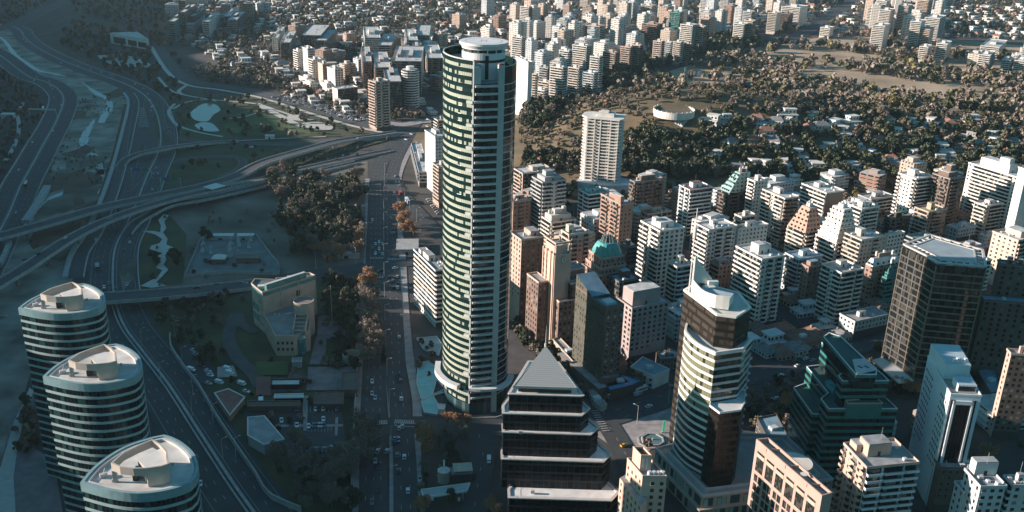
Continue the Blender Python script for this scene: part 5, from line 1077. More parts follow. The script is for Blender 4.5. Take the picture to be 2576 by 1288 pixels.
# US compound building
def compound():
    e = lambda x, y: (591.3+.2539*x, 654.1+.2539*y); st = mat('warm_stone', (.5,.37,.29), .85, .15, .12); gt = mat('green_glass', (.12,.26,.24), .2, .2, .3)
    H_ = 27; f = pts(e, [(268,322),(795,152)], H_); o = f[0]; t = thing('stone_government_building', 'stone faced government building with a tall slab wing, round drum and open roof beams', 'government building', (*o, 0))
    A_, B_ = (0,0), rel([f[1]], o)[0]; dx, dy = B_; L = math.hypot(dx, dy); nx, ny = -dy/L, dx/L; P_ = lambda s, d: (dx*s+nx*d, dy*s+ny*d)
    tip = rel(pts(e, [(225,290)], H_), o)[0]; bk = rel(pts(e, [(160,232),(195,187)], H_), o)
    poly = [A_, B_, P_(1.0,6), P_(.85,9), P_(.8,7), P_(.66,11), P_(.62,9), P_(.48,13), P_(.44,11), bk[1], bk[0], tip]; poly = ccw(poly); occ_poly([(a+o[0], b+o[1]) for a, b in poly], 4, 4)
    mb = MB(); mb.prism(poly, 0, H_-3, st, ROOFB); mb.prism(offs(poly, -.2), H_-3, H_-.6, gt, mat('comp_roof', (.1,.15,.16), .8, .15, .2)); build(mb, 'slab_wing', t)
    mb = MB(); ringband(mb, poly, H_-.6, H_+.4, -.4, .05, st); build(mb, 'parapet', t)
    mb = MB(); mb.prism([P_(.1,1), P_(.84,1), P_(.84,3.2), P_(.1,3.2)], H_-.6, H_+3.6, gt, W('lgrey')); build(mb, 'roof_light', t)
    mb = MB(); x, y = P_(.12, 7); mb.cube(x, y, H_-.6, 5, 3, 1.8, WHITE, .3); build(mb, 'air_unit', t)
    mb = MB(); mb.box(P_(.62,0), P_(.69,0), (-.4,.04), H_-10, H_-6, BLACK); build(mb, 'window', t)
    mb = MB(); mb.box(P_(.52,0), P_(.8,0), (-.4,.04), 8, H_-11, gt); build(mb, 'window', t)
    for z in (5, 11.5): 
        for k in range(2):
            mb = MB(); a, b = poly[-1] if False else tip, bk[0]; m_ = lambda s: (a[0]+(b[0]-a[0])*s, a[1]+(b[1]-a[1])*s); mb.box(m_(.48*k+.42), m_(.48*k+.05), (-.3,.12), z, z+4.4, gt); build(mb, 'window', t)
    lowp = ccw(rel(pts(e, [(290,600),(400,752),(582,752),(590,500)], 13), o)+[P_(.55,-.02), P_(.02,-.02)]) ; lw = rel(pts(e, [(400,752),(582,752),(735,700),(745,520)], 13), o); s0 = P_(0,-.05)
    low = [s0, lw[0], lw[1], lw[2], lw[3], P_(.72,-.05)]; low = ccw(low); occ_poly([(a+o[0], b+o[1]) for a, b in low], 4, 3)
    mb = MB(); mb.prism(low, 0, 12.4, st, mat('comp_deck', (.26,.25,.25), .9, .2, .2)); build(mb, 'low_wing', t); mb = MB(); ringband(mb, low, 12.4, 13.3, -.4, .05, st); build(mb, 'parapet', t)
    windows(t, s0, lw[0], 2, 5, 2, 3.4, 1.5, 2, st, BLACK, 20) if False else windows(t, s0, lw[0], 3, 3.8, 0.6, 3.4, 1.5, 1.7, st, BLACK, 30)
    windows(t, lw[0], lw[1], 2, 4, 2.5, 2.6, 1.4, 1.8, st, BLACK, 20); windows(t, tip, (0,0), 4, 5, 3, 2.4, 1.0, 1.6, st, BLACK, 12)
    for s_ in (.0,.33,.66,1.0): mb = MB(); mb.box(P_(max(.0,s_-.004),0), P_(min(1,s_+.008),0), (-.1,.25), 0, H_, st); build(mb, 'pilaster', t)
    for z_ in (9, 15, 21): mb = MB(); mb.box(P_(0,0), P_(1,0), (-.1,.1), z_, z_+.25, CONC); build(mb, 'string_course', t)
    for k in range(7): mb = MB(); q_ = lw[0]; x, y = P_(.12+.05*k, -5-k*1.6); mb.cube(x, y, 12.4, rnd.uniform(.8,2.6), rnd.uniform(.8,1.6), rnd.uniform(.4,1.1), WHITE if k % 2 else METAL, k*.7); build(mb, 'roof_unit', t)
    c = rel([P(*e(678,395), 22)], o)[0]; mb = MB(); mb.cyl(c[0], c[1], 0, 21.4, 6, st, 32, top=mat('drum_top', (.22,.17,.16), .8, .2, .3)); build(mb, 'round_drum', t); mb = MB(); ring_ = [(c[0]+6.2*math.cos(a*.1963), c[1]+6.2*math.sin(a*.1963)) for a in range(32)]; ringband(mb, ring_, 21.2, 22, -.5, 0, st); build(mb, 'parapet', t)
    a, b, c2, d = rel(pts(e, [(605,500),(572,690),(692,695),(728,500)], 15.5), o)
    mb = MB()
    for p, q in ((a,b),(c2,d)): mb.box(p, q, (-.3,.3), 12, 15.6, st)
    rb = build(mb, 'beam_wall', t)
    for k in range(6): s = k/5; mb = MB(); mb.box((b[0]+(a[0]-b[0])*s, b[1]+(a[1]-b[1])*s), (c2[0]+(d[0]-c2[0])*s, c2[1]+(d[1]-c2[1])*s), (-.3,.3), 14.9, 15.5, st); build(mb, 'beam', rb)
    mb = MB(); v = rel(pts(e, [(590,730),(690,730)], 13), o); cx, cy = (v[0][0]+v[1][0])/2, (v[0][1]+v[1][1])/2; mb.cyl(cx, cy+1, 0, 10, 3, glassm('arch_glass', (.04,.2,.2), (.1,.3,.3), .4, 1, 2, .15), 20); mb.cyl(cx, cy+1, 10, 12.9, 3, gt, 20, r2=.8); build(mb, 'glass_apse', t)
    for k in range(5): mb = MB(); x, y = P_(.25+.05*k, -9-k*1.2); mb.cube(x, y, 12.4, 1.3, 1.3, .9, WHITE if k % 2 else METAL, k); build(mb, 'air_unit', t)
    # garden things
    c = P(*e(1152,1000)); t2 = thing('round_pavilion', 'round open topped stone enclosure beside the avenue wall', 'pavilion', (*c, 0)); mb = MB(); rp = [(5*math.cos(a*.2618), 5*math.sin(a*.2618)) for a in range(24)]; ringband(mb, rp, 0, 5, -.5, 0, st); build(mb, 'wall', t2); occ_poly([(c[0]+a, c[1]+b) for a, b in rp], 4, 2)
    c = P(*e(962,630)); t3 = thing('flagpole', 'tall bare flagpole on the cross shaped garden bed', 'flagpole', (*c, 0)); mb = MB(); mb.tube((0,0,0),(0,0,26), (.22,.1), METAL, 6); build(mb, 'pole', t3); mb = MB(); mb.cyl(0,0,0,.5,1.2,CONC,12); build(mb, 'base', t3)
    for k in range(4): a = k*1.5708+.785; mb = MB(); ps = [(c[0]+r*math.cos(a+w_), c[1]+r*math.sin(a+w_)) for r, w_ in ((2,-.35),(6.5,-.6),(7.4,0),(6.5,.6),(2,.35))]; sheet('flower_bed', ccw(ps), M_brown, 0, z=ZL[0]+.03, world=True)
    def bld(nm, lab, cat, L, z, m, rm, win=True):
        p = ccw(pts(e, L, z)); oo = p[0]; t_ = thing(nm, lab, cat, (*oo, 0)); r_ = rel(p, oo); mb = MB(); mb.prism(r_, 0, z-.3, m, rm); build(mb, 'wall', t_); mb = MB(); ringband(mb, r_, z-.5, z+.2, -.3, .3, m if z > 3 else PALE); build(mb, 'roof_edge', t_); occ_poly(p, 4, 2)
        if win:
            k = max(range(len(r_)), key=lambda i: math.dist(r_[i], r_[(i+1) % len(r_)])); windows(t_, r_[k], r_[(k+1) % len(r_)], 1, 3, .2, 4, 2, 1.4, PALE, BLACK, 12)
    bld('gatehouse', 'small square gatehouse roof at the garden entrance', 'gatehouse', [(570,968),(660,968),(655,1010),(565,1010)], 4, W('grey'), ROOFG)
    bld('garden_annex', 'long low brown annex building south of the garden beds', 'annex', [(545,1115),(640,1115),(720,1170),(530,1170)], 3.5, W('brown'), mat('dark_roof', (.12,.09,.085), .9, .2, .3))
    bld('annex_hall', 'flat dark hall building next to the round enclosure', 'annex', [(1062,1110),(1215,1105),(1212,1280),(1050,1285)], 5, W('brown'), mat('dark_roof2', (.1,.1,.1), .9, .2, .3))
    bld('covered_walkway', 'pale metal carport canopy in two halves by the garden', 'carport', [(365,1185),(642,1182),(640,1236),(358,1238)], 3.6, BLACK, W('cool'), False)
    f1 = tt(1,2)
    def b2(nm, lab, cat, L, z, m, rm, fn=f1):
        p = ccw(pts(fn, L, z)); oo = p[0]; t_ = thing(nm, lab, cat, (*oo, 0)); r_ = rel(p, oo); mb = MB(); mb.prism(r_, 0, z-.25, m, rm); build(mb, 'wall', t_); mb = MB(); ringband(mb, r_, z-.45, z+.15, -.3, .35, PALE if rm is not MATS['dark_roof'] else m); build(mb, 'roof_edge', t_); occ_poly(p, 4, 2); return t_
    b2('carport', 'long low carport roof across the car park entrance', 'carport', [(140,420),(345,416),(345,442),(135,446)], 3.4, BLACK, W('cool'))
    b2('car_park_office', 'long brown low office building between garden and car park', 'office', [(-60,470),(320,470),(320,505),(-60,510)], 4, W('brown'), MATS['dark_roof'])
    b2('car_park_office', 'second brown low office east of the entrance gate by the car park', 'office', [(440,410),(640,400),(640,490),(430,492)], 4, W('brown'), MATS['dark_roof'])
    b2('red_roof_shed', 'red roofed utility shed beside the small hedge of white vans', 'shed', [(1580,410),(1680,380),(1800,440),(1690,570)], 4.5, W('brick'), mat('rust_roof', (.26,.11,.09), .85, .2, .3), tt(0,2))
    b2('workshop', 'grey flat metal roofed workshop at the edge of the car park', 'workshop', [(-60,590),(60,580),(205,750),(60,790),(-60,720)], 6, W('grey'), mat('dull_metal_roof', (.27,.29,.3), .6, .2, .2))
    b2('gate_booth', 'small white roofed guard booth along the car park edge', 'booth', [(678,842),(712,842),(712,902),(676,904)], 3.2, W('lgrey'), W('cool'))
compound()
# oval-plan pair of apartment towers and neighbours beyond the park, mid distance
t10_ = tt(1,0)
def simple_oval(label, u, v, z, rx, ry, h, wc, gname, wcol):
    c = P(u, v, 0); t = thing('round_apartment_tower', label, 'apartment tower', (*c, 0)); gm = glassm('dg_'+gname, (.015,.03,.035), (.1,.12,.12), .3, 1.6, 3, .1)
    p = [(rx*math.cos(a*.3927+.2), ry*math.sin(a*.3927+.2)) for a in range(16)]; mb = MB(); mb.prism(offs(p, -.8), 0, h, gm, ROOFM); build(mb, 'core', t); occ_poly([(a+c[0], b+c[1]) for a, b in p], 4, 2)
    mb = MB(); ringband(mb, p, 0, 1.3, -.7, .1, W(wc)); floors(t, (('balcony', mb),), int(h/3.05), 3.05, .5); mb = MB(); mb.cyl(0, 0, h, h+4, rx*.45, W(wc), 16); build(mb, 'penthouse', t)
simple_oval('white rounded apartment tower with ring balconies beside the dark glass block, beyond the interchange', 1033, 268, 0, 11, 11, 46, 'white', 'a', 1)
block('dark glass office block between a beige balcony tower and a round white tower', O, 1,0,(905,590),(960,605),(1070,590),38, G_, G_, 'dark', th=10, name='office_block')
block('beige apartment tower with stacked corner balconies beyond the interchange', A, 1,0,(828,585),(880,610),(985,590),54, S, SS((.1,.35),(.5,.9)), 'salmon', th=38, wallR='beige')
block('low white framed building with an open colonnade beside the parked cars', O, 1,0,(562,645),(600,660),(748,650),18, N_, G_, 'white', th=38, wallR='brown', name='office_building', pent=())
block('cubic white office building with a square window grid on its front', O, 1,0,(523,500),(580,515),(642,505),30, N_, PP(4,2.6,1.8,30), 'white', th=38, name='office_building')
block('white apartment block stepping towards the park trees', A, 1,0,(383,430),(420,445),(490,435),34, S, WW(), 'white', th=38)
block('grey slab apartment building just right of the white park side block', A, 1,0,(455,465),(490,475),(545,468),32, N_, WW(), 'beige', th=38, wallR='brown')
block('slender white apartment tower standing in trees left of centre', A, 1,0,(343,352),(378,362),(430,355),38, N_, SS((.1,.9)), 'white', th=38)
block('white balcony tower paired with the slender one, to its left', A, 1,0,(275,372),(312,380),(342,370),30, S, WW(), 'white', th=38)
block('long brown brick apartment complex behind the beige tower, western part', A, 1,0,(840,485),(880,500),(990,485),40, S, S, 'salmon', th=10, wallR='brick')
block('long brown brick apartment complex behind the beige tower, taller eastern part', A, 1,0,(962,440),(1000,452),(1215,450),46, S, SS((.0,.18),(.3,.55),(.65,1)), 'salmon', th=4, wallR='brick', pent=((.2,.5,.1,.5,4),(.6,.5,.15,.5,3)))
block('salmon balcony tower at the left end of the brick complex', A, 1,0,(750,440),(790,455),(850,448),42, S, SS((.1,.9)), 'salmon', th=10, wallR='brown')
block('white and brown apartment block with striped balconies left of the skyscraper crown', A, 1,0,(1190,410),(1260,430),(1375,420),24, S, SS((0,.25),(.4,.65),(.8,1)), 'cream', th=8, wallR='brick')
block('pink lit apartment block above the brick complex', A, 1,0,(1108,375),(1160,388),(1230,378),26, S, SS((0,.9)), 'peach', th=8, wallR='brick')
block('pale salmon tower below the stepped pale block', A, 1,0,(1030,355),(1085,368),(1130,360),28, S, S, 'peach', th=8, wallR='brown')
block('pale stepped apartment block with a green side behind the brick complex', A, 1,0,(1057,285),(1110,298),(1190,290),30, S, SS((.1,.9)), 'cream', th=8)
block('wide dark teal glass office block in the trees', O, 1,0,(1100,245),(1180,262),(1275,240),28, G_, G_, 'teal', th=4, name='office_block', pent=())
block('white hotel block with long ribbon windows among the trees', O, 1,0,(750,255),(800,280),(915,268),30, ('G',[(0,1)],.3), ('G',[(0,1)],.3), 'white', th=10, name='hotel_block', pent=((.5,.5,.4,.4,4),))
block('dull green glass building in front of the white hotel block', O, 1,0,(825,320),(900,335),(995,325),24, G_, G_, 'grey', th=4, name='office_block')
block('large dark U shaped office block on the left of the middle distance', O, 1,0,(265,240),(330,262),(475,250),34, G_, G_, 'dark', th=4, name='office_block', pent=())
block('dark office block with an almost black glass fin', O, 1,0,(322,290),(425,300),(515,292),30, G_, G_, 'dark', th=2, name='office_block', pent=())
block('pair of white balcony towers at the left of the dark office blocks, nearer one', A, 1,0,(132,300),(180,315),(248,330),26, S, WW(), 'white', th=8, wallR='brown')
block('pair of white balcony towers at the left of the dark office blocks, farther one', A, 1,0,(82,265),(120,280),(160,278),26, S, WW(), 'white', th=8)
for i, (L, N, R_, h, lab) in enumerate((((315,560),(370,580),(460,560),11,'white villa terrace with a flat roof, northernmost of the row by the parked cars'),((330,600),(400,622),(470,610),8,'low white villa terrace in the middle of the row by the parked cars'),((470,590),(520,620),(597,600),11,'white villa terrace with tall windows, southernmost of the row'))):
    block(lab, 'villa', 1,0,L,N,R_,h, N_, WW(3.4,.5,.6), 'white', th=38, name='villa', pent=((.5,.5,.5,.5,2.5),))
# tall white wall building beside the crown, right
f20 = tt(2,0)
block('tall white blank walled building with a shadowed grey side, right of the skyscraper crown', O, 2,0,(28,445),(120,462),(150,450),72, N_, N_, 'white', th=20, wallR='white', name='office_tower', pent=())
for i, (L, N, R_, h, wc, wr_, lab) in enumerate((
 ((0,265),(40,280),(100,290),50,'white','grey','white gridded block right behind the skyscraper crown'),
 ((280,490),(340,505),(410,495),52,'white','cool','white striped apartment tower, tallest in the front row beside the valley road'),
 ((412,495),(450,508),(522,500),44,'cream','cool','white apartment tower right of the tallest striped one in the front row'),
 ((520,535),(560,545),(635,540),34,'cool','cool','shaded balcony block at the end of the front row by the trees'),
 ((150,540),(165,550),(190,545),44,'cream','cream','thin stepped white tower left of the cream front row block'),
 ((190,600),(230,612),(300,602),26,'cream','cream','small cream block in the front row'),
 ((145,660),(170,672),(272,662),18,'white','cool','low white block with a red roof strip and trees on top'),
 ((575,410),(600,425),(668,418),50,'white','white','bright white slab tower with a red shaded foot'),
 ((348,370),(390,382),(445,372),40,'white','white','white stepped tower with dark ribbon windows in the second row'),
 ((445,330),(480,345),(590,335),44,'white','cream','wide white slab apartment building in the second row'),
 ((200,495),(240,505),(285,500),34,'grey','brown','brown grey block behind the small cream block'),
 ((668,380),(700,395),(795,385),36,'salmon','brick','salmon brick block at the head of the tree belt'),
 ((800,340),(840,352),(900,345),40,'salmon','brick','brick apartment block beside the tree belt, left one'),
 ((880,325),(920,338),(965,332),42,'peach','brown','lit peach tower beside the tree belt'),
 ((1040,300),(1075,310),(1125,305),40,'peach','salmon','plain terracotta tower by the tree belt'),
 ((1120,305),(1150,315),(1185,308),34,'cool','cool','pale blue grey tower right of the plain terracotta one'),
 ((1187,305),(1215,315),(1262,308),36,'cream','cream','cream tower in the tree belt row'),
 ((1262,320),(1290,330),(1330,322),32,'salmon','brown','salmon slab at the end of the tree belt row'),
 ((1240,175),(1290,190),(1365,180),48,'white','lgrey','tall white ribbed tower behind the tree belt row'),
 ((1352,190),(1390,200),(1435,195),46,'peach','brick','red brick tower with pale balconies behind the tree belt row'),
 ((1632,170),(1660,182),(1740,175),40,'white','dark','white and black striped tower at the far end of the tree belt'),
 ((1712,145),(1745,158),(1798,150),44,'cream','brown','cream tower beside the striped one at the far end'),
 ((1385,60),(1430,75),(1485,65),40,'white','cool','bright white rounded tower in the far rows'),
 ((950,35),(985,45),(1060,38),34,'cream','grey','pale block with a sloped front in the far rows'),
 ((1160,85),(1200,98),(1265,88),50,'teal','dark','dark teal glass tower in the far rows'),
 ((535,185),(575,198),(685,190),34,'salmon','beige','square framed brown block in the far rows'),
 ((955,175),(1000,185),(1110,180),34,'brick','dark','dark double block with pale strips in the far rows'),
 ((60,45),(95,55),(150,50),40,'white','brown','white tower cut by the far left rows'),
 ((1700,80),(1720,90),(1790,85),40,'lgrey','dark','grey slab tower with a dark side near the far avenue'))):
    st = SS((0,1)) if i % 3 else SS((.05,.45),(.55,.95)); N = (L[0]+(R_[0]-L[0])*.72, N[1]); block(lab, A, 2,0,L,N,R_,h, S if wc not in ('teal',) else G_, st if wr_ not in ('dark',) else G_, wc, th=56, wallR=wr_, name='apartment_tower', near=False)  # right wall colours run darker, painting shade on many towers
for i, (L, N, R_, h, wc, wr_, lab) in enumerate((
 ((100,40),(180,60),(295,50),42,'white','white','broad round fronted white hotel tower near the far avenue'),
 ((92,95),(110,105),(188,98),36,'brown','brown','flat brown slab in front of the broad white hotel tower'),
 ((0,90),(30,100),(95,95),40,'cream','white','cream slab left of the brown slab near the far avenue'),
 ((820,60),(890,80),(935,75),56,'white','peach','tall white tower in the far right cluster, nearest to the avenue'),
 ((768,180),(840,195),(898,185),44,'white','white','white tower at the foot of the far right cluster'),
 ((735,50),(770,60),(810,55),44,'white','cool','pale slab on the left flank of the far right cluster'),
 ((800,0),(850,12),(905,8),60,'white','salmon','tall pale tower at the top of the far right cluster'),
 ((960,35),(1000,48),(1065,42),52,'cream','cool','cream tower in the middle of the far right cluster'),
 ((1050,150),(1110,165),(1160,155),50,'white','cool','white tower on the right of the cluster middle'),
 ((1155,125),(1210,140),(1310,130),48,'white','cool','wide pale tower on the right edge of the cluster'),
 ((1120,210),(1160,220),(1225,215),38,'peach','peach','peach balcony tower at the cluster foot'),
 ((1115,340),(1150,350),(1205,345),26,'white','white','low white balcony block below the peach tower'),
 ((1240,315),(1280,328),(1352,320),30,'white','cream','white balcony tower standing alone by the golf trees'),
 ((1100,0),(1150,10),(1215,5),52,'peach','salmon','salmon slab at the top edge of the far right cluster'),
 ((385,195),(430,210),(485,205),20,'white','white','small white office block by the far golf road'),
 ((1550,400),(1590,412),(1672,405),28,'white','cream','white balcony block on the right beyond the golf course'),
 ((1565,340),(1620,352),(1760,345),20,'white','cream','long white block on the far right beyond the golf course'),
 ((1720,440),(1760,450),(1810,445),20,'white','cream','smaller white block right of the balcony block beyond the golf course'),
 ((1815,445),(1850,455),(1930,448),20,'white','white','white block cut by the right edge beyond the golf course'))):
    N = (L[0]+(R_[0]-L[0])*.7, N[1]); block(lab, A, 3,0,L,N,R_,h, S, SS((0,1)) if i % 2 else WW(), wc, th=58, wallR=wr_, name='apartment_tower', near=False)
for i, (L, N, R_, h, wc, wr_, lab) in enumerate((
 ((1285,0),(1310,5),(1362,0),46,'salmon','brick','brick tower reaching the top edge, upper left cluster'),
 ((1283,85),(1310,92),(1358,88),40,'brown','brown','brown banded tower in the upper left cluster'),
 ((1205,150),(1230,160),(1284,155),30,'teal','teal','teal glazed block in the upper left cluster'),
 ((1322,170),(1350,180),(1420,175),20,'cool','cool','pale gridded block in the upper left cluster'),
 ((1463,155),(1490,162),(1537,158),28,'lgrey','lgrey','grey tower right of the upper left cluster'),
 ((1372,115),(1395,122),(1430,118),30,'brown','brown','narrow brown tower in the upper left cluster'),
 ((1602,112),(1650,120),(1690,115),24,'cool','dark','pale framed office box right of the upper left cluster'),
 ((1650,140),(1670,150),(1742,145),22,'dark','grey','dark glass office box beside the pale framed one'))):
    block(lab, O if wc in ('teal','dark','cool') else A, 0,0,L,N,R_,h, G_ if wc in ('teal','dark') else S, G_ if i % 2 else S, wc, th=8, wallR=wr_, name='tower_block', near=False)
# white sloped exhibition hall upper left
e0 = tt(0,0); a = P(*e0(808,245), 10); q = pts(e0, [(808,245),(1095,292),(1012,235),(835,240)], 16); t = thing('white_hall', 'long white hall with a sloping roof and three big dark openings, upper left', 'hall', (*q[0], 0)); r_ = ccw(rel(q, q[0])); occ_poly(q, 4, 3)
mb = MB(); mb.prism(r_, 0, 15.5, WHITE, mat('hall_roof', (.45,.45,.44), .8, .1, .2)); build(mb, 'wall', t)
b_ = rel([q[1]], q[0])[0]; 
for s0, s1, z1 in ((.08,.4,11.5),(.46,.68,10.5),(.72,.93,10)): mb = MB(); mb.box((b_[0]*s0,b_[1]*s0), (b_[0]*s1,b_[1]*s1), (-.3,.15), 2, z1, BLACK); build(mb, 'opening', t)
mb = MB(); ringband(mb, r_, 15, 16.3, -1, .3, WHITE); build(mb, 'parapet', t)
_g = G(*T(2,0,1190,840)); occ_poly([(_g[0]+27*math.cos(a*.39), _g[1]-6+30*math.sin(a*.39)) for a in range(16)], 4)
# ================================================================ VIADUCTS AND BRIDGES
def viaduct(label, path, w_, piers=34, deck=M_asph2):
    """path: (u, v, z) of the deck centre line"""
    c3 = smooth([(*P(u, v, z), z) for u, v, z in path], 7); o = (c3[0][0], c3[0][1]); c = [(a-o[0], b-o[1]) for a, b, _ in c3]; z = [q[2] for q in c3]
    t = thing('viaduct', label, 'viaduct', (*o, 0))
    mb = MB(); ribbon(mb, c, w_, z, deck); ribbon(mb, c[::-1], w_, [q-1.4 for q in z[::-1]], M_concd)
    for s in (-1, 1):
        pass
    d = build(mb, 'deck', t); zl = [q-1.4 for q in z]; zh = [q+.95 for q in z]
    for s in (-1, 1): mb = MB(); wallstrip(mb, c, .45, zl, zh, M_conc, s*(w_/2)); build(mb, 'parapet', t)
    mb = MB(); 
    for off in (-w_/2+.9, w_/2-.9): ribbon(mb, c, .2, [q+.03 for q in z], M_paint, off)
    build(mb, 'lane_line', d)
    acc = 0
    for i in range(1, len(c)-1):
        acc += math.dist(c[i], c[i-1])
        if acc > piers and z[i] > 3.5:
            x, y = c3[i][0], c3[i][1]
            if occ(x, y) & 4: continue
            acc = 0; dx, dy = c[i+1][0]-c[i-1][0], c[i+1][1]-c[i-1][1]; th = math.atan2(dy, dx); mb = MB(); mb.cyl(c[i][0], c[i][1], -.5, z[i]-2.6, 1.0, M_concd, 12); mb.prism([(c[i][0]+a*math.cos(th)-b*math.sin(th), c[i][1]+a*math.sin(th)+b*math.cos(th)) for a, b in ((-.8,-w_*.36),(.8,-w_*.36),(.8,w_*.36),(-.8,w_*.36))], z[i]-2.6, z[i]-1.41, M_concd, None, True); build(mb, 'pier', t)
    for i in range(len(c)-1):
        L, R_ = ribbon_pts([(q[0], q[1]) for q in c3[i:i+2]], w_); occ_poly([L[0], L[1], R_[1], R_[0]], 8)
    return c3, t
v1, _ = viaduct('long upper viaduct sweeping from the left edge over the river to the avenue', [(-60,608,8),(0,594,8),(137,556,8),(256,522,8),(400,491,8),(520,466,8),(600,440,8.5),(660,410,9),(740,385,8),(850,356,5),(940,342,2),(1005,333,.7)], 13)
v2, _ = viaduct('lower curved viaduct with a pale parapet crossing in front of the upper one', [(-60,748,9),(0,712,9),(60,676,9),(120,636,9),(180,598,9),(260,558,9),(342,528,9),(424,503,8.5),(513,482,8),(644,455,6),(740,430,3.5),(850,405,1.5),(985,378,.6)], 10)
v3, _ = viaduct('short ramp curling up from the highway beside the dusty lot', [(318,590,1),(340,562,2),(380,537,3.5),(430,514,5),(520,498,5),(644,470,4),(760,440,2),(900,408,.7)], 8)
v4, _ = viaduct('slim curved ramp bridge over the sunken highway lanes', [(302,420,.6),(318,400,3),(345,388,5),(400,376,6),(460,366,5),(540,358,2),(600,356,.6)], 8)
v5, _ = viaduct('low road bridge carrying the cross street over the main highway', [(60,790,2),(120,772,4),(190,757,6),(252,750,7),(340,744,7),(430,737,7),(520,728,5),(600,719,2),(650,713,.6)], 15, piers=26)
def retaining(label, L, h, th=1.0):
    c = [P(*q) for q in L]; barrier(c, 0, label, h=h, wd=th, name='retaining_wall', cat='wall')
retaining('tall pale concrete wall beneath the ramp where it meets the avenue', [(T(1,0,745,1045)),(T(1,0,900,1030)),(T(1,0,1050,1005))], 5)
retaining('slanted concrete flood wall beside the river at the viaduct', [T(0,1,350,190),T(0,1,290,300),T(0,1,190,450)], 3, 6)
retaining('pale concrete wall by the riverside under the lower viaduct', [T(0,1,75,610),T(0,1,40,700),T(0,1,0,780)], 4, 3)
# slatted cover over the sunken lanes
t = thing('lane_cover', 'slatted concrete beams spanning the sunken highway lanes', 'concrete cover', (*P(*T(0,0,1060,870)), 0)); o = (t.location.x, t.location.y)
for i in range(11):
    a = P(*T(0,0,1015+i*1.0,945-i*14)); b = P(*T(0,0,1098-i*3.4,942-i*13)); mb = MB(); mb.box((a[0]-o[0],a[1]-o[1]), (b[0]-o[0],b[1]-o[1]), (-.7,.7), 1.2, 2.2, M_conc); build(mb, 'beam', t)
t = thing('lane_cover', 'row of slanted steel ribs roofing the ramp by the dusty lot', 'ramp cover', (*P(*T(0,1,1700,175), 6), 0)); o = (t.location.x, t.location.y)
for i in range(14):
    a = P(*T(0,1,1630+i*22,150-i*2.2), 9); b = P(*T(0,1,1680+i*22,172-i*4), 9); mb = MB(); mb.box((a[0]-o[0],a[1]-o[1]), (b[0]-o[0],b[1]-o[1]), (-.3,.3), 8.6, 9.1, M_conc); mb.tube((b[0]-o[0],b[1]-o[1],3), (b[0]-o[0],b[1]-o[1],8.6), .25, M_conc, 4); build(mb, 'rib', t)
mb = MB(); p = ccw(rel([P(*T(0,1,*q), 9) for q in [(1495,180),(1590,152),(1660,172),(1560,200)]], o)); mb.prism(p, 8.7, 9.3, PALE, None, True); build(mb, 'canopy', t)
# ================================================================ TREES
def leafmat(name, c, c2):
    if name in MATS: return MATS[name]
    m, n, l, b = newmat(name); b.inputs['Roughness'].default_value = .7
    g = n.new('ShaderNodeNewGeometry'); oi = n.new('ShaderNodeObjectInfo'); nz = n.new('ShaderNodeTexNoise'); nz.inputs['Scale'].default_value = .35; l.new(g.outputs['Position'], nz.inputs['Vector'])
    s = math_node(n, l, 'ADD', math_node(n, l, 'MULTIPLY', nz.outputs['Fac'], .8), math_node(n, l, 'MULTIPLY', oi.outputs['Random'], .5)); s = math_node(n, l, 'SUBTRACT', s, .15)
    mx = n.new('ShaderNodeMixRGB'); mx.use_clamp = True; l.new(s, mx.inputs[0]); mx.inputs[1].default_value = (*c, 1); mx.inputs[2].default_value = (*c2, 1); l.new(mx.outputs[0], b.inputs['Base Color']); MATS[name] = m; return m
LEAF = dict(dark=leafmat('leaf_dark', (.028,.042,.02), (.065,.075,.035)), olive=leafmat('leaf_olive', (.085,.08,.04), (.17,.145,.075)), brown=leafmat('twig_brown', (.15,.115,.09), (.28,.22,.17)),
  rust=leafmat('leaf_rust', (.30,.15,.07), (.45,.26,.14)), yellow=leafmat('leaf_yellow', (.2,.17,.06), (.3,.24,.1)), pine=leafmat('leaf_pine', (.02,.034,.024), (.045,.06,.035)))
BARK = mat('bark', (.11,.085,.065), .95, .3, 2)
def leaves(seed, n, clumps, size, aspect=1.0, up=0.0):
    """n leaf quads scattered in clumps [(x,y,z,rx,rz)]"""
    r = np.random.RandomState(seed); k = r.randint(0, len(clumps), n); C_ = np.array(clumps)[k]
    d = r.normal(size=(n,3)); d /= np.linalg.norm(d, axis=1)[:,None]; rad = r.uniform(.45, 1.0, n)[:,None]
    c = C_[:,:3]+d*rad*np.stack([C_[:,3],C_[:,3],C_[:,4]], 1)
    a = r.normal(size=(n,3)); a[:,2] += up*3; a /= np.linalg.norm(a, axis=1)[:,None]; b = np.cross(a, r.normal(size=(n,3))); b /= np.linalg.norm(b, axis=1)[:,None]
    s = size*r.uniform(.6,1.3,n)[:,None]; a *= s*aspect; b *= s/aspect
    return np.stack([c-a-b*.6, c+a*.6-b, c+a+b*.6, c-a*.6+b], 1)       # n,4,3
def quadmesh(name, Q, mats, mi=None):
    n = len(Q); me = bpy.data.meshes.new(name); me.vertices.add(n*4); me.vertices.foreach_set('co', Q.reshape(-1).astype(np.float32))
    me.loops.add(n*4); me.loops.foreach_set('vertex_index', np.arange(n*4, dtype=np.int32)); me.polygons.add(n); me.polygons.foreach_set('loop_start', np.arange(0, n*4, 4, dtype=np.int32))
    for m in mats: me.materials.append(m)
    if mi is not None: me.polygons.foreach_set('material_index', mi.astype(np.int32))
    me.update(calc_edges=True); return me
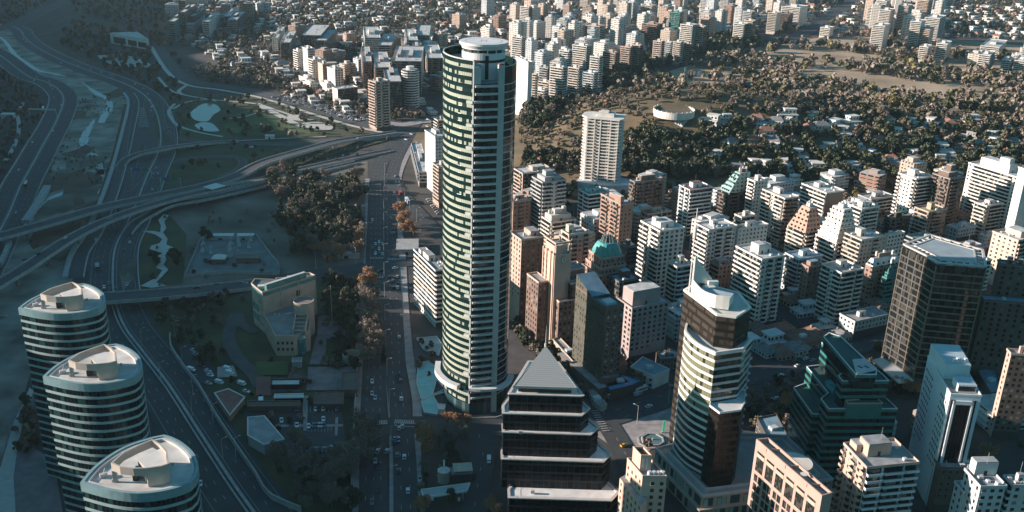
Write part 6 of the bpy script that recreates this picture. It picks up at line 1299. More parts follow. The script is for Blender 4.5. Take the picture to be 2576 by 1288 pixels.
def clump_set(seed, n, R_, h0, h1, rr):
    r = random.Random(seed); out = []
    for i in range(n):
        a = r.uniform(0, 6.283); q = math.sqrt(r.random())*R_; z = r.uniform(h0, h1); f = math.sin(math.pi*min(1, max(0, (z-h0)/(h1-h0)*.8+.15)))
        out.append((q*math.cos(a)*f, q*math.sin(a)*f, z, rr*r.uniform(.7,1.25), rr*r.uniform(.6,1.0)))
    return out
def tree_proto(kind, seed):
    r = random.Random(seed); t = thing('tree', 'tree', 'tree', (0,0,-500)); mb = MB()
    if kind == 'pine':
        cl = [(0,0,z,2.6*(1-(z-2)/13)+.35,1.0) for z in np.arange(2,14.5,.9)]; Q = leaves(seed, 1100, cl, .38); mb.tube((0,0,-.6),(0,0,13), (.3,.08), BARK, 6)
    elif kind == 'palm':
        mb.tube((0,0,-.6),(0,0,8.5), (.5,.38), BARK, 8); qs = []
        for i in range(30):
            a = i/30*6.283*3; el = .9-1.5*(i/30)
            for s in range(5):
                d0, d1 = s*.75, (s+1)*.75+.1; f = lambda d: (d*math.cos(a), d*math.sin(a), 8.6+d*el-.12*d*d); p, q = f(d0), f(d1); nx, ny = -math.sin(a)*.34*(1-s*.12), math.cos(a)*.34*(1-s*.12)
                qs.append([(p[0]-nx,p[1]-ny,p[2]-.1),(q[0]-nx,q[1]-ny,q[2]-.1),(q[0]+nx,q[1]+ny,q[2]),(p[0]+nx,p[1]+ny,p[2])])
        Q = np.array(qs)
    elif kind in ('brown', 'rust'):
        tips = []
        mb.tube((0,0,-.6),(0,0,3.2), (.3,.22), BARK, 6)
        for i in range(9):
            a = i*2.4; L = r.uniform(3,5); z1 = 3+r.uniform(2.5,6.5); p = (math.cos(a)*L*.6, math.sin(a)*L*.6, z1); mb.tube((0,0,2.2+i*.2), p, (.16,.05), BARK, 4); tips.append(p)
        cl = [(p[0],p[1],p[2]+.6,r.uniform(1.3,2.1),r.uniform(1.4,2.3)) for p in tips]+[(0,0,8.8,1.8,2.2)]
        Q = leaves(seed, 1500 if kind == 'rust' else 1250, cl, .26 if kind == 'rust' else .25, 1.9 if kind == 'brown' else 1.3, .6)
    else:
        mb.tube((0,0,-.6),(0,0,4.5), (.38,.25), BARK, 6)
        cl = clump_set(seed, 15, 4.2, 3.2, 10, 1.75)
        for c in cl[:7]: mb.tube((0,0,3.2), c[:3], (.16,.06), BARK, 4)
        Q = leaves(seed, 1500, cl, .42)
    build(mb, 'trunk', t); link('crown', quadmesh('crown', Q, [LEAF[kind if kind != 'palm' else 'pine']]), t)
    return t
PRO = {k: [tree_proto(k, 10*i+j) for j in range(nv)] for i, (k, nv) in enumerate((('dark',3),('olive',2),('brown',3),('rust',2),('pine',1),('palm',1),('yellow',1)))}
WORDS = dict(dark='dark evergreen tree', olive='olive green tree', brown='bare brown winter tree', rust='rust orange autumn tree', pine='dark conifer', palm='palm tree', yellow='yellowish green tree')
TREES = []       # kind, x, y, scale, place
def add_tree(kind, u, v, h, place, z=0):
    x, y, _ = G(u, v); TREES.append((kind, x, y, h/10.5, place, 1))
def zone(poly, n, mix, hh, place, seed=1, clump=0.0, avoid=23):
    """scatter trees over a ground polygon given in survey pixels"""
    p = [G(*q)[:2] for q in poly]; xs = [a for a, b in p]; ys = [b for a, b in p]; r = random.Random(seed); k = 0; tries = 0
    kinds = [a for a, b in mix]; ws = [b for a, b in mix]
    while k < n and tries < n*14:
        tries += 1; x, y = r.uniform(min(xs), max(xs)), r.uniform(min(ys), max(ys)); ins = False
        for i in range(len(p)):
            (ax, ay), (bx, by) = p[i], p[(i+1) % len(p)]
            if (ay > y) != (by > y) and x < (bx-ax)*(y-ay)/(by-ay)+ax: ins = not ins
        if not ins or occ(x, y) & avoid: continue
        if clump and math.sin(x*.021+1.3*math.sin(y*.013))+math.sin(y*.027+x*.008)+.7*math.sin(x*.07+y*.05) < clump*r.uniform(-1,1)+clump-.6: continue
        TREES.append((r.choices(kinds, ws)[0], x, y, r.uniform(*hh)/10.5, place, 0)); k += 1
# single trees read from the photograph
for u, v, h in ((1005,530,13),(1018,548,12),(1008,560,12),(1030,570,11),(1014,575,10),(1040,578,9)): add_tree('rust', u, v+18, h, 'on the traffic island by the curved tower street')
for u, v, h in ((928,700,12),(915,715,11),(938,712,11)): add_tree('rust', u, v+14, h, 'at the corner of the cross street')
for u, v in ((918,745),(938,752),(925,775),(942,790),(915,800),(930,812),(945,825),(918,835),(935,850),(950,862),(922,872),(940,885),(925,905)): add_tree('brown', u, v+20, 13, 'in the long row beside the avenue')
for u, v in ((900,1070),(915,1090),(905,1110),(925,1125),(900,1140),(920,1155),(935,1120),(890,1160),(940,1090)): add_tree('brown', u, v+20, 12, 'beside the avenue south of the crossing')
for u, v, h in ((1067,1110,12),(1060,1085,9),(1075,1130,9)): add_tree('rust', u, v+25, h, 'on the corner garden by the petrol station')
for u, v, h in ((1150,1065,8),(1125,1060,8),(1175,1062,7),(1055,1288,9),(1065,1275,8),(1232,1280,8),(1245,1295,8)): add_tree('rust', u, v+12, h, 'along the pavement below the skyscraper')
for u, v in ((1065,1180),(1118,1095),(1165,1090),(1105,1110)): add_tree('palm', u, v+15, 9, 'in the corner garden by the petrol station')
for u, v, h, k in ((385,640,8,'dark'),(395,655,7,'dark'),(437,640,9,'dark'),(445,655,8,'dark'),(452,640,7,'dark'),(513,585,9,'dark'),(525,592,8,'dark'),(965,900,8,'pine'),(608,540-400,6,'dark')): add_tree(k, u, v+14, h, 'on the lawn by the zigzag path')
for u, v in ((1980,1020),(1992,1012),(1970,1030),(2270,980),(2285,985),(2255,975),(2300,992),(2480,1150),(2473,1160),(2488,1155)): add_tree('rust', u, v+10, 9, 'in the street near the teal stepped building')
for u, v in ((1505,460),(1500,445),(1660,455),(1672,470),(2145,480),(2155,495)): add_tree('yellow', u, v+10, 8, 'on the slope below the hill tower')
for u, v in ((2160,470),(2180,465),(2200,470),(2230,468),(2245,472),(1945,430),(1960,425),(2080,440)): add_tree('olive', u, v+10, 9, 'behind the low row at the hill foot')
zone([(668,450),(760,435),(830,470),(905,450),(925,480),(925,600),(820,640),(760,640),(730,600),(700,560)], 150, (('dark',6),('brown',2),('olive',1),('pine',1)), (9,15), 'in the dark grove beside the avenue', 2)
zone([(730,560),(920,580),(925,650),(780,668),(740,640)], 60, (('brown',5),('rust',2),('dark',1)), (7,12), 'in the brown grove beside the avenue', 3)
zone([(800,720),(905,700),(902,820),(890,860),(820,790)], 34, (('dark',6),('olive',1)), (7,11), 'in the garden of the stone government building', 4)
zone([(845,860),(900,850),(895,935),(850,925)], 16, (('dark',5),('pine',1)), (6,9), 'in the garden by the round enclosure', 5)
zone([(600,1080),(700,1100),(900,1190),(890,1288),(700,1288)], 36, (('brown',5),('dark',1)), (8,12), 'among the cars south of the car park', 6)
zone([(380,770),(600,740),(610,840),(560,900),(470,960),(430,880)], 26, (('dark',4),('brown',2)), (5,9), 'on the lawn beside the highway wall', 7)
zone([(70,985),(88,1000),(92,1140),(45,1180),(40,1090)], 30, (('dark',2),('brown',2)), (4,7), 'on the bank below the oval towers', 8)
zone([(395,250),(430,232),(640,246),(900,318),(940,340),(600,352),(430,348)], 90, (('dark',3),('brown',2)), (5,9), 'in the park with the ponds', 9)
zone([(170,60),(420,90),(460,180),(440,232),(395,240),(300,190),(150,110)], 240, (('dark',5),('olive',1),('brown',1)), (6,11), 'beside the river far upper left', 10)
zone([(440,190),(560,160),(760,200),(940,270),(1060,290),(1055,316),(960,318),(700,245),(500,210)], 300, (('brown',5),('dark',2),('olive',1)), (6,10), 'among the parked cars beyond the park', 11)
zone([(1300,400),(1500,440),(1560,450),(1640,470),(1820,480),(1700,560),(1300,560)], 130, (('dark',4),('brown',1)), (6,10), 'at the hill foot between towers', 12)
zone([(1300,560),(1900,470),(2576,480),(2700,700),(2576,1288),(1560,1288),(1450,1050),(1300,800)], 330, (('dark',5),('brown',2),('olive',1)), (5,9), 'on a shaded street between towers', 13)
zone([(1570,345),(1640,318),(1760,322),(1900,300),(2300,345),(2650,400),(2650,480),(2300,465),(1900,460),(1640,452),(1560,440),(1450,432),(1320,440),(1310,400),(1440,395),(1560,420)], 1350, (('dark',11),('brown',1.5),('olive',2),('pine',1),('rust',.25),('yellow',.2)), (7,13), 'on the wooded hill', 14)
zone([(1300,300),(1500,262),(1600,262),(1900,255),(2200,285),(2576,300),(2650,400),(2300,345),(1900,300),(1760,322),(1640,318),(1570,345),(1440,395),(1310,400)], 1700, (('dark',2),('brown',6),('olive',3),('rust',.3)), (3,8), 'on the brown upper slope', 37)
zone([(1800,290),(2200,290),(2650,330),(2650,420),(2300,360),(1900,320)], 380, (('dark',5),('brown',4),('olive',3)), (7,12), 'around the hill villas', 38)
zone([(1310,255),(1480,235),(1600,205),(1720,168),(1880,122),(2050,100),(2300,105),(2650,140),(2900,300),(2576,330),(2000,300),(1700,275),(1500,270)], 1500, (('brown',7),('olive',3),('dark',1.6),('yellow',.5)), (8,17), 'on the dry golf course', 15, clump=.6)
zone([(1300,330),(1360,250),(1500,175),(1620,150),(1760,108),(1900,85),(1905,118),(1760,140),(1600,200),(1493,240),(1400,290),(1340,350)], 750, (('dark',8),('pine',2),('brown',1)), (10,16), 'in the dark tree belt below the tower rows', 16, avoid=5)
zone([(430,-10),(1150,-10),(1110,150),(1110,250),(900,250),(600,170),(440,110)], 3000, (('dark',3),('brown',6),('olive',2)), (6,10), 'between the far houses', 17)
zone([(1110,-10),(2620,-10),(2620,100),(2200,95),(1880,80),(1620,130),(1400,200),(1300,240),(1110,200)], 4000, (('dark',3),('brown',6),('olive',2)), (6,10), 'between the far houses', 18)
zone([(170,-10),(440,-10),(430,80),(200,50)], 260, (('dark',4),('brown',2)), (6,10), 'between the far houses', 19)
zone([(0,160),(90,215),(110,300),(60,400),(0,470),(-60,400),(-60,200)], 420, (('dark',3),('brown',2)), (3,6), 'on the scrubby left hillside', 20, avoid=23)
zone([(0,-10),(150,-10),(40,50),(-40,80)], 160, (('dark',3),('brown',1)), (4,7), 'on the far left hillside', 21)
zone([(100,420),(115,330),(150,262),(172,268),(150,350),(126,430),(110,500),(96,500)], 60, (('dark',1),('brown',2)), (2,4), 'on the river bank', 22)
zone([(420,362),(880,352),(700,410),(600,440),(400,465)], 26, (('dark',2),('brown',1)), (4,7), 'on the grass inside the interchange loops', 23)

zone([(178,245),(320,240),(300,400),(255,520),(200,640),(90,700),(60,540),(120,420),(150,340)], 170, (('dark',2),('brown',3)), (1.2,3), 'on the river bed', 30, avoid=7, clump=.7)
zone([(395,505),(640,465),(925,405),(925,600),(800,690),(640,715),(380,725)], 70, (('dark',2),('brown',4)), (2,4.5), 'on the dusty lot', 31)
zone([(380,770),(640,735),(905,700),(905,960),(690,1288),(600,1130),(480,990),(432,900)], 70, (('dark',3),('brown',2)), (3,6), 'in the walled garden', 32)
zone([(1040,1090),(1200,1090),(1190,1288),(1045,1288)], 16, (('dark',3),('brown',2)), (3,7), 'beside the petrol station', 33)
zone([(1290,740),(1380,840),(1500,1010),(1460,1030),(1380,900),(1280,800)], 22, (('dark',3),('brown',2)), (5,8), 'along the street behind the pyramid tower', 34, avoid=5)
zone([(1690,1030),(1980,950),(2200,880),(2300,850),(2320,900),(1990,1010),(1900,1060),(1720,1130)], 40, (('dark',3),('brown',3)), (5,8), 'along the shaded boulevard', 35)
zone([(640,455),(900,395),(985,350),(960,345),(700,415)], 30, (('dark',2),('brown',3)), (2,5), 'on the verges under the ramps', 36)

zone([(1275,760),(1330,800),(1400,880),(1440,950),(1400,960),(1300,850)], 26, (('dark',3),('brown',3)), (5,8), 'along the street beside the skyscraper', 39)
zone([(1060,860),(1110,880),(1100,960),(1050,940)], 10, (('dark',3),('olive',2)), (3,6), 'on the skyscraper plaza', 40)
zone([(1900,1010),(2000,1000),(1990,1100),(1900,1120),(1850,1180)], 14, (('dark',3),('brown',3)), (5,8), 'between the shop podium and the stepped glass building', 41)
def inframe(x, y): u, v = proj(x, y, hz(x, y)+4); return -60 < u < 2640 and -60 < v < 1330
# ================================================================ HOUSES
def house_proto(kind):
    t = thing('house', 'house', 'house', (0,0,-500)); wc = dict(modern=WHITE, modern2=W('cool'), gable=W('cream'), gable2=W('white'), brickh=W('salmon'), stepped=WHITE)[kind]; fw = facade('house_'+kind, {'modern':COL['white'],'modern2':COL['cool'],'gable':COL['cream'],'gable2':COL['white'],'brickh':COL['salmon'],'stepped':COL['white']}[kind], bay=2.6, fh=3.0, ww=.55, wh=.45)
    if kind.startswith('modern') or kind == 'stepped':
        mb = MB(); mb.cube(0,0,-4,14,9,7.2,fw,0,ROOFM); mb.cube(2.5,1.5,3.2,8,6,2.9,fw,0,ROOFM); 
        if kind == 'stepped': mb.cube(-3,-6,-5,10,5,5.2,fw,0,ROOFM)
        build(mb, 'wall', t); mb = MB(); mb.cube(2.5,1.5,6.1,9,7,.35,wc); build(mb, 'roof', t); mb = MB(); mb.cube(0,-4.7,2.7,14.6,1.6,.35,wc); build(mb, 'terrace', t)
    else:
        mb = MB(); mb.prism([(-6,-4.5),(6,-4.5),(6,4.5),(-6,4.5)], -4, 3.4, fw); build(mb, 'wall', t)
        mb = MB(); rm = {'gable':mat('tiles_red', (.3,.14,.1), .9, .3, .5),'gable2':mat('tiles_grey', (.2,.2,.2), .9, .3, .5),'brickh':mat('tiles_brown', (.2,.12,.09), .9, .3, .5)}[kind]
        mb.prism([(-6.6,-5.1),(6.6,-5.1),(6.6,5.1),(-6.6,5.1)], 3.3, 5.8, rm, rm, True, poly2=[(-3.5,-.15),(3.5,-.15),(3.5,.15),(-3.5,.15)]); rf = build(mb, 'roof', t); mb = MB(); mb.cube(2,1,4,.9,.9,2.6,W('brick')); build(mb, 'chimney', rf)
    return t
HP = {k: house_proto(k) for k in ('modern','modern2','gable','gable2','brickh','stepped')}
HOUSES = []
hp = [T(2,0,*q) for q in [(1450,905),(1560,885),(1800,885),(1835,925),(1600,1065),(1765,1045),(1490,1150),(1650,1255),(1765,1225),(1860,1235),(1865,985),(1250,890)]]+[T(3,0,*q) for q in [(230,785),(450,805),(130,865),(60,905),(160,905),(340,865),(295,955),(485,945),(385,945),(170,1045),(600,915),(880,890),(1060,915),(1200,925),(1320,925),(1490,895),(1140,965),(1370,1015),(1470,1015),(500,1085),(420,1105),(650,1075),(800,1045),(230,1165),(1220,1045),(1255,1090),(1295,1130),(1340,1165),(1240,1185),(1070,1165),(900,1175),(600,1245),(1520,1085),(1600,915),(1650,1025),(30,1060),(560,1000),(960,1000),(710,960),(760,1150),(1750,960),(1400,1100),(1620,1120),(1800,1050),(320,1230),(120,1230)]]+[T(3,1,*q) for q in [(250,65),(620,165),(900,115),(1080,75),(185,235),(30,250),(330,160),(800,200),(1000,160),(700,250)]]
for i, (u, v) in enumerate(hp):
    x, y, z = G(u, v); HOUSES.append((('modern','stepped','gable','modern2','gable2','brickh','stepped','gable2')[i % 8], x, y, rnd.uniform(-.6,1.6), rnd.uniform(.95,1.5), 'on the wooded hill', 1)); occ_poly([(x-8,y-6),(x+8,y-6),(x+8,y+6),(x-8,y+6)], 4)
def hzone(poly, n, mix, place, seed, sc_=(.9,1.4), clear=7):
    p = [G(*q)[:2] for q in poly]; xs = [a for a, b in p]; ys = [b for a, b in p]; r = random.Random(seed); k = tries = 0
    while k < n and tries < n*12:
        tries += 1; x, y = r.uniform(min(xs), max(xs)), r.uniform(min(ys), max(ys)); ins = False
        for i in range(len(p)):
            (ax, ay), (bx, by) = p[i], p[(i+1) % len(p)]
            if (ay > y) != (by > y) and x < (bx-ax)*(y-ay)/(by-ay)+ax: ins = not ins
        if not ins or occ(x, y) & clear: continue
        HOUSES.append((r.choice(mix), x, y, r.choice((.45,.45+1.57))+r.uniform(-.1,.1), r.uniform(*sc_), place, 0)); occ_poly([(x-7,y-7),(x+7,y-7),(x+7,y+7),(x-7,y+7)], 4); k += 1
hzone([(1880,740),(2080,720),(2240,780),(2200,870),(1950,930),(1890,880)], 26, ('gable','gable2','brickh','modern2'), 'in the low quarter', 1)
hzone([(1300,560),(1900,470),(2576,480),(2650,700),(2576,900),(1700,1000),(1500,900)], 60, ('modern2','gable2','gable','brickh'), 'squeezed between the apartment towers', 2)
hzone([(430,-10),(1150,-10),(1110,150),(1110,250),(900,250),(600,170),(440,110)], 400, ('gable','gable2','modern','modern2','modern','gable2','modern'), 'in the far suburb, upper middle', 3, (.8,1.7))
hzone([(1110,-10),(2620,-10),(2620,100),(2200,95),(1880,80),(1620,130),(1400,200),(1300,240),(1110,200)], 560, ('gable','gable2','modern','modern2','modern','modern'), 'in the far suburb, upper right', 4, (.8,1.8))
hzone([(660,250),(800,200),(1060,230),(1100,300),(960,300)], 40, ('modern','gable','brickh'), 'among trees beyond the parked cars', 5)
HOUSES = [h for h in HOUSES if inframe(h[1], h[2])]
HOUSES.sort(key=lambda h: (-h[6], math.hypot(h[1], h[2]))); HW = dict(modern='white flat roofed house', modern2='pale grey flat roofed house', gable='red roofed house', gable2='grey roofed white house', brickh='brown roofed salmon house', stepped='white terraced villa')
for i, (k, x, y, a, s, place, ex) in enumerate(HOUSES[:300]):
    c = copy_tree(HP[k], (x, y, hz(x, y)), a, '%s %s' % (HW[k], place), '%ss %s' % (HW[k], place), s)
# the rest of the low city
vs, fs, ms, uvs = [], [], [], []; hm = []
for k, x, y, a, s, place, ex in HOUSES[300:]:
    for ch in HP[k].children:
        if ch.name.startswith('terrace'): continue
        me = ch.data; base = len(vs); ca, sa = math.cos(a)*s, math.sin(a)*s; z0 = hz(x, y)
        vs.extend((v.co[0]*ca-v.co[1]*sa+x, v.co[0]*sa+v.co[1]*ca+y, v.co[2]*s+z0) for v in me.vertices); ul = me.uv_layers[0].data
        for p in me.polygons:
            m = me.materials[p.material_index]
            if m not in hm: hm.append(m)
            fs.append([base+i for i in p.vertices]); ms.append(hm.index(m)); uvs.extend(c for li in p.loop_indices for c in ul[li].uv)
me = bpy.data.meshes.new('distant_houses'); me.from_pydata(vs, [], fs)
for m in hm: me.materials.append(m)
me.polygons.foreach_set('material_index', ms); ul = me.uv_layers.new(name='UVMap'); ul.data.foreach_set('uv', uvs); me.update()
dh = link('distant_houses', me); dh['kind'] = 'stuff'; dh['label'] = 'low houses of the far suburb scattered between trees'; dh['category'] = 'houses'
for t in HP.values():
    for c in list(t.children):
        for g in list(c.children): bpy.data.objects.remove(g)
        bpy.data.objects.remove(c)
    bpy.data.objects.remove(t)
# ================================================================ FAR TOWERS
def far_towers(poly, n, seed, place, hh, cols, th, clear=5):
    p = [P(*q) for q in poly]; xs = [a for a, b in p]; ys = [b for a, b in p]; r = random.Random(seed); k = tries = 0
    while k < n and tries < n*25:
        tries += 1; x, y = r.uniform(min(xs), max(xs)), r.uniform(min(ys), max(ys)); ins = False
        for i in range(len(p)):
            (ax, ay), (bx, by) = p[i], p[(i+1) % len(p)]
            if (ay > y) != (by > y) and x < (bx-ax)*(y-ay)/(by-ay)+ax: ins = not ins
        wx, wy, h = r.uniform(15,28), r.uniform(13,20), r.uniform(*hh)
        if not ins or any(occ(x+a, y+b) & clear for a in (-12,0,12) for b in (-10,0,10)): continue
        wc = r.choice(cols); a = math.radians(th)+r.choice((0,0,.3)); t = thing('apartment_tower', '%s apartment tower %s' % ({'white':'white','cream':'cream','cool':'pale grey','salmon':'salmon brick','brick':'red brick','beige':'beige','peach':'peach','lgrey':'light grey','dark':'dark glass'}[wc], place), 'apartment tower', (x,y,0), '%s apartment towers %s' % (wc if wc not in ('cool','lgrey') else 'grey', place), a)
        occ_poly([(x-16,y-14),(x+16,y-14),(x+16,y+14),(x-16,y+14)], 4); wm = W(wc); style = r.random(); fh = 3.1
        fm = facade('fac_%s_far%d' % (wc, int(style*3)), COL[wc], bay=(3.4,5,7)[int(style*3)], fh=fh, ww=(.5,.65,.8)[int(style*3)], wh=(.45,.45,.5)[int(style*3)])
        foot = [(-wx/2,-wy/2),(wx/2,-wy/2),(wx/2,wy/2),(-wx/2,wy/2)]
        if r.random() < .4: foot = [(-wx/2,-wy/2),(-wx*.1,-wy/2),(-wx*.1,-wy/2+2.5),(wx*.12,-wy/2+2.5),(wx*.12,-wy/2),(wx/2,-wy/2),(wx/2,wy/2),(-wx/2,wy/2)]
        mb = MB(); mb.prism(foot, -.3, h, fm, ROOFM); build(mb, 'wall', t)
        mb = MB(); nf = int(h/fh)
        if style > .3:
            for f in range(nf): mb.box((-wx/2+1,-wy/2), (wx/2-1 if style < .7 else 0,-wy/2), (.0,1.2), 2+f*fh, 3+f*fh, wm); mb.box((-wx/2,wy/2-1), (-wx/2,-wy/2+1), (.0,1.2), 2+f*fh, 3+f*fh, wm)
            o = build(mb, 'balconies', t)
        mb = MB(); mb.cube(r.uniform(-3,3), 0, h, wx*r.uniform(.25,.5), wy*.45, r.uniform(2.5,5), wm, 0, ROOFM)
        if r.random() < .5: mb.cube(-wx*.3, wy*.2, h, 3, 3, 2, wm, 0, ROOFM)
        build(mb, 'penthouse', t); k += 1
cw_ = ('white','white','cream','cool','white','peach','lgrey','beige','cream','white','salmon')
far_towers([(1300,150),(1330,250),(1480,200),(1600,150),(1760,105),(1900,70),(1800,20),(1500,60),(1300,110)], 62, 3, 'in the dense rows right of the skyscraper crown', (24,46), cw_, 52)
far_towers([(1120,60),(1300,20),(1500,-5),(1900,-12),(2080,-12),(1980,60),(1800,70),(1500,90),(1300,140)], 58, 4, 'in the far rows at the top edge', (22,46), cw_+('brick','salmon'), 52)
far_towers([(2180,80),(2180,20),(2250,-10),(2390,-10),(2390,60),(2330,100),(2250,110)], 26, 5, 'in the far right cluster beside the wide avenue', (34,58), ('white','cream','cool','peach','white'), 55)
far_towers([(740,90),(1110,120),(1110,250),(1000,240),(820,200),(700,150)], 26, 6, 'beyond the interchange, middle distance', (14,28), ('salmon','cream','white','beige','cool','brick'), 38)
far_towers([(420,-10),(700,-10),(720,60),(600,80),(440,60)], 14, 7, 'at the top edge, upper left', (16,34), ('salmon','cool','brick','white'), 8)
far_towers([(2400,130),(2620,120),(2650,190),(2450,190)], 10, 8, 'beyond the golf course at the right edge', (14,24), ('white','cream','white'), 55)
far_towers([(1300,560),(1500,520),(1900,500),(2300,470),(2576,520),(2650,760),(2300,760),(1950,760),(1700,900),(1500,760)], 34, 9, 'filling a gap in the central district', (16,34), ('white','cool','beige','salmon','brick','lgrey'), 27)
far_towers([(1950,1180),(2100,1000),(2300,1100),(2576,1000),(2576,1100),(2300,1180)], 5, 10, 'low in the shaded lower right', (10,16), ('beige','brick','lgrey'), 10)
# ---- trees: the 300 that show largest stand as single trees, the rest as one woodland
def appar(t): return t[3]/math.sqrt(t[1]**2+t[2]**2+260**2)
_hs = [(h[1], h[2]) for h in HOUSES if h[6]]
def _clear(x, y):
    return not any(abs(x-a) < 8 and -11 < y-b < 7 for a, b in _hs)
TREES = [t for t in TREES if inframe(t[1], t[2]) and (not occ(t[1], t[2]) & 4 or t[5]) and _clear(t[1], t[2])]
TREES.sort(key=lambda t: (-t[5], -appar(t))); first = TREES[:300]; rest = TREES[300:]
cnt = {}
for i, (k, x, y, s, place, ex) in enumerate(first):
    pr = PRO[k][i % len(PRO[k])]; c = copy_tree(pr, (x, y, hz(x, y)), rnd.uniform(0, 6.28), '%s %s' % (WORDS[k], place), '%s %s' % (WORDS[k]+'s', place), (s*rnd.uniform(.9,1.15), s*rnd.uniform(.9,1.15), s))
    c.name = dict(palm='palm_tree', pine='conifer').get(k, 'tree')
for l in PRO.values():
    for p in l:
        for c in list(p.children): bpy.data.objects.remove(c)
        bpy.data.objects.remove(p)
mk = ['dark','olive','brown','rust','pine','yellow']; Qs, Ms = [], []; rs = np.random.RandomState(5)
PQ = {}
for lod, nl, sz in ((0, 170, 1.0), (1, 64, 1.5)):
    for v in range(6):
        cl = clump_set(100+v, 9, 3.6, 3.0, 9.4, 1.9); q = leaves(50+v, nl, cl, sz); tr = np.array([[(-.3,0,-1),(.3,0,-1),(.25,0,5),(-.25,0,5)],[(0,-.3,-1),(0,.3,-1),(0,.25,5),(0,-.25,5)]]); PQ[(lod, v)] = (q, tr)
for k, x, y, s, place, ex in rest:
    d = math.hypot(x, y); q, tr = PQ[(0 if d < 1150 else 1, rs.randint(6))]; a = rs.uniform(0, 6.28); ca, sa = math.cos(a)*s, math.sin(a)*s; sz = s*(1.35 if k == 'pine' else 1)
    for arr, m in ((q, mk.index(k if k in mk else 'dark')), (tr, 6)):
        o = np.empty_like(arr); o[...,0] = arr[...,0]*ca-arr[...,1]*sa+x; o[...,1] = arr[...,0]*sa+arr[...,1]*ca+y; o[...,2] = arr[...,2]*sz+hz(x, y); Qs.append(o); Ms.append(np.full(len(arr), m))
wd = link('woodland', quadmesh('woodland', np.concatenate(Qs), [LEAF[m] for m in mk]+[BARK], np.concatenate(Ms))); wd['kind'] = 'stuff'; wd['label'] = 'countless brown and dark green trees covering the hill, golf course and far city'; wd['category'] = 'woodland'
# ================================================================ VEHICLES
PAINT = {}
for nm, c in dict(white=(.75,.76,.76), silver=(.42,.44,.45), black=(.02,.02,.022), grey=(.14,.15,.16), red=(.35,.03,.025), blue=(.03,.09,.2), yellow=(.7,.4,.03)).items():
    m, n_, l_, b_ = newmat('paint_'+nm); b_.inputs['Base Color'].default_value = (*c, 1); b_.inputs['Roughness'].default_value = .3; b_.inputs['Coat Weight'].default_value = .5; PAINT[nm] = m
TYRE = mat('tyre', (.02,.02,.02), .9, .1, 2); LAMPW = mat('headlight_lens', (.8,.8,.75), .2, .05, 2); LAMPR = mat('tail_light', (.4,.02,.02), .3, .05, 2); WGL = glassm('car_glass', (.015,.02,.022), (.02,.03,.03), .3, 9, 9, .06)
def loft(mb, secs, m, top=None):
    """secs: list of (x, halfwidth, z0, z1) cross sections along the vehicle"""
    for (x0,w0,a0,b0), (x1,w1,a1,b1) in zip(secs, secs[1:]):
        mb.face([(x0,-w0,a0),(x1,-w1,a1),(x1,-w1,b1),(x0,-w0,b0)], m); mb.face([(x1,w1,a1),(x0,w0,a0),(x0,w0,b0),(x1,w1,b1)], m)
        mb.face([(x0,-w0,b0),(x1,-w1,b1),(x1,w1,b1),(x0,w0,b0)], top or m); mb.face([(x1,-w1,a1),(x0,-w0,a0),(x0,w0,a0),(x1,w1,a1)], m)
    for i, s in ((0,1),(-1,-1)):
        x,w_,a,b = secs[i]; q = [(x,w_,a),(x,-w_,a),(x,-w_,b),(x,w_,b)]; mb.face(q[::s], m)
def car_proto(kind, col):
    t = thing('car', 'car', 'car', (0,0,-500)); pm = PAINT[col]
    if kind == 'car':
        mb = MB(); loft(mb, [(-2.2,.72,.4,.85),(-2.1,.86,.25,.98),(-1.2,.9,.22,1.0),(.9,.9,.22,.98),(1.9,.86,.25,.82),(2.2,.7,.4,.65)], pm); build(mb, 'body', t)
        mb = MB(); loft(mb, [(-1.9,.72,.98,1.0),(-1.35,.66,.98,1.42),(.15,.66,.98,1.45),(.95,.74,.97,.99)], WGL, WGL); g = build(mb, 'windows', t); mb = MB(); loft(mb, [(-1.3,.6,1.42,1.46),(.1,.6,1.44,1.49)], pm); build(mb, 'roof', t); L, wr = 2.2, .33
        ax = (-1.35, 1.35); hw_ = .85
    elif kind == 'van':
        mb = MB(); loft(mb, [(-2.6,.9,.35,2.0),(-2.5,.95,.3,2.1),(1.3,.95,.3,2.1),(1.95,.93,.3,1.35),(2.5,.88,.35,1.1)], pm); build(mb, 'body', t); mb = MB(); loft(mb, [(1.32,.9,1.4,2.05),(1.93,.9,1.36,1.4)], WGL); mb.cube(.7,0,1.35,.8,1.94,.55,WGL); build(mb, 'windows', t); L = 2.5; ax = (-1.6,1.6); hw_ = .9
    else:
        ln = 6 if kind == 'bus' else 4.2; mb = MB(); loft(mb, [(-ln,1.25,.45,3.1),(ln-.3,1.25,.45,3.1),(ln,1.2,.5,3.0)], pm); build(mb, 'body', t); mb = MB(); mb.cube(0,0,1.6,ln*1.8,2.54,.85,WGL); mb.cube(ln-.05,0,1.3,.2,2.2,1.4,WGL); build(mb, 'windows', t); L = ln; ax = (-ln*.6, ln*.65); hw_ = 1.15
    for x in ax:
        for s in (-1, 1): mb = MB(); mb.tube((x,s*(hw_-.18),.34),(x,s*(hw_+.04),.34), .34, TYRE, 12); build(mb, 'wheel', t)
    for s in (-1, 1):
        mb = MB(); mb.cube(L-.04,s*hw_*.72,.6,.14,.3,.16,LAMPW); build(mb, 'headlight', t); mb = MB(); mb.cube(-L+.04,s*hw_*.72,.68,.14,.28,.16,LAMPR); build(mb, 'tail_light', t)
    return t
CP = {}
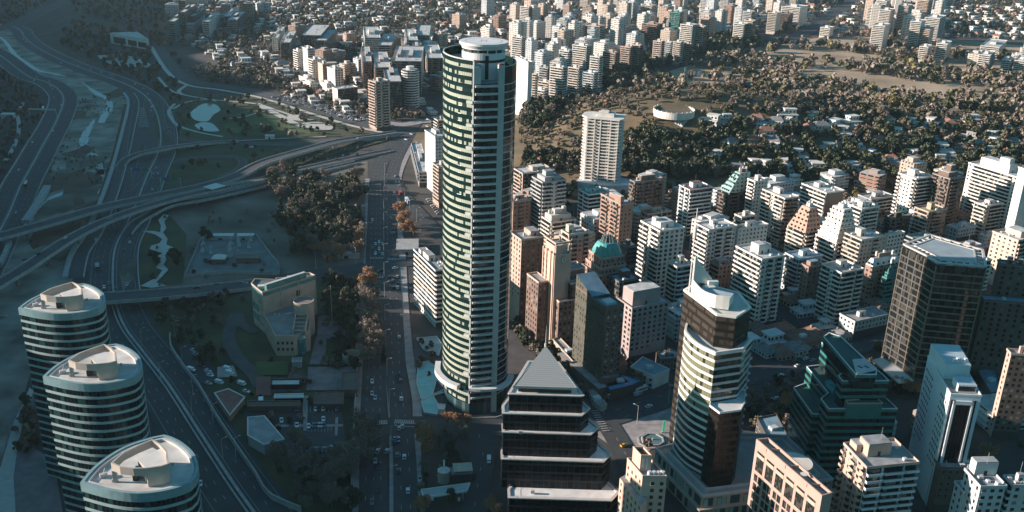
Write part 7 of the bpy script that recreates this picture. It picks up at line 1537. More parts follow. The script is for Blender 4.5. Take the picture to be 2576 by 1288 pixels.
def car(kind, col, u, v, du, dv, label, group=None, z=None):
    """vehicle standing at (u, v), pointing towards (u+du, v+dv)"""
    if (kind, col) not in CP: CP[(kind, col)] = car_proto(kind, col)
    zz = z or 0; x, y = P(u, v, zz); x2, y2 = P(u+du, v+dv, zz); a = math.atan2(y2-y, x2-x)
    c = copy_tree(CP[(kind, col)], (x, y, z if z is not None else zground(x, y)), a, label, group); c.name = {'car':'car','van':'van','bus':'bus','truck':'truck'}[kind]; c['category'] = {'car':'car','van':'van','bus':'bus','truck':'truck'}[kind]
    return c
T11, T12, T01, T02, T00, T10 = tt(1,1), tt(1,2), tt(0,1), tt(0,2), tt(0,0), tt(1,0)
for (x, y, col, lab) in ((906,592,'white','white car at the rear of the queue before the crossing'),(931,605,'silver','silver car second in the queue, right lane'),(906,618,'grey','grey car in the queue, middle lane'),(932,632,'black','black car in the queue, right lane'),(907,645,'white','white car in the middle of the queue'),(879,678,'white','white car at the front left of the queue'),(909,680,'black','black car at the front of the queue'),(931,682,'silver','pale car at the front right of the queue'),(978,852,'black','black car left of three waiting south of the junction'),(1007,855,'black','black car in the middle of three waiting south of the junction'),(1040,848,'silver','silver car on the right of the three waiting south of the junction'),(980,888,'grey','grey car in the second row south of the junction'),(1008,876,'grey','red tailed grey car in the second row south of the junction'),(1040,900,'black','black car behind the silver one south of the junction'),(1041,927,'white','bright white car last of the queue south of the junction'),(1018,228,'white','white car on the avenue beside the autumn trees traffic island'),(957,148,'silver','silver car on the upper avenue by the median'),(911,170,'grey','grey car on the left lane of the upper avenue'),(1024,108,'white','white car on the right lane of the upper avenue'),(1031,150,'white','left one of two white cars abreast on the upper avenue'),(1053,149,'white','right one of two white cars abreast on the upper avenue'),(1052,178,'silver','silver car behind the two white ones on the upper avenue'),(992,416,'silver','lone silver car left of the autumn trees'),(1010,500,'black','black car beside the traffic island'),(1012,528,'grey','dark grey car behind the black one by the traffic island')):
    car('car', col, *T11(x, y), 0, 12 if x < 950 else -12, lab, 'cars on the avenue')
car('car','white',*T11(1025,785),14,-2,'long white car crossing the junction to the right'); car('car','black',*T11(918,806),-14,2,'black car crossing the junction to the left')
for (x, y, col, dx, dy, lab) in ((902,590,'black',0,10,'black car waiting before the lower crossing'),(1028,758,'silver',14,-4,'silver car turning across the lower junction'),(1032,790,'blue',14,-6,'dark blue car turning beside the silver one'),(895,852,'silver',5,-10,'silver car leaving the lower junction, left one'),(962,850,'silver',6,-10,'silver car leaving the lower junction, right one'),(1092,893,'white',0,-10,'white car heading up the avenue south of the lower junction'),(904,965,'black',0,10,'black car on the lower avenue, left side'),(903,1130,'black',0,10,'black car near the bottom of the avenue'),(1207,1055,'silver',0,10,'pale car parked beside the petrol station'),(1050,290,'black',0,10,'black car alone on the avenue beside the plaza'),(1050,1000,'black',0,-10,'dark car on the right lanes near the bottom'),(1040,880,'grey',0,-10,'dark grey car behind the white one on the right lanes'),
    (176,532,'white',0,10,'white car on the left of a parked pair in the car park'),(212,530,'white',0,10,'white car on the right of a parked pair in the car park'),(189,630,'white',1,10,'white car standing alone at the left of the car park'),(427,625,'black',0,10,'black car in the middle of the car park'),(497,620,'white',0,10,'white car right of the black one in the car park'),(388,672,'white',0,10,'white car at the foot of the entrance path'),(258,682,'black',0,10,'black car left of the white one at the entrance path'),(550,835,'white',0,10,'white car at the lower row of the car park')):
    car('car', col, *T12(x, y), dx, dy, lab, 'cars near the lower avenue')
car('van','white',*T12(1714,920),0,10,'white van on the side street left of the pyramid tower'); car('truck','white',*T12(38,503),0,8,'white box truck parked at the edge of the car park')
for i, (x, y, k, col) in enumerate(((1425,112,'car','white'),(1440,140,'car','silver'),(1468,170,'car','white'),(1488,203,'car','black'),(1408,256,'van','white'),(1510,245,'car','grey'),(1530,265,'car','white'),(1540,280,'car','silver'),(1548,296,'car','white'),(1675,240,'van','white'),(1690,270,'van','white'),(1615,340,'van','white'),(1535,350,'car','silver'),(1780,350,'van','white'),(1812,405,'car','white'),(1430,305,'car','black'))):
    car(k, col, *T02(x, y), 10, 3, '%s %s in the walled yard car park' % (col, k), 'vehicles in the walled yard')
for (x, y, k, col, lab) in ((192,172,'bus','red','red coach on the left highway'),(138,60,'car','white','white car near the top of the left highway straight'),(152,236,'car','black','black car on the left highway below the coach'),(118,374,'car','silver','silver car near the viaduct on the left highway')):
    car(k, col, *T01(x, y), -5, 12, lab, 'vehicles on the left highway')
for (x, y) in ((250,595),(272,570),(372,637),(387,661),(399,719),(451,776),(238,1052),(392,968),(138,1256),(365,602)): car('car', rnd.choice(('white','silver','white')), *T00(x, y), -2, 12, 'pale car on the far stretch of the left highway', 'pale cars on the far left highway')
car('truck','white',*T00(318,805),2,-12,'white truck on the hill side lane of the left highway')
for (x, y) in ((170,245),(575,490),(667,512),(745,535),(822,578),(840,565),(995,622),(1056,655),(1090,695),(1105,740),(1117,790),(1112,820)): car('car', 'white' if x % 2 else 'silver', *T00(x, y), 6, 6, 'white car on the far curve of the main highway', 'white cars on the far main highway')
for (x, y, k, col, lab) in ((708,574,'car','white','white car under the edge of the lower viaduct'),(718,785,'truck','grey','grey truck on the left carriageway before the road bridge'),(767,925,'car','white','white car just above the road bridge, left carriageway'),(802,898,'car','grey','grey car next to the white one above the road bridge'),(850,938,'car','black','black car close to the median above the road bridge'),(907,656,'car','black','black car on the right carriageway, farthest'),(946,836,'car','grey','grey car on the right carriageway above the road bridge'),(936,905,'car','silver','silver car on the right carriageway next to the zigzag lawn'),(748,600,'car','grey','dark car between the highway dividers')):
    car(k, col, *T01(x, y), 1, 12, lab, 'vehicles on the main highway')
for (x, y, z, col, lab, dx, dy) in ((480,560,9,'white','white car on the lower viaduct',12,-7),(283,676,9,'black','black car on the lower viaduct',12,-8),(180,718,9,'black','black car near the left end of the lower viaduct',12,-8),(812,412,8.6,'silver','silver car on the middle of the lower viaduct',12,-5),(1372,232,7,'white','white car on the lower viaduct near its right end',12,-4),(1450,925,5.6,'black','black car on the road bridge',12,-2),(1600,905,3,'grey','grey car right of the black one on the road bridge',12,-2),(1800,893,.6,'silver','silver car where the road bridge lands',12,-1),(1725,885,.6,'black','black car just before the bridge landing',12,-1),(25,1143,6,'grey','grey car on the bridge left of the oval towers',12,-4)):
    u, v = T01(x, y); car('car', col, u, v, dx, dy, lab, 'cars on viaducts', z=z)
car('car','white',*T02(1475,1088),1,12,'white car beside the nearest oval tower'); 
for (x, y, lab) in ((1310,1078,'white car on the curled ramp'),(1850,1085,'pale car on the ramp toward the avenue')): car('car','white',*T00(x,y),12,-1,lab,z=3.5)
T32, T22, T31 = tt(3,2), tt(2,2), tt(3,1)
for (x, y, lab) in ((278,168,'white car on the boulevard, upper one by the frame sign'),(215,220,'white car on the boulevard left of the frame sign'),(97,292,'white car on the boulevard, lowest'),(62,457,'white car parked by the round flower bed'),(25,465,'silver car parked by the round flower bed')): car('car', 'white' if 'white' in lab else 'silver', *T32(x, y), 12, -5, lab)
car('car','silver',*T32(328,180),12,-5,'silver car beside the teal stepped building'); car('car','black',*T32(205,195),12,-4,'black car on the boulevard')
for (x, y, k, col, lab) in ((1008,520,'car','white','white car on the boulevard in the shade of the pyramid tower'),(825,808,'car','yellow','black and yellow taxi by the fountain plaza'),(945,400,'truck','white','white delivery truck beside the shop with the blue roof'),(925,432,'van','silver','silver van below the shop with the blue roof'),(1165,375,'car','grey','grey car parked by the white low shop')): car(k, col, *T22(x, y), 12, -4, lab)
for i in range(5): car('car', 'black', *T22(300+i*14, 120+i*22), 5, 9, 'dark car parked along the street behind the pyramid tower', 'dark parked cars behind the pyramid tower')
for i in range(8): car('car', ('white','silver','grey')[i % 3], *T11(1270+i*11, 275+i*15), 10, -1, '%s car in the slanted parking row left of the skyscraper' % ('white','silver','grey')[i % 3], 'slanted parking row left of the skyscraper')
car('bus','white',*T11(1115,295),7,10,'long white bus on the diagonal street by the autumn trees'); car('truck','red',*T11(1062,238),7,10,'red lorry cab ahead of the white bus')
rp = random.Random(21)
for (y0, x0, x1, n) in ((545,250,330,5),(545,400,620,13),(665,180,330,8),(665,400,570,9),(845,350,540,10),(955,350,690,15),(1010,350,690,15)):
    for i in range(n):
        if rp.random() < .42: cc_ = rp.choice(('white','silver','black','grey','black','blue')); car('car', cc_, *T12(x0+(x1-x0)*(i+.5)/n, y0), 0, 10, '%s car in a marked bay of the car park' % cc_, '%s cars in marked bays of the car park' % cc_)
for i in range(26):
    k_ = rp.choice((0,1)); L_ = (((945,300),(944,1280)),((990,200),(1020,1280)))[k_]; t_ = rp.random(); cc_ = rp.choice(('white','silver','black','grey')); u_ = L_[0][0]+(L_[1][0]-L_[0][0])*t_+rp.choice((-8,0,8)); v_ = 480+800*t_
    if 640 < v_ < 720: continue
    car('car', cc_, u_, v_, 0, 10 if k_ == 0 else -10, '%s car moving along the avenue' % cc_, '%s cars moving along the avenue' % cc_)
for i in range(24):
    j = rp.randint(8, len(hw3)-12); off = rp.choice((-9,-5,5,9)); a_, b_ = hw3[j], hw3[j+1]; th = math.atan2(b_[1]-a_[1], b_[0]-a_[0]); x, y = a_[0]-math.sin(th)*off, a_[1]+math.cos(th)*off
    if occ(x, y) & 12: continue
    cc_ = rp.choice(('white','silver','black','grey'))
    if ('car', cc_) not in CP: CP[('car', cc_)] = car_proto('car', cc_)
    q = copy_tree(CP[('car', cc_)], (x, y, zground(x, y)), th+(math.pi if off > 0 else 0), '%s car on the wide river highway' % cc_, '%s cars on the river highway' % cc_); q.name = 'car'
# packed parking along the avenue by the park
r = random.Random(9)
pl = [T10(*q) for q in ((160,712),(250,730),(340,755),(430,785),(520,812),(600,835),(700,868),(790,890))]
c = smooth([P(*q) for q in pl], 3.1); k = 0
for i, p in enumerate(c):
    for off in (-8, -2.5, 4, 10):
        if k >= 190 or r.random() < .32: continue
        a = c[max(0,i-1)]; b = c[min(len(c)-1,i+1)]; th = math.atan2(b[1]-a[1], b[0]-a[0]); x, y = p[0]-math.sin(th)*off, p[1]+math.cos(th)*off; col = r.choice(('white','silver','white','black','grey'))
        if (('car', col)) not in CP: CP[('car', col)] = car_proto('car', col)
        q = copy_tree(CP[('car', col)], (x, y, zground(x, y)), th+1.2, '%s car in the long crowded parking strip beyond the park' % col, '%s cars in the crowded parking strip' % col); q.name = 'car'; k += 1
for x, y in ((620,852),(685,868),(740,885),(770,890),(850,902),(875,905),(970,925),(1015,935),(1145,992),(1105,1032),(1190,1058),(1262,935),(1265,885)): car('car', 'white', *T10(x, y), 10, 2, 'white car on the road where the two avenues meet', 'white cars where the avenues meet')
for t in CP.values():
    for ch in list(t.children): bpy.data.objects.remove(ch)
    bpy.data.objects.remove(t)
# ================================================================ STREET FURNITURE AND SMALL STRUCTURES
def lamp_proto():
    t = thing('street_lamp', 'lamp', 'street lamp', (0,0,-500)); mb = MB(); mb.tube((0,0,-.3),(0,0,11), (.16,.09), METAL, 6); build(mb, 'pole', t); mb = MB(); mb.tube((0,0,10.8),(2.2,0,11.4), .07, METAL, 5); a = build(mb, 'arm', t); mb = MB(); mb.cube(2.4,0,11.3,1.0,.35,.18,PALE); build(mb, 'lamp_head', t); return t
lp_ = lamp_proto()
def lamps(L, lab, grp, st=34):
    c = smooth([P(*q) for q in L], 3); acc = 99
    for i in range(1, len(c)):
        acc += math.dist(c[i], c[i-1])
        if acc > st: acc = 0; copy_tree(lp_, (c[i][0], c[i][1], zground(*c[i])), math.atan2(c[i][1]-c[i-1][1], c[i][0]-c[i-1][0])+1.57, lab, grp)
lamps([(968,440),(966,520),(966,660),(968,780),(971,900),(978,1000),(984,1100),(985,1330)], 'slim grey street lamp on the avenue median', 'street lamps on the avenue median')
lamps([T(0,2,1290,0),T(0,2,1400,380),T(0,2,1570,640),T(0,2,1765,930),T(0,2,1884,1100)], 'slim lamp post along the highway outside the perimeter wall', 'lamp posts outside the perimeter wall')
lamps([T(0,2,1040,60),T(0,2,1290,500),T(0,2,1440,600),T(0,2,1610,850),T(0,2,1790,1150)], 'lamp post on the highway median', 'lamp posts on the highway median', 45)
lamps([T(1,0,*q) for q in ((60,640),(280,700),(390,730),(560,790),(820,870),(850,900))], 'white lamp mast in the crowded parking strip', 'lamp masts in the parking strip', 40)
lamps([T(2,2,660,560),T(2,2,835,700),T(2,2,1000,560),T(2,2,1170,470)], 'lamp post on the boulevard corner', 'lamp posts on the boulevard corner', 30)
lamps([T(1,1,*q) for q in ((1060,240),(1130,370),(1200,460),(1210,540))], 'lamp post beside the autumn tree island', 'lamp posts beside the autumn trees', 22)
lamps([T(1,1,*q) for q in ((420,790),(620,760),(760,745))], 'lamp post along the cross street', 'lamp posts along the cross street', 26)
for ch in list(lp_.children): bpy.data.objects.remove(ch)
bpy.data.objects.remove(lp_)
def sthing(name, label, cat, u, v, z=None):
    x, y = P(u, v, z or 0); return thing(name, label, cat, (x, y, z if z is not None else zground(x, y)))
# floodlight masts, water tower, ring reservoir on the hill
for i, (x, y, h, lab) in enumerate(((1255,735,42,'leftmost and tallest floodlight mast on the golf side'),(1325,725,36,'middle floodlight mast, thin with a narrow head'),(1362,730,36,'right floodlight mast with a wide lamp rack'))):
    gx, gy, gz = G(*T(2,0,x,y)); t = thing('floodlight_mast', lab, 'floodlight mast', (gx, gy, gz)); mb = MB(); mb.tube((0,0,-2),(0,0,h), (.6,.3), W('brown'), 8); build(mb, 'pole', t)
    for k in range(3): mb = MB(); mb.cube(0,-.4,h-4+k*1.8,2.4 if i < 2 else 4.6,.5,1.3,PALE); build(mb, 'lamp_rack', t)
gx, gy, gz = G(*T(2,0,1503,745)); t = thing('water_tower', 'white cylindrical water tower on legs at the hill top', 'water tower', (gx, gy, gz)); mb = MB(); mb.cyl(0,0,12,17.5,6.2,WHITE,24); mb.cyl(0,0,17.5,18.6,6.2,PALE,24,r2=1); mb.cyl(0,0,10.5,12,4.5,WHITE,24,r2=6.2); build(mb, 'tank', t)
for a in range(6): mb = MB(); mb.tube((4.4*math.cos(a*1.047),4.4*math.sin(a*1.047),-2),(4.4*math.cos(a*1.047),4.4*math.sin(a*1.047),11.5), .4, WHITE, 6); build(mb, 'leg', t)
mb = MB(); mb.cyl(0,0,-2,11,1.2,WHITE,10); build(mb, 'shaft', t)
gx, gy, gz = G(*T(2,0,1190,840)); gz += 4.5; t = thing('ring_reservoir', 'round white walled open reservoir on the hill top', 'reservoir', (gx, gy, gz)); rg = [(21*math.cos(a*.1309), 21*math.sin(a*.1309)) for a in range(48)]; mb = MB(); ringband(mb, rg, -6, 1.0, -.7, 0, WHITE); build(mb, 'wall', t); mb = MB(); mb.prism(offs(rg, -.8), -4, -1.2, M_hill, mat('basin_floor', (.13,.11,.08), .9, .2, .1)); build(mb, 'basin', t); occ_poly([(gx+a, gy+b) for a, b in rg], 4)
for a in range(24): mb = MB(); q = rg[a*2]; mb.cube(q[0]*.99, q[1]*.99, 1.0, .8, .8, .8, WHITE, a*.26); build(mb, 'post', t)
gx, gy, gz = G(*T(2,0,1670,760)); t = thing('gabled_house', 'large dark roofed house with white gables and chimneys on the hill top', 'house', (gx, gy, gz), rz=.5); mb = MB(); mb.prism([(-11,-6),(11,-6),(11,6),(-11,6)], -4, 4, WHITE); mb.face([(-11,-6,4),(-11,6,4),(-11,0,11)][::-1], WHITE); mb.face([(11,-6,4),(11,6,4),(11,0,11)], WHITE); build(mb, 'wall', t)
mb = MB(); rm_ = mat('slate_dark', (.045,.05,.055), .7, .2, .5); mb.face([(-11.8,-6.8,3.4),(11.8,-6.8,3.4),(11.8,0,11.3),(-11.8,0,11.3)], rm_); mb.face([(11.8,6.8,3.4),(-11.8,6.8,3.4),(-11.8,0,11.3),(11.8,0,11.3)], rm_); rf = build(mb, 'roof', t)
for x in (-10.5, 9.5): mb = MB(); mb.cube(x,0,8,1.2,1.2,6,WHITE); build(mb, 'chimney', rf)
for x in (-6,-2,2,6): mb = MB(); mb.cube(x,-5.6,4.4,1.8,1.6,1.8,WHITE); build(mb, 'dormer', rf)
# petrol station
f = T12; q = [P(*f(*a), 5.2) for a in ((1212,1128),(1235,1188),(1555,1135),(1578,1078))]; o = q[0]; t = thing('petrol_station_canopy', 'long pale flat canopy of the petrol station on the corner', 'canopy', (*o, 0)); p = ccw(rel(q, o)); mb = MB(); mb.prism(p, 4.8, 5.5, PALE, mat('canopy_top', (.3,.37,.38), .6, .15, .2), True); rf = build(mb, 'roof', t); mb = MB(); ringband(mb, p, 5.5, 5.8, -.4, .05, PALE); build(mb, 'rim', rf)
cx_, cy_ = sum(a for a, b in p)/4, sum(b for a, b in p)/4
for a, b in p: mb = MB(); mb.tube((a*.8+cx_*.2,b*.8+cy_*.2,0),(a*.8+cx_*.2,b*.8+cy_*.2,4.8), .22, METAL, 8); build(mb, 'column', t)
for k in (-1,1): mb = MB(); mb.cube(cx_+k*6, cy_, 0, 1.2, .7, 1.8, WHITE); build(mb, 'pump', t)
t = sthing('petrol_station_shop', 'small station shop with a cylinder and a raised panel roof', 'shop', *f(1430,1060)); mb = MB(); mb.cyl(-3,0,0,6,3,W('stone'),20,top=ROOFM); build(mb, 'round_room', t); mb = MB(); mb.cube(5,3,0,10,7,4.2,W('dark'),.15,ROOFG); build(mb, 'wall', t); mb = MB(); mb.cube(5.5,3.5,5.2,9,7,.4,mat('panel_roof', (.42,.4,.33), .7, .15, .6),.15); build(mb, 'raised_roof', t); mb = MB(); mb.cyl(-3.2,3.4,0,9,.5,WHITE,10); build(mb, 'flue', t)
# plaza of folded pale slabs west of the skyscraper
ar = mat('plaza_slab', (.22,.5,.52), .6, .12, .25)
for i, (L, z0, z1, lab) in enumerate((([(1180,20),(1330,5),(1370,60),(1345,150),(1230,100)],.1,1.0,'upper pale terrace of folded slabs left of the skyscraper base'),([(1190,200),(1270,185),(1325,230),(1330,330),(1300,440),(1215,470),(1180,350)],.1,.7,'middle pale terrace of folded slabs left of the skyscraper base'),([(1215,490),(1300,440),(1395,400),(1330,330),(1385,345),(1400,425),(1305,452),(1360,540),(1330,590),(1235,575)],.2,1.6,'turquoise folded slab at the mouth of the garage ramp'),([(1330,530),(1395,535),(1385,575),(1340,575)],0,3.2,'small white angular kiosk at the garage ramp'))):
    q = ccw([P(*T12(*a)) for a in L]); o = q[0]; t = thing('plaza_terrace' if i < 3 else 'kiosk', lab, 'terrace' if i < 3 else 'kiosk', (*o, 0)); r_ = rel(q, o); mb = MB(); mb.prism(r_, z0, z1, PALE if i == 3 else M_pave, ar if i in (1,2) else (PALE if i == 3 else mat('plaza_pale', (.33,.4,.4), .8, .2, .2)), True); build(mb, 'slab', t); mb = MB(); ringband(mb, r_, z1, z1+.35, -.4, 0, PALE); build(mb, 'kerb', t); occ_poly(q, 4, 2)
sheet('garage_ramp', [T12(*a) for a in ((1320,455),(1400,425),(1560,560),(1500,580),(1440,590),(1380,530))], M_asph)
# fountain, sign pylon, sign frame, flower bed on the boulevard
t = sthing('fountain', 'octagonal stone fountain basin on the corner plaza', 'fountain', *T22(1035,765)); mb = MB(); oc = [(6*math.cos(a*.7854+.39), 6*math.sin(a*.7854+.39)) for a in range(8)]; ringband(mb, oc, 0, 1.1, -.7, 0, M_conc); ringband(mb, offs(oc, 2), 0, .35, -.9, 0, M_conc); build(mb, 'basin', t); mb = MB(); mb.prism(offs(oc, -.7), .1, .7, M_water); build(mb, 'water', t); mb = MB(); mb.cyl(0,0,0,1.6,.5,M_conc,10); build(mb, 'spout', t)
t = sthing('sign_pylon', 'slim lit green and blue sign pylon near the banded tower', 'sign', *T22(1113,705)); mb = MB(); gm_, n_, l_, b_ = newmat('sign_green'); b_.inputs['Base Color'].default_value = (.08,.5,.25,1); b_.inputs['Emission Color'].default_value = (.1,.8,.45,1); b_.inputs['Emission Strength'].default_value = .15; mb.cube(0,0,.6,1.1,.4,6.5,gm_); build(mb, 'panel', t); mb = MB(); mb.cube(0,0,0,2,.8,.6,METAL); build(mb, 'base', t)
t = sthing('sign_support', 'empty rectangular sign frame standing by the boulevard', 'sign frame', *T32(235,180)); mb = MB()
mb.cube(-2.6,0,0,.4,.4,8,METAL); mb.cube(2.6,0,0,.4,.4,8,METAL); mb.cube(0,0,7.6,5.6,.4,.4,METAL); mb.cube(0,0,2.4,5.6,.4,.4,METAL); build(mb, 'frame', t)
t = sthing('round_planter', 'dark round flower bed with a pale rim beside the stepped glass building', 'planter', *T32(130,398)); mb = MB(); mb.cyl(0,0,0,.6,5,M_conc,24,top=M_brown); build(mb, 'rim', t)
# low shops right of the pyramid tower
def lowshop(lab, L, z, m, rm, fn, win=True):
    q = ccw([P(*fn(*a), z) for a in L]); o = q[0]; t = thing('low_shop', lab, 'shop', (*o, 0)); r_ = rel(q, o); mb = MB(); mb.prism(r_, 0, z, m, rm); build(mb, 'wall', t); mb = MB(); ringband(mb, r_, z, z+.7, -.3, .1, m); build(mb, 'parapet', t); occ_poly(q, 4, 2)
    ii = sorted(range(len(r_)), key=lambda i: -math.dist(r_[i], r_[(i+1) % len(r_)]))[:2]
    for i in ii: windows(t, r_[i], r_[(i+1) % len(r_)], max(1, int(z/3.4)), 3.4, .1, 3.6, 1.9, 1.6, PALE, BLACK, 20)
    mb = MB(); c = (sum(a for a, b in r_)/len(r_), sum(b for a, b in r_)/len(r_)); mb.cube(c[0], c[1], z, 4, 3, 1.6, W('cool'), .4); build(mb, 'air_unit', t); return t
lowshop('white two storey restaurant with rooftop machinery on the boulevard', [(870,225),(960,150),(1160,240),(1045,290)], 8, WHITE, ROOFB, T22)
lowshop('dark corner shop with a bright blue roof panel', [(660,300),(740,255),(970,320),(885,360),(720,400)], 6, W('dark'), mat('blue_roof', (.04,.26,.42), .5, .2, .12), T22)
lowshop('brown low hall with a grey roof between the mauve building and the banded tower', [(1060,120),(1160,80),(1230,110),(1225,160),(1090,170)], 7, W('brown'), ROOFG, T22)
lowshop('dark long hall with a grey roof below the apartment towers', [(560,200),(640,170),(790,280),(700,310),(655,310)], 9, W('brown'), ROOFG, T22)
lowshop('brown hip roofed hall with a white porch in the low quarter', [(120,-20),(260,-60),(395,10),(250,55)], 6, W('brick'), mat('tile_shed', (.2,.11,.085), .9, .25, .3), T32)
lowshop('grey flat hall behind the white and black tower on the right', [(1540,250),(1680,220),(1710,400),(1640,420)], 10, W('brown'), ROOFB, T32)
lowshop('white house with dark windows behind the white and black tower', [(1470,0),(1600,30),(1700,40),(1690,100),(1540,70)], 9, W('grey'), mat('tiles_brown2', (.14,.09,.075), .9, .25, .3), T32)
lowshop('flat grey building in shadow between the pink slab and the stepped glass building', [(-80,600),(60,570),(160,760),(20,790)], 8, W('dark'), ROOFB, T32)
T21 = tt(2,1)
lowshop('long low podium with a pale parapet below the clock tower', [(40,1010),(95,990),(300,1230),(345,1330),(240,1330),(110,1160)], 7, W('stone'), ROOFG, T21)
lowshop('narrow glazed pavilion with white roof ribs along the street behind the pyramid', [(300,20),(345,0),(500,160),(505,180),(450,185)], 6, W('stone'), ROOFG, T22)
lowshop('stone garden terrace beside the boulevard crossing', [(560,395),(600,390),(700,500),(660,520),(600,480)], 3, W('conc'), M_pave, T22)
# substation
sq = [T01(*a) for a in ((1480,575),(1884,545),(2050,760),(2060,830),(1670,820),(1360,850))]; sheet('substation_yard', sq, mat('yard_gravel', (.17,.18,.18), .9, .2, .1)); barrier([P(*a) for a in sq]+[P(*sq[0])], 0, 'grey wall around the electrical substation yard', h=2.6, wd=.4, name='yard_wall', cat='wall')
def shed(nm, lab, cat, u, v, sx, sy, h, m, rm, th=.1, gable=False):
    t = sthing(nm, lab, cat, u, v); mb = MB(); p = [(a*math.cos(th)-b*math.sin(th), a*math.sin(th)+b*math.cos(th)) for a, b in ((-sx/2,-sy/2),(sx/2,-sy/2),(sx/2,sy/2),(-sx/2,sy/2))]; mb.prism(p, 0, h, m, m); build(mb, 'wall', t); mb = MB(); p2 = offs(p, .4)
    if gable: mb.prism(p2, h, h+2, rm, rm, True, poly2=[(a*.25, b*.25) for a, b in p2])
    else: mb.prism(p2, h, h+.4, rm, rm, True)
    build(mb, 'roof', t); mb = MB(); mb.box(((p[0][0]*.6+p[1][0]*.4),(p[0][1]*.6+p[1][1]*.4)), ((p[0][0]*.45+p[1][0]*.55),(p[0][1]*.45+p[1][1]*.55)), (0,.08), 0, 2.2, BLACK); build(mb, 'door', t); x, y = t.location.x, t.location.y; occ_poly([(x+a, y+b) for a, b in p2], 4); return t
shed('control_hut', 'small white hipped roof hut in the middle of the substation', 'hut', *T01(1618,745), 9, 8, 5, W('brown'), WHITE, .05, True)
shed('switch_house', 'long pale roofed switch house at the top of the substation', 'building', *T01(1632,570), 22, 5, 4, W('grey'), PALE); shed('switch_house', 'short pale roofed switch house right of the long one', 'building', *T01(1800,570), 14, 5, 4, W('grey'), PALE); shed('switch_house', 'brown flat building at the right end of the substation', 'building', *T01(1830,740), 16, 7, 5, W('brown'), M_dust)
r = random.Random(4)
for i in range(20):
    u, v = T01(r.choice((1500,1560,1700,1760,1840))+r.uniform(-12,12), r.uniform(590,720)); t = sthing('transformer', 'grey transformer rack in the substation yard', 'transformer', u, v); t['group'] = 'transformer racks in the substation'
    mb = MB(); mb.cube(0,0,0,2.6,1.8,2.2,METAL); build(mb, 'tank', t)
    for k in (-.8,0,.8): mb = MB(); mb.tube((k,0,2.2),(k,0,3.8), .12, PALE, 6); build(mb, 'insulator', t)
    mb = MB(); mb.cube(0,1.6,0,.25,.25,7,METAL); mb.cube(0,-1.6,0,.25,.25,7,METAL); mb.cube(0,0,6.8,.25,3.6,.25,METAL); build(mb, 'gantry', t)
shed('kiosk', 'turquoise roofed hut in the brown grove', 'hut', *T11(475,490), 6, 9, 5, W('cool'), mat('turq_roof', (.1,.4,.42), .5, .15, .3)); shed('bandstand', 'pale octagonal kiosk roof in the brown grove', 'kiosk', *T11(598,510), 9, 8, 5, W('lgrey'), PALE, .3, True); shed('park_pavilion', 'long flat white roof by the cross street', 'pavilion', *T11(670,700), 18, 5, 4, W('grey'), PALE); shed('park_pavilion', 'tiny white box building on the grass by the park', 'hut', *T10(103,1025), 9, 5, 3.5, WHITE, PALE)
shed('roadside_cabin', 'white roofed cabin on the left hillside track', 'cabin', *T00(62,870), 13, 8, 5, W('cool'), PALE)
shed('underpass_house', 'grey concrete underpass portal by the autumn trees', 'portal', *T11(1115,640), 16, 22, 4, M_conc, M_conc, .1)
road([T00(*q) for q in ((190,745),(130,830),(140,920),(130,1020),(90,1110),(40,1190))], 4, M_path, name='path')
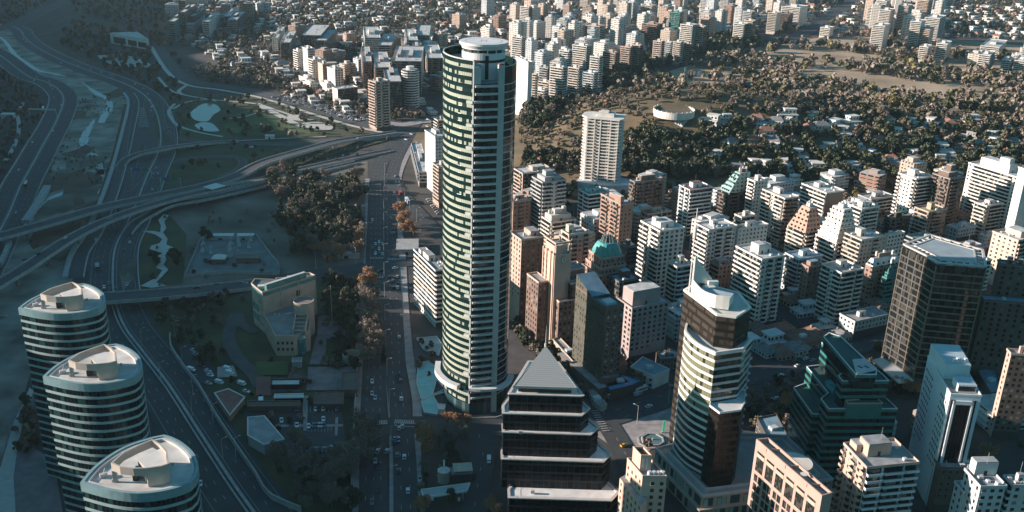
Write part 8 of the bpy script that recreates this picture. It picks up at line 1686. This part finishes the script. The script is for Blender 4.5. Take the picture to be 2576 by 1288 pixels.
# overhead sign gantries
for (x, y, lab) in ((1045,115,'green overhead road sign gantry across the sunken lanes'),(1260,185,'green and blue sign board on the viaduct edge')):
    t = sthing('sign_gantry', lab, 'road sign', *T01(x, y)); zb = 0; mb = MB(); mb.tube((-9,0,0),(-9,0,9), .25, METAL, 6); mb.tube((9,0,0),(9,0,9), .25, METAL, 6); mb.tube((-9,0,8.6),(9,0,8.6), .2, METAL, 6); build(mb, 'frame', t)
    for k, cc in ((-4,(.02,.12,.3)),(3.5,(.02,.22,.14))): mb = MB(); mb.cube(k,-.3,6.6,6,.15,2.8,mat('sign_%d' % k, cc, .6, .05, 1)); build(mb, 'sign_board', t)
t = thing('sign_gantry', 'grey sign gantry over the left highway at the curve', 'road sign', (*P(*T00(320,858)), 0)); mb = MB(); mb.tube((-15,0,0),(-15,0,8), .3, METAL, 6); mb.tube((15,0,0),(15,0,8), .3, METAL, 6); mb.cube(0,0,7.4,30,.6,1.6,PALE); build(mb, 'frame', t)
# ================================================================ LABELS THAT SINGLE OUT
def ordinal(n): return {1:'leftmost',2:'second from left',3:'third from left'}.get(n, '%d%s from left' % (n, 'th' if 10 <= n % 100 <= 20 else {1:'st',2:'nd',3:'rd'}.get(n % 10, 'th')))
same = {}
for o in sc.objects:
    if o.parent is None and o.get('label') and o.get('kind') is None: same.setdefault(o['label'], []).append(o)
for lab, L in same.items():
    if 2 <= len(L) <= 44:
        L.sort(key=lambda o: proj(*o.location)[0])
        for i, o in enumerate(L):
            s = lab+', '+(ordinal(i+1) if i < len(L)-1 or len(L) < 4 else 'rightmost')
            if len(s.split()) <= 16: o['label'] = s
            if not o.get('group'): o['group'] = lab
# ================================================================ HAZE
hb = MB(); hb.prism([(-3200,-60),(3200,-60),(3200,5200),(-3200,5200)], -8, 700, PALE, None, True)
hm_ = bpy.data.materials.new('haze'); hm_.use_nodes = True; n = hm_.node_tree.nodes; n.clear(); ou = n.new('ShaderNodeOutputMaterial'); pv = n.new('ShaderNodeVolumePrincipled')
pv.inputs['Color'].default_value = (.62,.82,.9,1); pv.inputs['Density'].default_value = HAZE; pv.inputs['Anisotropy'].default_value = .2; hm_.node_tree.links.new(pv.outputs[0], ou.inputs['Volume'])
if HAZE > 0:
    hz_o = build(hb, 'haze'); hz_o['kind'] = 'stuff'; hz_o['label'] = 'thin bluish haze in the air over the city'; hz_o['category'] = 'haze'; hz_o.data.materials.clear(); hz_o.data.materials.append(hm_)
